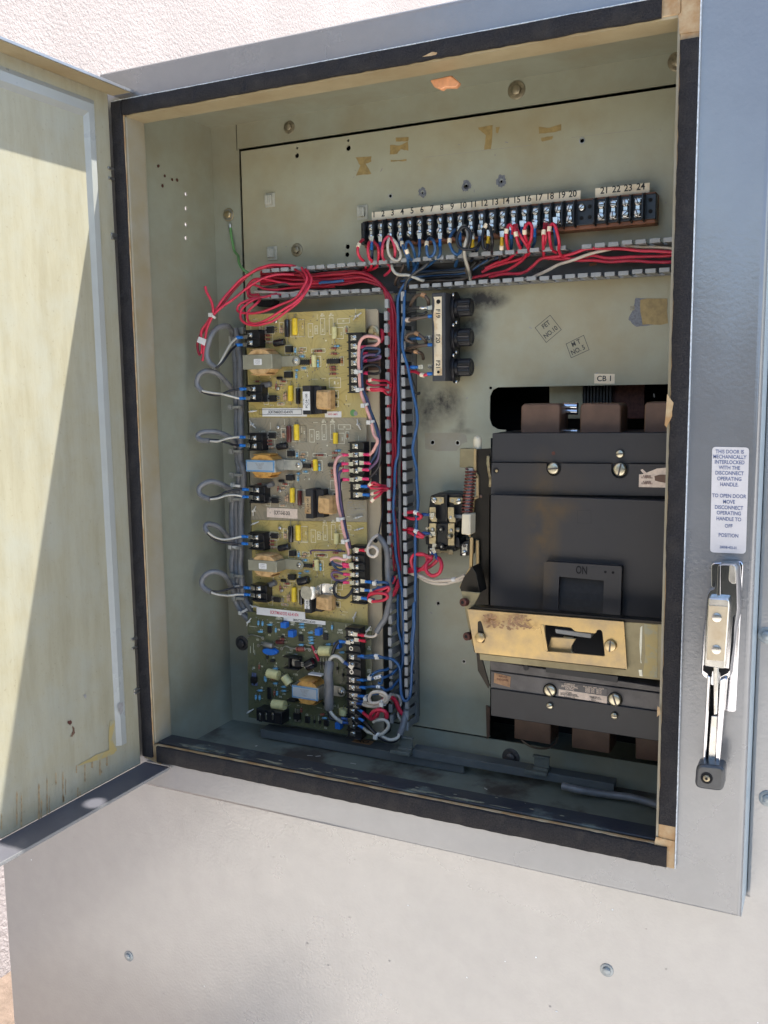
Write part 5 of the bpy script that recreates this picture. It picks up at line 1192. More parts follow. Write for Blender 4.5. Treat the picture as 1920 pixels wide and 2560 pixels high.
# compartment behind: grey bracket plates and a finned block
bk = thing('heat_sink', 'black finned block behind the upper window of the breaker', 'heat sink', at('R', 950, 330, .22))
b = MB()
for k in range(9): 
    x = at('R', 855 + k * 23, 250, .205).x; b.box(x, x + .0022, .205, .24, at('R', 900, 420, .205).z, at('R', 900, 120, .205).z)
b.build('fin', 'black_plastic', bk); b = MB(); b.pp('R', [(850, 100), (1050, 100), (1050, 420), (850, 420)], .24, .004); b.build('back', 'black_dull', bk)
o = MB(); o.pp('R', [(610, 120), (850, 120), (850, 420), (610, 420)], .21, .004); tag(o.build('bracket_plate', 'steel_can', None, loc=at('R', 730, 420, .21), bevel=.0005), 'dull grey plate seen through the window left of the finned block', 'bracket', 'plates behind the window')
o = MB(); o.pp('R', [(1055, 120), (1290, 120), (1290, 420), (1055, 420)], .21, .004); tag(o.build('bracket_plate', 'rust', None, loc=at('R', 1170, 420, .21), bevel=.0005), 'rusty brown plate seen through the window right of the finned block', 'bracket', 'plates behind the window')
wr = MB(); wr.tube(smooth([at('Q', 455, 1300, .15), at('Q', 520, 1345, .145), at('Q', 620, 1358, .14), at('Q', 690, 1320, .145), at('Q', 705, 1240, .15)]), .0012, 6)
tag(wr.build('wire', 'ins_brownish', None, loc=at('Q', 580, 1350, .145)), 'thin brown wire sagging below the breaker', 'wire')

# ---------------------------------------------------------------- disconnect mechanism in front of the breaker
mt = thing('operating_mechanism', 'gold plated steel operating mechanism bolted across the front of the breaker', 'disconnect mechanism', at('Q', 600, 800, .06))
fp = MB(); fp.pp('Q', [(78, 396), (1160, 483), (1182, 812), (1170, 808), (131, 696)], .045, .0022, 0, .0006); fp = fp.build('front_plate', 'gold_zinc', mt)
c = MB(); Pc = rounded([A2('Q', x, y, .045) for x, y in ((583, 502), (612, 503), (795, 522), (822, 550), (965, 563), (975, 538), (998, 536), (1012, 550), (1030, 722), (840, 706), (800, 690), (795, 640), (822, 590), (655, 575), (640, 600), (640, 680), (622, 690), (605, 676))], .0012)
Pc = rounded([A2('Q', x, y, .045) for x, y in ((612, 503), (795, 522), (822, 548), (965, 563), (975, 538), (998, 536), (1012, 550), (1030, 722), (838, 704), (625, 688))], .0014)
c.prism(Pc, .04, .05); cut(fp, c)
sl_ = MB(); sl_.pp('Q', [(150, 480), (172, 474), (190, 530), (200, 620), (180, 634), (150, 560)], .0449, .0002, 0, .002); sl_.build('adjusting_slot', 'dark_brown_metal', mt)
# inside the window: lever tongue, cranked bracket
part('handle_tongue', 'duct_grey', 'Q', [(683, 532), (935, 565), (930, 597), (690, 562)], .0500, .012, mt, .0005)
part('cranked_bracket', 'gold_zinc', 'Q', [(655, 585), (828, 600), (800, 650), (800, 688), (835, 716), (618, 700), (640, 640)], .0520, .003, mt, .0008)
rr = random.Random(12); b = MB()
for (x0, x1, y0, y1, n_) in ((200, 275, 432, 460, 16), (205, 330, 480, 528, 26), (355, 515, 440, 480, 26), (352, 510, 480, 535, 44)):
    for k in range(n_):
        p = at('Q', rr.uniform(x0, x1), rr.uniform(y0, y1), .0449); r0 = rr.uniform(.0004, .0016); m_ = 9
        b.add([(p.x + math.cos(a) * r0 * rr.uniform(.5, 1.3) * 1.4, p.y - .0001 - k * .000001, p.z + math.sin(a) * r0 * rr.uniform(.5, 1.2)) for a in [q * 2 * math.pi / m_ for q in range(m_)]], [tuple(range(m_))])
b.build('rust_speckle', 'rust_spot', mt)['kind'] = 'stuff'
part('cranked_bracket', 'gold_zinc', 'Q', [(583, 503), (606, 503), (634, 685), (608, 680)], .0442, .0012, mt, .0004)
part('dark_recess', 'void_black', 'Q', [(600, 495), (1040, 530), (1045, 740), (600, 705)], .078, .002, mt, 0)
part('spring_seat', 'zinc_yellow', 'Q', [(740, 585), (808, 592), (800, 603), (745, 598)], .0535, .004, mt, .0004)
part('rear_plate', 'gold_dull', 'Q', [(1158, 473), (1450, 500), (1450, 892), (165, 747), (160, 700), (1172, 812)], .0490, .0022, mt, .0006)
part('top_return', 'dark_brown_metal', 'Q', [(118, 378), (1450, 482), (1450, 500), (1158, 486), (80, 398)], .0478, .012, mt, .0004)
part('stain_patch', 'adhesive_yellow', 'Q', [(1300, 495), (1395, 505), (1392, 870), (1290, 860), (1310, 700)], .0486, .0003, mt, 0)
part('stain_patch', 'silk', 'Q', [(1275, 520), (1288, 510), (1285, 640), (1278, 740), (1284, 770), (1276, 768), (1268, 640)], .0485, .0003, mt, 0)
part('stain_patch', 'silk', 'Q', [(1262, 815), (1285, 815), (1290, 860), (1268, 856)], .0485, .0003, mt, 0)
fl = part('side_arm', 'gold_dull', 'Q', [(35, 270), (166, 282), (126, 372), (80, 396), (128, 690), (152, 700), (110, 640)], .0550, .0020, mt, .0004)
for x, y in ((68, 345), (92, 580)):
    b = MB(); b.lathe(at('Q', x, y, .0550), Vector((-.25, -1, .1)), [(0, .0040), (.005, .0040), (.0056, .0034)], 18); b.cyl(at('Q', x, y, .0550) + Vector((-.25, -1, .1)).normalized() * .0057, Vector((-.25, -1, .1)), .0018, .0002, 6, 1)
    b.build('socket_bolt', ['rust', 'void_black'], mt)
hexbolt('hex_bolt', at('Q', 172, 588, .045), Vector((-.05, -1, .05)), .0052, 'gold_zinc', washer=False, parent=mt, rot=.2)
screw('slotted_screw', at('Q', 1070, 645, .045), .0056, 1.5, mt, 'zinc_yellow', h=.0036)
part('side_arm', 'dark_brown_metal', 'Q', [(140, 700), (170, 705), (232, 925), (222, 945), (150, 820)], .062, .002, mt, .0004)
# long side channel
part('channel', 'dark_brown_metal', 'K', [(832, 236), (1046, 226), (1042, 480), (1036, 860), (1016, 870), (1005, 2212), (1010, 2500), (700, 2560), (745, 2215), (870, 2212), (862, 1500), (752, 1432), (800, 922), (862, 905), (862, 620), (832, 560)], .100, .002, mt, .0004)
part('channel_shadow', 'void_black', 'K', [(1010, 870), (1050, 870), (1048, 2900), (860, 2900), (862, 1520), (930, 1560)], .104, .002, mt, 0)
def strip_edge(pts, w, Y, mat='gold_zinc', nm='channel_edge', r=.0011):
    b = MB(); P = [at('K', x, y, Y) for x, y in pts]
    for i in range(len(P) - 1):
        a, e = P[i], P[i + 1]; t = (e - a).normalized(); n_ = Vector((-t.z, 0, t.x)) * w / 2
        b.add([a + n_, e + n_, e - n_, a - n_, a + n_ - NY * .003, e + n_ - NY * .003, e - n_ - NY * .003, a - n_ - NY * .003], [(0, 1, 2, 3), (4, 5, 6, 7), (0, 1, 5, 4), (2, 3, 7, 6), (1, 2, 6, 5), (3, 0, 4, 7)])
        b.cyl(e - NY * 0, NY * -1, w / 2, .003, 10)
    b.build(nm, mat, mt, bevel=.0002)
strip_edge([(815, 236), (812, 560), (845, 618), (848, 900), (790, 922), (740, 1430)], .0026, .0975)
strip_edge([(765, 1460), (755, 1880), (620, 2140)], .0030, .090)
strip_edge([(845, 1500), (850, 2210)], .0030, .0955, 'gold_zinc')
strip_edge([(992, 330), (1000, 480), (1008, 560), (1025, 640), (1020, 745)], .0024, .096, 'zinc_yellow', 'link_bar')
part('slotted_link', 'gold_dull', 'K', [(975, 345), (1000, 325), (1015, 345), (1000, 490), (985, 500), (972, 440)], .0955, .001, mt, .0003, .001)
part('foot_plate', 'dark_brown_metal', 'Q', [(25, 246), (50, 180), (110, 100), (140, 150), (165, 282), (35, 270)], .0640, .02, mt, .0004)
part('gold_block', 'gold_dull', 'K', [(607, 229), (818, 226), (803, 500), (600, 488)], .098, .012, mt, .0006)
b = MB(); p = at('K', 850, 232, .106); b.lathe(p - Vector((0, 0, .004)), (0, 0, 1), [(0, .0044), (.0125, .0044), (.0150, .0038), (.0164, .0026), (.0170, .0010), (.0171, .0001)], 20); b.build('push_knob', 'beige_block', mt)
b = MB(); P0 = at('K', 762, 512, .098); P1 = at('K', 705, 1125, .094); n = 13 * 16; d = P1 - P0; ax_ = d.normalized(); u = ax_.orthogonal().normalized(); w_ = ax_.cross(u); sp = []
for i in range(n + 1):
    t = i / n; an = 2 * math.pi * 13.5 * t; sp.append(P0 + d * t + (u * math.cos(an) + w_ * math.sin(an)) * .0050)
b.tube(sp, .0010, 8); b.build('coil_spring', 'spring_rust', mt) if 'spring_rust' in MATS else (simple('spring_rust', (.16, .05, .04), .35, .5, .3, 200, .1), b.build('coil_spring', 'spring_rust', mt))
b = MB(); b.tube([P0 - d * .02, P1], .0032, 14); b.build('spring_rod', 'greyrod', mt) if 'greyrod' in MATS else (simple('greyrod', (.36, .34, .32), .4, .3, .15, 80), b.build('spring_rod', 'greyrod', mt))
part('white_block', 'beige_block', 'K', [(632, 1131), (754, 1134), (750, 1422), (722, 1428), (622, 1412)], .086, .016, mt, .0012)
b = MB(); b.lathe(at('K', 897, 888, .0998), NY, [(0, .0016), (.0010, .0015), (.0016, .0008)], 14); b.build('rivet', 'copper_brown', mt)

# ================================================================ relay with brass contacts
rl = thing('contact_block', 'black relay with four brass contact straps left of the coil spring', 'relay', at('K', 390, 1700, .15))
part('body', 'black_plastic', 'K', [(200, 880), (320, 838), (610, 850), (650, 880), (640, 1200), (570, 1240), (560, 1560), (520, 1600), (160, 1600), (160, 1500), (170, 1080)], .142, .026, rl, .0010)
part('body_rib', 'black_plastic', 'K', [(400, 870), (430, 870), (430, 1240), (400, 1240)], .1375, .006, rl, .0005)
part('centre_column', 'black_plastic', 'K', [(290, 1265), (440, 1265), (440, 1560), (290, 1560)], .1370, .006, rl, .0006)
part('side_lug', 'black_plastic', 'K', [(123, 1450), (165, 1440), (165, 1560), (135, 1555)], .142, .02, rl, .0008)
part('side_lug', 'black_plastic', 'K', [(525, 1440), (600, 1470), (610, 1590), (560, 1600), (530, 1560)], .140, .02, rl, .0008)
part('lower_bracket', 'black_plastic', 'K', [(160, 1590), (560, 1590), (540, 1650), (160, 1700)], .146, .018, rl, .0006)
for pts, s_, h_, an in (([(210, 896), (386, 900), (386, 985), (345, 992), (340, 1004), (270, 1004), (212, 965)], (252, 940), (342, 945), -.8), ([(462, 903), (640, 908), (642, 970), (590, 1005), (525, 1005), (520, 985), (462, 970)], (592, 955), (507, 948), .3)):
    part('brass_plate', 'brass_bright', 'K', pts, .1400, .0014, rl, .0003) if 'brass_bright' in MATS else (paint('brass_bright', (.60, .50, .30), (.42, .33, .20), .45, .7, .36, ns=120, metal=.8, bumpk=.1), part('brass_plate', 'brass_bright', 'K', pts, .1400, .0014, rl, .0003))
    screw('screw', at('K', *s_, .1400), .0033, an, rl, 'steel', h=.0022)
    b = MB(); b.ring(at('K', *h_, .1400), NY, .0007, .0016, .0006, 14); b.build('eyelet', 'steel_dull', rl)
for pts, Y in (([(183, 1040), (272, 1040), (272, 1190), (290, 1200), (286, 1245), (218, 1240), (185, 1195)], .1345), ([(437, 1040), (525, 1040), (527, 1180), (548, 1190), (545, 1250), (465, 1250), (438, 1190)], .1345),
               ([(182, 1262), (278, 1262), (275, 1555), (180, 1545), (180, 1340), (150, 1330), (150, 1318), (182, 1312)], .1360), ([(440, 1262), (532, 1262), (530, 1570), (440, 1570)], .1360)):
    part('contact_strap', 'brass_bright', 'K', pts, Y, .0012, rl, .0004, .0008)
for x, y in ((222, 1180), (478, 1180), (225, 1348), (484, 1360)):
    b = MB(); b.lathe(at('K', x, y, .1350), NY, [(0, .0019), (.0008, .0017), (.0012, .0008)], 14); b.build('contact_button', 'steel_dull', rl)
for x, y in ((215, 1430), (472, 1442)):
    b = MB(); b.lathe(at('K', x, y, .1350), Vector((-.2, -1, .1)), [(0, .0030), (.003, .0028), (.0042, .0018), (.0046, .0004)], 16); b.build('dome_screw', 'old_bolt', rl)
for x, y, r in ((348, 1345, .0028), (358, 1582, .0026)):
    b = MB(); b.ring(at('K', x, y, .1372), NY, r * .8, r * 1.25, .0030, 20); b.lathe(at('K', x, y, .1365), NY, [(0, r * .8), (.001, r * .7), (.0018, r * .4)], 16, 1); b.build('mounting_hole', ['black_plastic', 'steel_dull'], rl)
part('brass_bridge', 'brass_bright', 'K', [(258, 1625), (320, 1618), (330, 1640), (420, 1640), (430, 1622), (510, 1630), (508, 1695), (445, 1695), (440, 1668), (340, 1665), (335, 1680), (270, 1672)], .1440, .0015, rl, .0004)
screw('screw', at('K', 215, 1640, .146), .0036, -1.0, rl, 'steel', h=.0025)
part('side_terminal', 'black_plastic', 'K', [(612, 1530), (740, 1490), (742, 1712), (606, 1712)], .146, .018, rl, .0008)
part('brass_plate', 'steel', 'K', [(630, 1548), (712, 1548), (712, 1660), (630, 1660)], .1450, .0012, rl, .0003); screw('screw', at('K', 668, 1670, .1448), .0031, .5, rl, 'steel', h=.0022)
b = MB(); b.ring(at('K', 672, 1573, .1449), NY, .0007, .0017, .0006, 14); b.build('eyelet', 'old_bolt_dark', rl)
part('pivot_shaft', 'duct_grey', 'K', [(525, 1140), (640, 1150), (640, 1195), (525, 1190)], .139, .006, rl, .0006)
b = MB(); b.lathe(at('K', 600, 1350, .138), Vector((-1, -.4, 0)), [(0, .0030), (.003, .0028), (.004, .0015)], 14); b.build('pivot_nut', 'old_bolt', rl)
part('side_lug', 'steel', 'K', [(130, 1322), (150, 1318), (175, 1335), (150, 1362), (132, 1350)], .1365, .001, rl, .0003)

# ================================================================ fuse holders
fx1 = at('F', 566, 890, YP).x; zt_f = at('F', 440, 168, .124).z; zb_f = at('F', 440, 905, .124).z
yf = .124
for k_ in range(30):
    q = at('F', 441, 500, yf).x
    yf += .0005 if q > fx1 else -.0005
fxl = at('F', 331, 500, yf).x
zt_f = at('F', 440, 168, yf).z; zb_f = at('F', 440, 905, yf).z
fb_ = thing('fuse_holder_block', 'grey bracket with three black fuse holders labelled F19, F20 and F21', 'fuse block', ((fxl + fx1) / 2, YP, zb_f))
simple('fuse_grey', (.045, .045, .048), .5, 0, .15, 120)
b = MB(); b.box(fxl, fx1, yf, yf + .0022, zb_f, zt_f); b.build('front_plate', 'fuse_grey', fb_, bevel=.0008)
b = MB(); b.box(fx1 - .0022, fx1, yf + .0022, YP - .0004, zb_f, zt_f); b.build('side_plate', 'fuse_grey', fb_, bevel=.0003)
lbx0 = at('F', 345, 500, yf - .0004).x; lbx1 = at('F', 413, 500, yf - .0004).x; lz0 = at('F', 380, 858, yf).z; lz1 = at('F', 380, 205, yf).z
rr = random.Random(2); P = [(lbx1, lz0), (lbx1, lz1), (lbx0, lz1)]
for k in range(12): P.append((lbx0 + (rr.random() ** 2) * .0014, lz1 + (lz0 - lz1) * (k + .5) / 12))
P.append((lbx0, lz0))
paint('burnt_label', (.78, .66, .46), (.50, .30, .12), .50, .72, .5, ns=70, bumpk=.2, spots=[(lbx0, lz1 - .046, .0045, .014, 1.), ((lbx0 + lbx1) / 2, lz1 - .006, .003, .003, 1.)], spotcol=(.12, .10, .08))
b = MB(); b.prism(P, yf - .0004, yf - .0001)
for t, y in (('F19', 345), ('F20', 553), ('F21', 768)): b.text(t, at('F', 380, y, yf - .0006), .0066, 1, -math.pi / 2, sx=.95)
b.build('fuse_label', ['burnt_label', 'print_black'], fb_)
b = MB(); b.cyl(at('F', 385, 246, yf - .0006), NY, .0022, .0004, 18); b.build('label_hole', 'void_black', fb_); b = MB(); b.cyl(at('F', 385, 830, yf - .0006), NY, .0015, .0004, 16); b.build('label_hole', 'void_black', fb_)
for i, y in enumerate((290, 540, 790)):
    zc = at('F', 575, y, .142).z; yc = (yf + YP) / 2 + .003
    # flange plate (oval) on the side plate, facing right
    o = MB(); V = []; n = 28
    for xx in (fx1 + .0001, fx1 + .0040):
        for k in range(n):
            a = 2 * math.pi * k / n; ey = .0125; ez = .0165 if True else 0
            V.append((xx, yc + math.cos(a) * ey * (1 - .15 * abs(math.sin(a))), zc + math.sin(a) * ez))
    o.add(V, [tuple(range(n)), tuple(range(2 * n - 1, n - 1, -1))] + [(k, (k + 1) % n, n + (k + 1) % n, n + k) for k in range(n)])
    hold = o.build('fuse_holder', 'black_plastic', fb_, bevel=.0006)
    o = MB(); o.lathe((fx1 + .004, yc, zc), (1, 0, 0), [(0, .0100), (.003, .0100), (.0034, .0088)], 28); o.build('collar', 'black_plastic', hold)
    o = MB(); n = 44; V = []; L_ = .0115
    for xx, rr_ in ((0, 1), (L_, 1), (L_ + .0012, .90)):
        for k in range(n):
            a = 2 * math.pi * k / n; r_ = .0092 * rr_ * (1 if k % 2 else .93); V.append((fx1 + .0072 + xx, yc + math.cos(a) * r_, zc + math.sin(a) * r_))
    F = [(j * n + k, j * n + (k + 1) % n, (j + 1) * n + (k + 1) % n, (j + 1) * n + k) for j in range(2) for k in range(n)] + [tuple(2 * n + k for k in range(n)), tuple(range(n))[::-1]]
    o.add(V, F); o.build('knurled_cap', 'black_plastic', hold, angle=20)
    o = MB(); o.ring((fx1 + .0072 + L_ + .0011, yc, zc), (1, 0, 0),   .0052, .0060, .0006, 24); o.build('cap_face', 'black_dull', hold)
    for (dy, dz) in ((-.011, .0125), (-.003, -.0150)):
        screw('screw', (fx1 + .0040, yc + dy, zc + dz), .0022, .4, hold, 'steel', h=.0012, ax=(1, 0, 0))
    # tail terminals going left
    o = MB(); o.cyl((fxl + .004, yc, zc - .001), (-1, 0, 0), .0066, .012, 18); o.build('holder_tail', 'black_plastic', hold)
    o = MB(); o.box(fxl - .014, fxl - .007, yc - .003, yc - .0022, zc - .0005, zc + .0035); o.build('solder_tab', 'steel', hold)
b = MB(); b.pp('F', [(240, 905), (575, 880), (600, 1010), (585, 930), (545, 912), (330, 922)], YP - .0004, .0003); b.build('paint_chip', 'black_dull', fb_) if False else None

# circuit tag on the plate
b = MB(); b.pp('R', [(932, 98), (1078, 100), (1077, 172), (931, 168)], YP - .0005, .0004); b.text('CB 1', at('R', 1005, 134, YP - .0007), .0076, 1, 0, sx=1.0)
tag(b.build('circuit_tag', ['cream_label', 'print_black'], None, loc=at('R', 1005, 170, YP)), 'small cream tag reading CB 1 above the breaker', 'label')

# ================================================================ handle, label on the right flange
b = MB(); Pl = [A2('H', x, y, FY) for x, y in ((262, 80), (462, 84), (444, 660), (250, 652))]; b.prism(rounded(Pl, .003), FY - .0004, FY + .0002)
import itertools
for t, y, h in (('THIS DOOR IS', 108, .0055), ('MECHANICALLY', 136, .0055), ('INTERLOCKED', 165, .0055), ('WITH THE', 195, .0055), ('DISCONNECT', 224, .0055), ('OPERATING', 255, .0055), ('HANDLE.', 286, .0055), ('TO OPEN DOOR', 348, .0055), ('MOVE', 380, .0055), ('DISCONNECT', 411, .0055), ('OPERATING', 441, .0055), ('HANDLE TO', 473, .0055), ('OFF', 511, .0055), ('POSITION', 562, .0055), ('20058-432-01', 627, .0038)):
    b.text(t, at('H', 356 - (y - 108) * .014, y, FY - .0006), h * .76, 1, 0, sx=.80)
tag(b.build('instruction_label', ['pale_label', 'print_blue'], None, loc=at('H', 350, 656, FY)), 'pale rounded sticker of door interlock instructions above the chrome handle', 'label')
hd = thing('latch_handle', 'chrome disconnect handle with a square black knob on the right flange', 'handle', at('J', 200, 1385, FY))
bp_ = part('backing_plate', 'chrome', 'J', [(128, 96), (390, 80), (408, 110), (345, 1370), (330, 1387), (252, 1385), (262, 700), (128, 300)], FY - .0030, .0034, hd, .0008, .003)
b = MB()
# domed lever body: stacked outlines that shrink towards the viewer
base_ = [(98, 345), (120, 312), (168, 300), (196, 120), (225, 92), (360, 95), (380, 130), (390, 470), (352, 700), (320, 1040), (300, 1065), (215, 1112), (205, 1130), (130, 1110), (125, 1080), (50, 1030), (46, 990), (62, 700), (75, 600)]
lv = []
for yy, k in ((FY - .0030, 1.0), (FY - .014, .99), (FY - .0185, .95), (FY - .0205, .86)):
    P = [A2('J', x, y, FY - .012) for x, y in base_]; cx = sum(p[0] for p in P) / len(P); P = rounded([(cx + (p[0] - cx) * k, p[1] - (0 if k > .9 else .0006)) for p in P], .002, 3); lv.append([(p[0], yy, p[1]) for p in P])
n = len(lv[0]); V = [p for l in lv for p in l]
b.add(V, [(j * n + k, j * n + (k + 1) % n, (j + 1) * n + (k + 1) % n, (j + 1) * n + k) for j in range(3) for k in range(n)] + [tuple(3 * n + k for k in range(n))], 0, True)
lvr = b.build('lever_body', 'chrome', hd, angle=50)
b = MB(); b.pp('J', [(188, 120), (212, 108), (210, 430), (178, 432)], FY - .0225, .006, 0, .001); b.build('lever_fin', 'chrome', hd, bevel=.0008)
part('dark_slot', 'void_black', 'J', [(320, 560), (332, 560), (322, 800), (290, 1030), (282, 1030)], FY - .0222, .002, hd, 0)
part('thumb_recess', 'steel', 'J', [(290, 110), (340, 110), (345, 280), (300, 270), (280, 240)], FY - .0222, .002, hd, .0004, .003)
gp = part('grip', 'steel', 'J', [(104, 395), (282, 405), (290, 460), (252, 1008), (230, 1012), (70, 988), (68, 955)], FY - .0285, .010, hd, .0015, .002)
part('side_slot', 'void_black', 'J', [(62, 985), (285, 1020), (278, 1045), (210, 1080), (205, 1035), (140, 1030), (130, 1075), (60, 1025)], FY - .0225, .002, hd, 0)
part('grip_face', 'grip_plate', 'J', [(110, 460), (278, 472), (242, 945), (90, 932)], FY - .0292, .001, hd, .0003, .0006)
for x, y in ((180, 565), (176, 842)):
    b = MB(); b.lathe(at('J', x, y, FY - .0292), NY, [(0, .0038), (.0008, .0036), (.0012, .0022)], 18); b.build('rivet', 'steel', hd)
part('lever_blade', 'steel', 'J', [(148, 950), (198, 955), (182, 1405), (152, 1412)], FY - .0270, .006, hd, .0008)
part('lever_arm', 'chrome', 'J', [(96, 1060), (130, 1082), (82, 1842), (54, 1842)], FY - .0245, .010, hd, .0008)
part('lever_arm', 'chrome', 'J', [(204, 1105), (250, 1085), (268, 1095), (204, 1830), (160, 1850)], FY - .0245, .010, hd, .0010)
part('inner_bar', 'steel', 'J', [(130, 1416), (188, 1418), (168, 1850), (98, 1842)], FY - .0220, .006, hd, .0006)
part('dark_gap', 'void_black', 'J', [(130, 1085), (204, 1105), (165, 1850), (82, 1840)], FY - .0155, .002, hd, 0)
kn = MB(); P = rounded([A2('J', x, y, FY - .034) for x, y in ((2, 1832), (250, 1856), (238, 2075), (-14, 2040))], .0055, 5)
kn.prism(P, FY - .034, FY - .016); kb = kn.build('knob', 'black_knob', hd, bevel=.0022, bseg=3) if 'black_knob' in MATS else (simple('black_knob', (.035, .04, .045), .28, 0, .2, 120, coat=.4), kn.build('knob', 'black_knob', hd, bevel=.0022, bseg=3))
b = MB(); b.ring(at('J', 92, 1953, FY - .0342), NY, .0028, .0046, .0004, 22, 1); b.lathe(at('J', 92, 1953, FY - .0342), NY, [(0, .0028), (.0012, .0026), (.0016, .0018)], 18); b.cyl(at('J', 92, 1953, FY - .0342) + NY * .0017, NY, .0012, .0002, 6, 1); b.build('knob_screw', ['old_bolt', 'void_black'], hd)

# ================================================================ loose duct covers and clips on the cabinet floor
def bar(name, a, e, w, h, mat, lab, cat):
    """channel lying on the floor: a, e at its upper front edge"""
    a = Vector(a); e = Vector(e); t = (e - a).normalized(); n_ = Vector((-t.y, t.x, 0)).normalized()
    if n_.y < 0: n_ = -n_
    b = MB(); dn = Vector((0, 0, -h)); sec = [Vector((0, 0, 0)), n_ * w, n_ * w + dn, n_ * (w - .0015) + dn, n_ * (w - .0015) - Vector((0, 0, .0015)), n_ * .0015 - Vector((0, 0, .0015)), n_ * .0015 + dn, dn]
    V = [a + s_ for s_ in sec] + [e + s_ for s_ in sec]; m_ = len(sec)
    b.add(V, [(k, (k + 1) % m_, m_ + (k + 1) % m_, m_ + k) for k in range(m_)] + [tuple(range(m_)), tuple(range(2 * m_ - 1, m_ - 1, -1))])
    o = b.build(name, mat, None, loc=(a + e) / 2 + dn, bevel=.0003); tag(o, lab, cat, 'loose duct covers on the floor'); return o
zf = CZ0 + .0115
def fl_(fr, x, y, z): return at(fr, x, y, z, 2)
bar('duct_cover', fl_('C', 300, 1335, zf + .001), fl_('X', 715, 285, zf), .020, .0105, 'cover_grey' if 'cover_grey' in MATS else (simple('cover_grey', (.10, .108, .105), .42, 0, .12, 60) and 'cover_grey'), 'grey duct cover lying on the floor under the circuit boards', 'duct cover')
bar('duct_cover', fl_('X', 468, 212, zf + .010), fl_('X', 1423, 378, zf + .006), .016, .0090, 'cover_grey', 'longer grey duct cover lying on the floor below the breaker', 'duct cover')
for fr, x0, y0, w_, lb in (('X', 420, 205, 1, 'grey plastic clip standing on the floor below the tall wire duct'), ('X', 1062, 300, 1, 'grey plastic clip standing on the duct cover below the breaker')):
    p = fl_(fr, x0, y0 + 20, zf + .009); b = MB(); b.box(p.x - .014, p.x + .010, p.y, p.y + .014, p.z - .004, p.z); b.box(p.x - .006, p.x + .010, p.y + .004, p.y + .014, p.z, p.z + .003); b.box(p.x - .006, p.x + .010, p.y + .008, p.y + .010, p.z, p.z + .014); b.box(p.x - .007, p.x + .011, p.y + .005, p.y + .010, p.z + .013, p.z + .015)
    tag(b.build('plastic_clip', 'clip_grey' if 'clip_grey' in MATS else (simple('clip_grey', (.12, .128, .11), .45) and 'clip_grey'), None, loc=p, bevel=.0004), lb, 'clip', 'plastic clips on the floor')
cbm = MB(); cbm.tube(smooth([fl_('X', 1180, 385, zf), fl_('X', 1260, 405, zf - .001), fl_('X', 1380, 425, zf - .004), fl_('X', 1500, 440, zf - .003), fl_('X', 1600, 468, zf - .005), fl_('X', 1700, 500, zf - .006)]), .0038, 12)
tag(cbm.build('cable', 'ins_greycable', None, loc=fl_('X', 1450, 440, zf)), 'grey cable lying on the floor at the lower right', 'cable')
p = fl_('X', 665, 278, zf + .0002); b = MB(); b.box(p.x - .012, p.x + .011, p.y + .002, p.y + .0028, p.z, p.z + .0004); b = None
# yellowed sticker slip on the first cover
b = MB(); p = fl_('C', 1135, 1455, CZ0 + .0120); b.box(p.x - .012, p.x + .012, p.y, p.y + .012, p.z, p.z + .0003); b.text('OX', (p.x, p.y + .006, p.z + .0005), .010, 1, math.pi, (1, 0, 0), (0, 1, 0))
tag(b.build('loose_tag', ['orange_label', 'print_black'], None, loc=p), 'small brown paper tag lying on the floor beneath the boards', 'tag')

# ================================================================ wires
def path(fr, s):
    out = []; f = fr
    for tok in s.split():
        if tok.isalpha() and tok in FR: f = tok; continue
        x, y, Y = tok.split(','); out.append(at(f, float(x), float(y), float(Y) / 1000))
    return out
def lug(par, p, d, col, tongue=.006, L=.0085, r=.0019):
    """insulated crimp: p is where the wire enters, d points to the screw"""
    d = d.normalized(); b = MB()
    b.lathe(p - d * .001, d, [(0, r * .92), (.0008, r), (L * .55, r), (L * .62, r * .80), (L * .8, r * .86), (L, r * .82)], 12)
    q = d.cross(NY); q = q.normalized() if q.length > .1 else Vector((1, 0, 0)); e = p + d * (L - .001)
    for sg in (0,):
        pts = [e + q * .0018, e + d * tongue + q * .0024, e + d * tongue - q * .0024, e - q * .0018]
        b.add(pts + [v - NY * .0007 for v in pts], [(0, 1, 2, 3), (4, 5, 6, 7), (0, 1, 5, 4), (2, 3, 7, 6), (1, 2, 6, 5), (3, 0, 4, 7)], 1)
    b.build('crimp_lug', ['ins_' + col, 'steel'], par)
def sleeve(par, P, t, col='white_label', L=.0045, r=.0019, txt=None):
    i = max(1, min(len(P) - 2, int(t * (len(P) - 1)))); d = (P[i + 1] - P[i - 1]).normalized(); b = MB(); b.cyl(P[i] - d * L / 2, d, r, L, 12)
    if txt:
        u = d if abs(d.z) < .99 else d; v = NY.cross(u).normalized(); b.text(txt, P[i] + NY * (r + .0002), .0030, 1, 0, d, v * 1.0)
    b.build('wire_marker', [col, 'print_black'], par)
def tie(par, p, d, r, w=.0028, tail=None):
    d = d.normalized(); b = MB(); b.ring(p - d * w / 2, d, r, r + .0009, w, 20); n_ = NY - d * NY.dot(d); n_.normalize(); q = d.cross(n_)
    c = p + n_ * (r + .0010) + q * r * .3
    b.box(c.x - .0022, c.x + .0022, c.y - .0016, c.y + .0012, c.z - .0022, c.z + .0022)
    if tail: b.tube([c, c + Vector(tail)], .0009, 5)
    b.build('cable_tie', 'tie_nylon', par, bevel=.0002, bseg=1)
WN = [0]
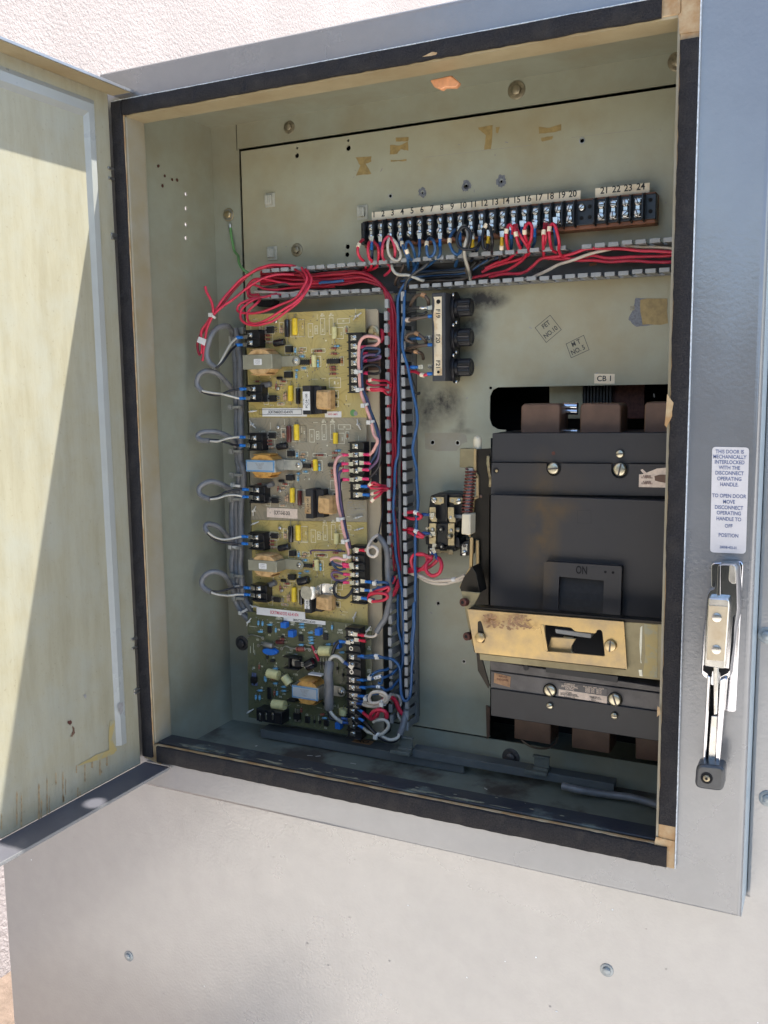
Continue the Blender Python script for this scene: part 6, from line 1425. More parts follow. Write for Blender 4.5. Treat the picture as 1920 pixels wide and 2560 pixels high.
def W(col, lab, fr, s, r=.00145, l0=None, l1=None, mk=None, ties=None, cat='wire', grp=None, name='wire', d0=None, d1=None, sm=7, mcol='cream_label', mtxt=None):
    C_ = path(fr, s) if isinstance(s, str) else s
    P = smooth(C_, sm); r *= 1.08; WJ = WN[0] * 3.7
    for i_ in range(2, len(P) - 2):
        q_ = P[i_] * 55; P[i_] = P[i_] + Vector((noise.noise(q_ + Vector((WJ, 0, 0))), noise.noise(q_ + Vector((0, WJ, 9))) * .6, noise.noise(q_ + Vector((5, 0, WJ))))) * .0011
    b = MB(); b.tube(P, r, 10); org = (P[0] + P[-1]) / 2
    o = b.build(name, 'ins_' + col, None, loc=org, angle=60); tag(o, lab, cat, grp); WN[0] += 1
    if l0: lug(o, P[0], Vector(d0) if d0 else (P[0] - P[2]), l0)
    if l1: lug(o, P[-1], Vector(d1) if d1 else (P[-1] - P[-3]), l1)
    for i, t in enumerate(mk or []): sleeve(o, P, t, mcol, r=r + .0006, txt=mtxt)
    for (t, rr_) in (ties or []):
        i = max(1, min(len(P) - 2, int(t * (len(P) - 1)))); tie(o, P[i], P[i + 1] - P[i - 1], rr_)
    return o
UP = (0, 0, 1); LF = (-1, 0, 0); RT = (1, 0, 0)
G1 = 'wires hanging from the numbered terminals'
def H(n, col, kind, lab, s, **k): return W(col, lab, 'T', s, grp=G1, **k)
H(0, 'red', '', 'red wire hanging left of terminal 1 with a white marker', '182,600,139 142,640,127 128,700,124 150,770,128 185,812,136 205,870,152 150,930,156', mk=[.22])
H(1, 'red', '', 'red wire looping below terminal 1', '262,625,140 232,630,128 220,700,122 240,775,126 262,800,132 240,880,150 120,935,156')
H(1, 'navy', '', 'dark blue wire dropping straight from terminal 1', '262,690,134 264,760,138 262,830,152 255,880,158', l0='lug_blue', d0=UP)
H(1, 'red', '', 'red wire dropping from the right side of terminal 1', '282,612,138 318,660,128 330,730,128 320,800,136 300,860,150 200,910,155')
H(2, 'navy', '', 'dark blue wire dropping from terminal 2', '342,690,134 343,760,138 342,850,152', l0='lug_navy', d0=UP)
H(3, 'pinkred', '', 'pink red wire arching under terminal 3', '465,800,138 478,720,126 455,620,124 420,570,126 375,610,124 358,690,122 368,770,128 400,810,140 440,870,150 380,940,156')
H(3, 'offwhite', '', 'off white wire curling beside terminal 3', '520,700,128 495,630,124 440,585,126 418,630,122 420,710,122 450,775,126 500,800,130 530,760,130 522,690,130')
H(4, 'navy', '', 'dark blue wire dropping from terminal 4', '525,690,134 530,760,138 548,830,152', l0='lug_navy', d0=UP)
H(4, 'blue', '', 'blue wire with a cream marker between terminals 4 and 5', '540,590,136 548,640,128 575,720,126 600,790,130 608,880,154', mk=[.25])
H(5, 'blue', '', 'blue wire looping below terminal 5', '675,790,138 655,700,126 620,625,124 590,630,124 585,690,122 620,770,128 650,800,138 660,900,154', mk=[.62])
H(6, 'blue', '', 'blue wire dropping straight from terminal 6', '712,665,132 712,730,132 700,790,140 670,900,156', l0='lug_navy', d0=UP)
H(7, 'blue', '', 'blue wire looping below terminal 7', '800,590,138 780,630,124 778,710,122 800,765,126 838,755,128 862,690,126 850,610,126 815,585,138', mk=[.18])
H(8, 'blue', '', 'blue wire curving down from terminal 8', '905,665,132 905,720,130 885,765,132 820,820,150 700,900,156', l0='lug_blue', d0=UP)
H(9, 'blue', '', 'blue wire with a cream marker below terminal 9', '1045,505,134 1015,550,126 1000,620,122 1025,710,122 1070,740,126 1110,700,128', mk=[.38])
H(10, 'blue', '', 'blue wire dropping from terminal 10', '1092,600,134 1095,680,134 1070,790,150 1050,850,158', l0='lug_blue', d0=UP, r=.0016)
H(10, 'grey', '', 'grey wire arching over the black loop at terminal 10', '1070,560,128 1090,500,120 1130,470,118 1150,500,118 1160,600,118 1135,700,122 1140,800,132 1175,900,150 1200,960,156')
H(10, 'black', '', 'black wire coiled in a ring under terminals 10 and 11', '1290,620,128 1240,680,122 1160,690,118 1085,670,116 1058,600,116 1085,520,116 1135,480,116 1185,530,116 1185,620,116 1165,700,120')
H(10, 'offwhite', '', 'off white wire passing through the black ring at terminal 10', '1150,505,124 1165,560,119 1140,680,119 1150,800,130 1185,920,150 1190,980,158')
H(11, 'black', '', 'dark wire under the yellow crimp at terminal 11', '1212,670,132 1215,720,136 1210,790,152', l0='lug_yellow', d0=UP)
H(12, 'navy', '', 'dark blue wire dropping from terminal 12', '1278,640,134 1260,700,136 1200,800,152', l0='lug_navy', d0=UP)
H(12, 'black', '', 'black wire looping below terminals 12 and 13', '1385,760,150 1395,640,122 1375,500,122 1340,460,122 1310,520,120 1298,600,118 1310,680,118 1340,690,120 1355,640,122', mk=[.42])
H(13, 'charcoal', '', 'dark wire under the yellow crimp at terminal 13', '1355,640,132 1365,700,138 1340,780,152', l0='lug_yellow', d0=(.1, 0, 1))
H(14, 'charcoal', '', 'dark wire under the yellow crimp at terminal 14', '1488,650,132 1482,700,136 1470,790,152', l0='lug_yellow', d0=UP, mk=[.35])
def H2(col, lab, s, **k): return W(col, lab, 'U', s, grp=G1, **k)
H2('red', 'red wire arching left of terminal 15', '115,670,138 98,600,124 95,500,120 120,440,122 145,460,124 150,520,130', mk=[.42])
H2('blue', 'blue wire dropping from terminal 15', '138,560,134 140,620,140 130,690,152', l0='lug_blue', d0=UP)
H2('red', 'red wire slanting right below terminal 15', '165,440,126 175,500,122 200,600,124 215,660,136 160,705,146 100,752,152 0,782,156 T 1330,870,156', mk=[.2])
H2('red', 'red wire crossing from terminal 15 towards terminal 16', '185,440,130 200,500,126 240,570,126 290,650,134 290,700,146 200,750,152 0,812,156 T 1300,905,156')
H2('blue', 'blue wire dropping from terminal 16', '232,530,134 235,600,140 225,680,152', l0='lug_navy', d0=UP)
H2('red', 'red wire arching over terminal 17', '300,640,134 265,540,124 262,460,120 295,425,122 325,460,122 320,560,124 300,620,130 275,710,146 200,790,152 100,850,156 0,872,157 T 1200,960,158', mk=[.14])
H2('blue', 'blue wire dropping from terminal 17', '348,545,134 345,600,140 330,660,152', l0='lug_blue', d0=UP)
H2('red', 'red wire hanging from terminal 18 with a cream marker', '440,430,132 428,500,122 425,590,124 430,660,134 432,730,150', mk=[.3])
H2('red', 'second red wire hanging from terminal 18', '458,430,134 455,520,124 440,600,128 420,660,140 435,735,150 480,745,152')
H2('red', 'red wire looping below terminal 19', '540,690,142 505,660,134 485,560,122 485,470,120 515,435,122 545,480,122 575,600,126 570,680,136 605,730,146 700,745,150 850,715,150 1000,735,150 1300,730,150 1640,710,150', mk=[.22])
H2('blue', 'blue wire dropping from terminal 19', '532,500,138 538,560,140 540,620,146', l0='lug_blue', d0=UP)
G2 = 'wires running along the upper duct to the right'
W('red', 'upper red wire running right along the duct under terminals 21 to 24', 'U', '-60,910,156 100,885,154 240,872,152 330,815,150 420,745,148 620,718,146 800,662,144 1000,650,144 1200,664,144 1400,680,144 1640,682,144', grp=G2)
W('red', 'lowest red wire running right along the duct under terminals 21 to 24', 'U', '450,735,152 560,748,152 700,756,152 1000,768,152 1200,760,152 1400,775,152 1640,778,152', grp=G2)
W('white', 'cream wire crossing the duct from lower left to upper right', 'U', '230,935,156 320,915,152 450,855,150 650,770,148 850,700,146 1000,668,146 1100,640,147 1300,642,147 1640,658,147', grp=G2)
G3 = 'dark wires packed in the upper duct'
rr = random.Random(33)
for k, (c_, l_) in enumerate((('navy', 'navy wire lying highest in the dark bundle under terminals 8 to 14'), ('charcoal', 'charcoal wire second in the dark bundle under terminals 8 to 14'), ('blue', 'blue wire in the middle of the dark bundle under terminals 8 to 14'), ('black', 'black wire in the dark bundle under terminals 6 to 13'), ('charcoal', 'charcoal wire lying lowest in the dark bundle under terminals 6 to 13'), ('brownish', 'brownish wire along the lower slotted wall left of the cream wire'))):
    y = 800 + k * 26
    W(c_, l_, 'T', f'{1480 - k * 60},{760 + k * 12},154 {1350 - k * 40},{810 + k * 16},{156} {1150},{870 + k * 20},{157} {900},{900 + k * 18},{158 - (k % 2) * 3} {720},{905 + k * 22},157 {560 - k * 10},{960 + k * 18},158', r=.0015, grp=G3)
W('charcoal', 'charcoal wire crossing from terminal 8 down into the tall duct', 'M', '1320,120,140 1240,200,138 1080,300,136 960,420,136 920,600,137 915,750,140 925,880,146', r=.0015)
W('blue', 'blue wire plunging from the upper duct into the middle of the tall duct', 'M', '1110,130,146 1080,250,142 1000,400,140 890,520,138 830,640,137 795,780,137 790,1000,138 795,1200,138 F 45,400,138 58,620,139 50,900,139 62,1250,139 48,1500,139 G 30,60,139 22,250,139 18,500,139 35,800,139 80,1100,139 95,1350,140 100,1650,141 N 745,330,142 760,420,146', r=.0015)
W('offwhite', 'off white wire twisting across the duct junction', 'M', '690,165,140 700,230,138 760,300,137 850,325,136 960,335,136 1060,370,137 1150,400,138 1240,425,142', r=.0015)
W('brownish', 'tan wire dropping across the duct junction', 'M', '890,150,142 860,240,142 800,330,144 760,420,146 750,500,152', r=.0014)
W('grey', 'grey wire inside the tall duct beside the blue wire', 'F', '60,500,150 68,800,150 70,1200,150 60,1650,150 G 60,200,148 65,500,148 75,900,148 80,1200,149 N 700,200,150 720,400,150 735,800,152', r=.0019)
# right-hand blue wire making a long U
W('blue', 'long blue wire down the right edge of the tall duct, turning up at the bottom', 'F', '130,60,150 105,200,134 95,420,131 88,620,130 130,780,130 165,960,130 200,1120,130 210,1260,130 180,1400,130 175,1500,130 205,1650,130 G 205,150,130 212,350,130 200,600,130 190,850,130 195,1050,130 190,1300,130 170,1500,130 160,1640,130 N 880,350,128 878,600,128 865,900,128 850,1200,128 840,1450,128 800,1550,128 750,1550,128 715,1440,130 705,1250,131 700,1150,131 640,1070,130 560,1035,126 400,1030,122 250,1020,122', r=.0015, l1='lug_navy', d1=LF, mk=[.965], mcol='white_label')
# red bundle: from the coils above the boards, round the corner and down the tall duct
G4 = 'red wires bundled from the upper left duct down the tall duct'
base_pts = [('A', 330, 200), ('A', 500, 190), ('A', 650, 215), ('A', 850, 215), ('A', 1050, 200), ('A', 1250, 190), ('A', 1400, 250), ('A', 1480, 370), ('A', 1520, 560), ('A', 1520, 850), ('A', 1530, 1100), ('A', 1510, 1400), ('B', 1515, 200), ('B', 1510, 520), ('B', 1500, 800), ('B', 1530, 1100), ('B', 1560, 1400)]
names = ['first', 'second', 'third', 'fourth', 'fifth', 'sixth', 'seventh', 'eighth']
for k in range(8):
    off = (k - 3.5); s = []
    for i, (fr, x, y) in enumerate(base_pts):
        turn = min(1, max(0, (i - 4) / 4)); ox = -off * 9 * turn + rr.uniform(-4, 4); oy = -off * 16 * (1 - turn) + rr.uniform(-5, 5)
        if k % 3 == 1 and i > 12: ox += 14
        if i > 14 and k % 2: break
        p = at(fr, x + ox, y + oy, .1430 + (k % 3) * .0032 + rr.uniform(-.0008, .0008)); s.append(p)
    W('red' if k % 3 else 'darkred', 'red wire in the thick bundle bending from the upper left duct down the tall duct', 'A', s, grp=G4, r=.00135)
W('charcoal', 'dark wire lying between the red loops in the upper left duct', 'A', '310,300,148 420,275,142 540,255,140 700,262,146 900,250,152')
W('white', 'cream wire lying under the red loops in the upper left duct', 'A', '275,325,138 400,330,140 560,335,142 700,320,144 900,315,148 1250,315,152', r=.0014)
W('blue', 'short blue wire stub in the upper left duct', 'A', '860,245,140 960,235,139 1080,222,141')
# coiled excess: long loops
W('red', 'red loop hanging lowest over the top circuit board', 'A', '700,105,132 745,180,126 730,260,124 640,380,120 480,450,116 300,510,112 180,515,112 120,490,114 150,430,116 260,385,122 330,375,128 480,340,140', r=.00135, grp='red loops of spare wire')
W('red', 'red loop sweeping across the corner of the top circuit board', 'A', '735,120,132 785,190,126 770,270,124 690,390,120 560,500,114 420,590,110 300,622,108 200,610,108 150,560,110 170,470,114 260,400,120 320,385,126', r=.00135, grp='red loops of spare wire')
W('red', 'red loop lying above the board corner with a narrow tip', 'A', '755,130,134 765,230,128 720,330,122 620,430,116 480,520,112 330,600,109 250,605,108 215,570,110 220,500,112 300,420,118 325,390,126', r=.00135, grp='red loops of spare wire')
W('darkred', 'dark red wire band wrapped over the coil in the upper left duct', 'A', '640,120,134 700,160,128 740,230,125 720,310,124 700,380,124 640,420,122', r=.00135)
W('red', 'outer red wire curling round the left end of the duct', 'A', '950,240,146 700,250,142 520,245,140 400,215,138 280,215,136 215,270,134 215,330,134 240,370,134 330,370,134 520,345,142', r=.00135)
W('red', 'inner red wire curling round the left end of the duct', 'A', '1000,275,150 750,280,148 500,300,144 380,300,142 300,270,140 250,260,139 225,300,138 240,350,138 320,350,140', r=.00135)
# wires reaching over to the left wall
G5 = 'cut red wires tied together by the left wall'
W('red', 'red cut wire of the left bunch ending lowest', 'S', '1130,190,140 950,195,134 800,230,128 650,330,122 500,440,114 380,530,106 290,620,100 235,750,98 215,900,97 205,1000,97 190,1075,97', r=.00135, grp=G5, ties=[(.60, .0030)])
W('red', 'red cut wire of the left bunch with the white tape flag', 'S', '1150,110,140 1000,88,134 850,100,130 700,160,126 560,260,120 430,400,112 320,560,104 240,680,100 180,770,98 180,880,97 185,960,97 175,1000,97', r=.00135, grp=G5)
W('darkred', 'darkest red cut wire of the left bunch', 'S', '1100,120,144 900,118,138 740,150,132 600,250,126 470,390,118 350,540,109 270,650,104 200,760,101 150,850,100 140,930,100 165,1020,100', r=.00135, grp=G5)
W('red', 'red wire stub pointing up from the tie by the left wall', 'S', '218,312,96 235,370,96 270,430,97 292,490,98 298,560,99 280,640,100', r=.00140, grp=G5)
fg = MB(); fg.pp('S', [(150, 825), (228, 855), (210, 918), (132, 880)], .0950, .0006); tag(fg.build('tape_flag', 'white_label', None, loc=at('S', 180, 880, .095)), 'white tape flag folded round the cut red wires by the left wall', 'tape flag')
# green earth wire
W('green', 'green earth wire running down from the bolt on the left frame', 'P', '996,985,168 1000,1030,166 1010,1080,164 1028,1106,160 S 560,70,152 620,150,146 700,200,150', r=.0015)
hexbolt('earth_bolt', at('P', 988, 928, YR), NY, .0046, 'zinc_yellow', label='earth bolt with a ring terminal on the left of the back frame', rot=.5)
b = MB(); q = at('P', 994, 968, YR - .001); b.cyl(q, (0, 0, -1), .0024, .007, 12); b.ring(at('P', 988, 928, YR - .0005), NY, .004, .0066, .0006, 18); tag(b.build('ring_terminal', 'steel_dull', None, loc=q), 'bare ring terminal crimped on the green earth wire', 'ring terminal')

# grey cables down the left side of the boards
G6 = 'grey cables strapped down the left edge of the boards'
for k, (x_, lb) in enumerate(((0, 'left grey cable strapped beside the circuit boards'), (1, 'middle grey cable strapped beside the circuit boards'), (2, 'right grey cable strapped beside the circuit boards'))):
    o_ = 44 * k; s = [('S', 470 + o_ * .6, 740), ('S', 482 + o_, 1000), ('S', 490 + o_, 1300), ('S', 505 + o_ * .9, 1550), ('S', 495 + o_, 1850), ('S', 520 + o_ * .7, 2080), ('V', 565 + o_ * .9, 60), ('V', 552 + o_, 250), ('V', 530 + o_, 420), ('V', 535 + o_, 640), ('V', 545 + o_ * .8, 810), ('V', 525 + o_, 950), ('V', 545 + o_ * .9, 1080), ('V', 555 + o_, 1240), ('V', 590 + o_ * 1.2, 1350), ('V', 660 + o_, 1450), ('V', 760 + o_, 1530)]
    if k == 0: s = s[7:]
    if k == 2: s = s[0:]
    P = [at(f_, x, y, .150 + (k % 2) * .0035 + (.002 if i % 2 else 0)) for i, (f_, x, y) in enumerate(s)]
    W('greycable', lb, 'S', P, r=.0037 if k else .0034, grp=G6, cat='cable', name='cable', ties=([(.42, .0085), (.62, .0085), (.78, .0085), (.90, .0085)] if k == 1 else None))
for fr, x, y, i in (('S', 520, 1548, 0), ('S', 528, 2000, 1), ('V', 575, 105, 2), ('V', 560, 335, 3), ('V', 565, 800, 4), ('V', 580, 1065, 5), ('V', 595, 1280, 6)):
    b = MB(); p = at(fr, x, y, .1465); b.box(p.x - .0095, p.x + .0090, p.y - .0012, p.y + .003, p.z - .0016, p.z + .0016); b.box(p.x - .0075, p.x - .0030, p.y - .0038, p.y, p.z - .0030, p.z + .0030)
    tag(b.build('cable_tie', 'tie_grey', None, loc=p, bevel=.0003), ['cable tie round the grey cables beside the lower blocks of the top board', 'cable tie round the grey cables at the second board, upper one', 'cable tie round the grey cables beside the blue framed transformer', 'cable tie round the grey cables just under the second board loops', 'cable tie round the grey cables at the third board, upper one', 'cable tie round the grey cables beside the third board transformer', 'lowest cable tie round the grey cables'][i], 'cable tie', 'cable ties on the grey cables')
b = MB(); p = at('S', 500, 860, .152); b.box(p.x - .006, p.x + .004, p.y, p.y + .006, at('S', 500, 935, .152).z, at('S', 500, 820, .152).z); b.pp('S', [(510, 738), (600, 730), (604, 795), (520, 800)], .158, .006)
tag(b.build('tie_bracket', 'tie_mount_base', None, loc=p, bevel=.0004), 'pale plastic bracket at the top of the grey cables', 'bracket')
G7 = 'grey cable ends looping out by the left wall'
L_ = [('topmost', 'S', '500,800,150 470,745,138 420,720,122 340,740,110 275,820,102 240,930,99 235,1020,98 260,1090,98 305,1130,98 325,1148,98'),
      ('second', 'S', '505,1420,152 470,1340,138 400,1260,122 320,1195,110 230,1175,103 160,1220,99 135,1290,98 150,1350,98 185,1385,98'),
      ('third', 'S', '530,1960,152 500,1890,138 420,1835,122 320,1800,110 210,1800,102 150,1830,99 150,1870,98 200,1895,98 265,1890,98'),
      ('fourth', 'V', '545,330,150 520,250,136 450,200,120 360,165,108 280,180,101 225,225,98 225,280,97 270,320,97 325,335,97'),
      ('fifth', 'V', '535,800,150 500,700,136 440,630,120 360,585,108 300,575,101 278,600,98 285,635,97 305,655,97'),
      ('lowest', 'V', '560,1240,150 520,1150,136 470,1070,120 390,1030,108 310,1040,101 255,1090,98 250,1150,97 290,1200,97 335,1222,97')]
for nm, fr, s in L_: W('greycable', f'{nm} grey cable loop curling towards the left wall', fr, s, r=.0029, grp=G7, cat='cable', name='cable')
G8 = 'thin leads joining grey cables to the board blocks'
for nm, fr, w_, k_ in (('topmost', 'S', '325,1145,98 370,1090,100 430,980,106 480,900,114 545,835,122', '325,1150,97 380,1110,100 440,1030,106 490,950,114 540,912,122'),
                     ('second', 'S', '185,1380,97 280,1400,101 400,1420,108 500,1440,116 575,1458,122', '180,1390,97 250,1418,101 350,1425,106 450,1390,112 580,1362,122'),
                     ('third', 'S', '265,1895,97 340,1900,102 440,1870,108 520,1855,116 572,1855,123', '258,1882,98 340,1890,103 440,1915,108 510,1935,116 572,1940,123'),
                     ('fourth', 'V', '325,335,96 400,330,101 480,305,108 560,298,116 640,312,123', '325,325,97 400,315,102 480,270,108 560,250,116 640,242,123'),
                     ('fifth', 'V', '305,648,96 360,690,101 440,715,108 540,705,116 635,690,123', '298,652,97 350,710,101 430,745,108 540,755,116 635,758,123'),
                     ('lowest', 'V', '335,1222,96 400,1245,101 500,1255,108 590,1240,116 655,1243,123', '335,1215,97 400,1220,102 480,1200,108 560,1185,116 655,1178,123')):
    W('offwhite', f'white lead from the {nm} grey cable loop to its board block', fr, w_, r=.0012, l1='lug_blue', d1=RT, grp=G8); W('black', f'black lead from the {nm} grey cable loop to its board block', fr, k_, r=.0012, l1='lug_blue', d1=RT, grp=G8)

# harness between the boards
G9 = 'jumper wires linking the upper three boards'
W('pink', 'pink wire arching off the top board block and down to the second board', 'A', '1285,820,118 1350,810,112 1395,780,108 1395,745,106 1340,725,105 1270,730,105 1225,780,106 1212,860,107 1215,1000,108 1225,1150,109 1240,1250,110 1280,1360,111 1320,1480,112 1350,1600,112 B 1385,220,112 1350,310,116 1315,348,120', r=.0016, l0='lug_pink', d0=LF, l1='lug_pink', d1=LF, grp=G9, ties=[(.52, .0030), (.60, .0030), (.68, .0030), (.76, .0032)])
W('navy', 'dark blue wire beside the pink one, second in the jumper bundle', 'A', '1295,880,118 1360,895,113 1400,870,111 1400,840,110 1340,830,110 1260,840,110 1238,900,110 1240,1040,110 1252,1180,111 1300,1330,112 1350,1490,113 1385,1600,113 B 1395,230,114 1370,340,117 1320,425,121', r=.0014, l0='lug_pink', d0=LF, l1='lug_pink', d1=LF, grp=G9)
W('purple', 'purple wire of the jumper bundle on the top board', 'A', '1290,942,118 1350,940,114 1400,925,112 1400,905,112 1340,890,112 1270,900,112 1245,960,111 1255,1180,112 1300,1320,113 1345,1470,114 1390,1600,114 B 1408,280,116 1385,400,118 1305,485,121', r=.0014, l0='lug_pink', d0=LF, l1='lug_pink', d1=LF, grp=G9)
W('black', 'black wire looping back off the top board block', 'A', '1298,1055,118 1360,1068,113 1408,1050,111 1405,1005,110 1340,980,110 1270,995,111 1250,1060,112 1260,1190,113 1310,1360,114 1395,1600,115 B 1415,300,117 1395,450,119 1305,568,121', r=.0014, l0='lug_pink', d0=LF, l1='lug_pink', d1=LF, grp=G9)
W('pink', 'pink wire dropping from the second board down to the third board', 'B', '1065,350,118 1020,380,112 998,450,110 1000,560,110 1012,660,110 1030,800,110 1060,950,110 1085,1070,111 1105,1160,112 1120,1230,114 1090,1290,113 1020,1278,110 970,1290,110 1000,1330,112 1070,1335,116', r=.0016, l0='lug_pink', d0=RT, l1='lug_pink', d1=RT, grp=G9, ties=[(.42, .0032), (.55, .0032), (.68, .0032)])
W('navy', 'dark blue wire dropping from the second board down to the third board', 'B', '1065,430,118 1035,450,113 1018,520,112 1030,680,112 1048,840,112 1080,980,112 1110,1100,113 1130,1190,114', r=.0014, l0='lug_pink', d0=RT, grp=G9)
W('purple', 'purple wire dropping from the second board down to the third board', 'B', '1070,490,118 1045,510,114 1035,560,113 1045,720,113 1062,860,113 1095,1020,113 1122,1120,114 1135,1190,115', r=.0014, l0='lug_pink', d0=RT, grp=G9)
W('black', 'black wire dropping from the second board down to the third board', 'B', '1072,572,118 1052,600,114 1050,700,114 1066,850,114 1098,1000,114 1125,1110,115 1140,1195,116', r=.0013, l0='lug_pink', d0=RT, grp=G9)
W('navy', 'dark blue loop left of the third board block', 'B', '1075,1355,118 1030,1350,112 985,1330,110 970,1310,110 985,1350,112 1040,1390,114 1100,1380,118', r=.0013, l0='lug_pink', d0=RT, grp=G9)
W('purple', 'purple loop left of the third board block', 'B', '1080,1425,118 1030,1410,112 980,1410,110 970,1440,110 1010,1475,111 1070,1480,114 1120,1460,118', r=.0013, l0='lug_pink', d0=RT, grp=G9)
W('purple', 'thin lilac wire running flat across the third board', 'B', '785,1245,136 785,1215,134 860,1210,133 1000,1216,131 1090,1222,128', r=.0009)
W('black', 'black wire ring hanging below the third board block', 'B', '1075,1498,116 1020,1500,110 990,1550,108 1010,1620,108 1080,1640,108 1130,1610,108 1160,1560,112', r=.0015, l0='lug_pink', d0=RT)
# red leads from the right of the blocks to the tall duct
G10 = 'red leads between board blocks and the tall duct'
for lb, fr, s in (('upper red lead from the sixth screw of the top board', 'A', '1290,1125,119 1340,1115,116 1400,1120,120 1470,1125,132 1520,1180,146'), ('lower red lead from the sixth screw of the top board', 'A', '1285,1140,121 1350,1165,120 1420,1165,124 1500,1175,140'),
                  ('upper red lead from the seventh screw of the top board', 'A', '1290,1188,119 1350,1200,116 1430,1195,120 1485,1210,134'), ('lower red lead from the seventh screw of the top board', 'A', '1285,1200,121 1340,1215,118 1430,1220,121 1470,1245,134 1510,1250,146'),
                  ('upper red lead from the sixth screw of the second board', 'B', '1300,632,119 1350,605,116 1400,625,120 1480,632,140'), ('middle red lead from the sixth screw of the second board', 'B', '1320,650,118 1390,655,118 1440,645,124 1500,660,142'), ('lower red lead from the sixth screw of the second board', 'B', '1310,640,121 1360,625,119 1420,640,124 1480,680,142'),
                  ('upper red lead from the seventh screw of the second board', 'B', '1325,706,119 1380,690,116 1430,665,122 1480,650,142'), ('red lead stub with a cream marker by the second board', 'B', '1325,775,116 1350,745,116 1400,710,118 1440,670,126 1490,655,142')):
    k_ = lb.startswith(('upper', 'red')); W('red', lb, fr, s, r=.00125, mk=[.18] if k_ else None, grp=G10)
for fr, x, y in (('A', 1262, 1120), ('A', 1262, 1190), ('B', 1275, 636), ('B', 1275, 710)):
    pass
W('blue', 'short blue jumper with a blue crimp at the sixth screw of the second board', 'B', '1290,636,121 1320,640,121 1345,632,122', l0='lug_blue', d0=LF)
W('blue', 'short blue jumper with a blue crimp at the seventh screw of the second board', 'B', '1308,712,121 1335,705,121 1355,695,122', l0='lug_blue', d0=LF)
# third board right side
W('white', 'white wire ring at the first screw of the third board block', 'B', '1275,1212,118 1310,1190,113 1350,1180,110 1385,1215,109 1375,1255,109 1340,1270,109 1300,1245,110 1300,1190,112 1335,1120,116 1380,1080,122 1405,1078,128', r=.0016, l0='lug_red', d0=LF)
W('black', 'thin black wire rising from the white ring', 'B', '1400,1080,126 1405,1000,132 1425,880,138 1440,760,146', r=.0008)
W('grey', 'grey cable running down from the white ring to the bottom board', 'B', '1385,1082,124 1430,1130,122 1465,1200,122 1475,1300,122 1478,1400,122 C 1362,100,120 1372,250,118 1345,400,116 1300,480,115 1265,535,114', r=.0030, cat='cable', name='cable')
W('white', 'white lead from the grey cable to the bottom board', 'C', '1275,530,114 1255,565,113 1210,572,113 1160,560,114', r=.0013, l1='lug_red', d1=LF); W('black', 'thin black lead from the grey cable to the bottom board', 'C', '1270,540,116 1220,580,116 1170,605,116', r=.0009, l1='lug_red', d1=LF)
G11 = 'wires on the last screws of the third board'
W('blue', 'blue wire looping from the fifth screw of the third board', 'B', '1330,1498,118 1380,1500,113 1430,1495,111 1470,1505,113 1475,1530,116 1430,1550,116 1380,1545,116', r=.0014, l0='lug_blue', d0=LF, grp=G11, ties=[(.15, .002)])
W('blue', 'blue wire with a cream marker from the sixth screw of the third board', 'B', '1325,1575,118 1370,1560,113 1430,1540,112 1480,1520,120 1530,1450,144', r=.0014, l0='lug_blue', d0=LF, grp=G11, mk=[.1])
W('red', 'red wire looping high from the seventh screw of the third board', 'B', '1325,1600,116 1380,1575,112 1440,1560,110 1480,1545,111 1485,1570,112 1440,1600,112 1370,1600,113 1320,1610,116', r=.0015, grp=G11, mk=[.06])
W('red', 'red wire looping low from the seventh screw of the third board', 'B', '1300,1640,117 1320,1600,112 1400,1595,110 1465,1610,110 1470,1640,110 1420,1665,110 1340,1672,112 1300,1650,114', r=.0015, grp=G11, mk=[.9])
W('blue', 'short blue stub with a crimp at the seventh screw of the third board', 'C', '1190,255,118 1225,262,117 1250,262,117', r=.0013, l0='lug_blue', d0=LF, grp=G11)
for k, (fr, s) in enumerate((('G', '60,1010,146 40,1080,142 20,1120,140 0,1160,138'), ('N', '690,80,146 670,150,144 640,220,142 610,250,138'), ('N', '640,0,142 625,60,142 600,95,140'))):
    W('red', ['red wire leaving the tall duct above the third board leads', 'red wire leaving the tall duct beside the fifth screw of the third board', 'red wire leaving the tall duct at the sixth screw of the third board'][k], fr, s, r=.0014)
# bottom board wires
G12 = 'wires on the bottom board block'
W('blue', 'blue wire doubling back with a white marker at the fourth screw', 'N', '250,1010,122 340,1000,118 430,1005,117 500,1030,120 585,1045,128 640,1070,136', r=.0013, l0='lug_blue', d0=LF, grp=G12, mk=[.35], mcol='white_label')
W('blue', 'blue wire with a white marker numbered 6 at the seventh screw', 'N', '240,1310,122 330,1300,117 420,1270,115 470,1260,116 485,1300,117 470,1350,118 430,1340,118', r=.0014, l0='lug_blue', d0=LF, grp=G12, mk=[.32, .42], mcol='white_label', mtxt='6')
W('blue', 'blue wire rising right from the tie at the seventh screw', 'N', '330,1270,118 380,1215,116 460,1180,118 560,1165,128', r=.0014, grp=G12, ties=[(.1, .0022)])
W('blue', 'blue wire reaching the duct from the seventh screw marker', 'N', '470,1280,117 530,1265,122 590,1235,132 650,1185,138 690,1150,146', r=.0014, grp=G12)
W('blue', 'blue wire with a white marker numbered 5 at the eighth screw', 'N', '270,1405,121 330,1395,117 400,1395,116 480,1405,117 520,1435,119 600,1410,130 690,1300,142', r=.0014, l0='lug_blue', d0=LF, grp=G12, mk=[.42], mcol='white_label', mtxt='5')
W('blue', 'blue wire under a white tie at the ninth screw', 'N', '250,1515,121 290,1520,118 350,1490,116 430,1475,117 520,1450,121 640,1370,138', r=.0013, l0='lug_blue', d0=LF, grp=G12, ties=[(.2, .0022)])
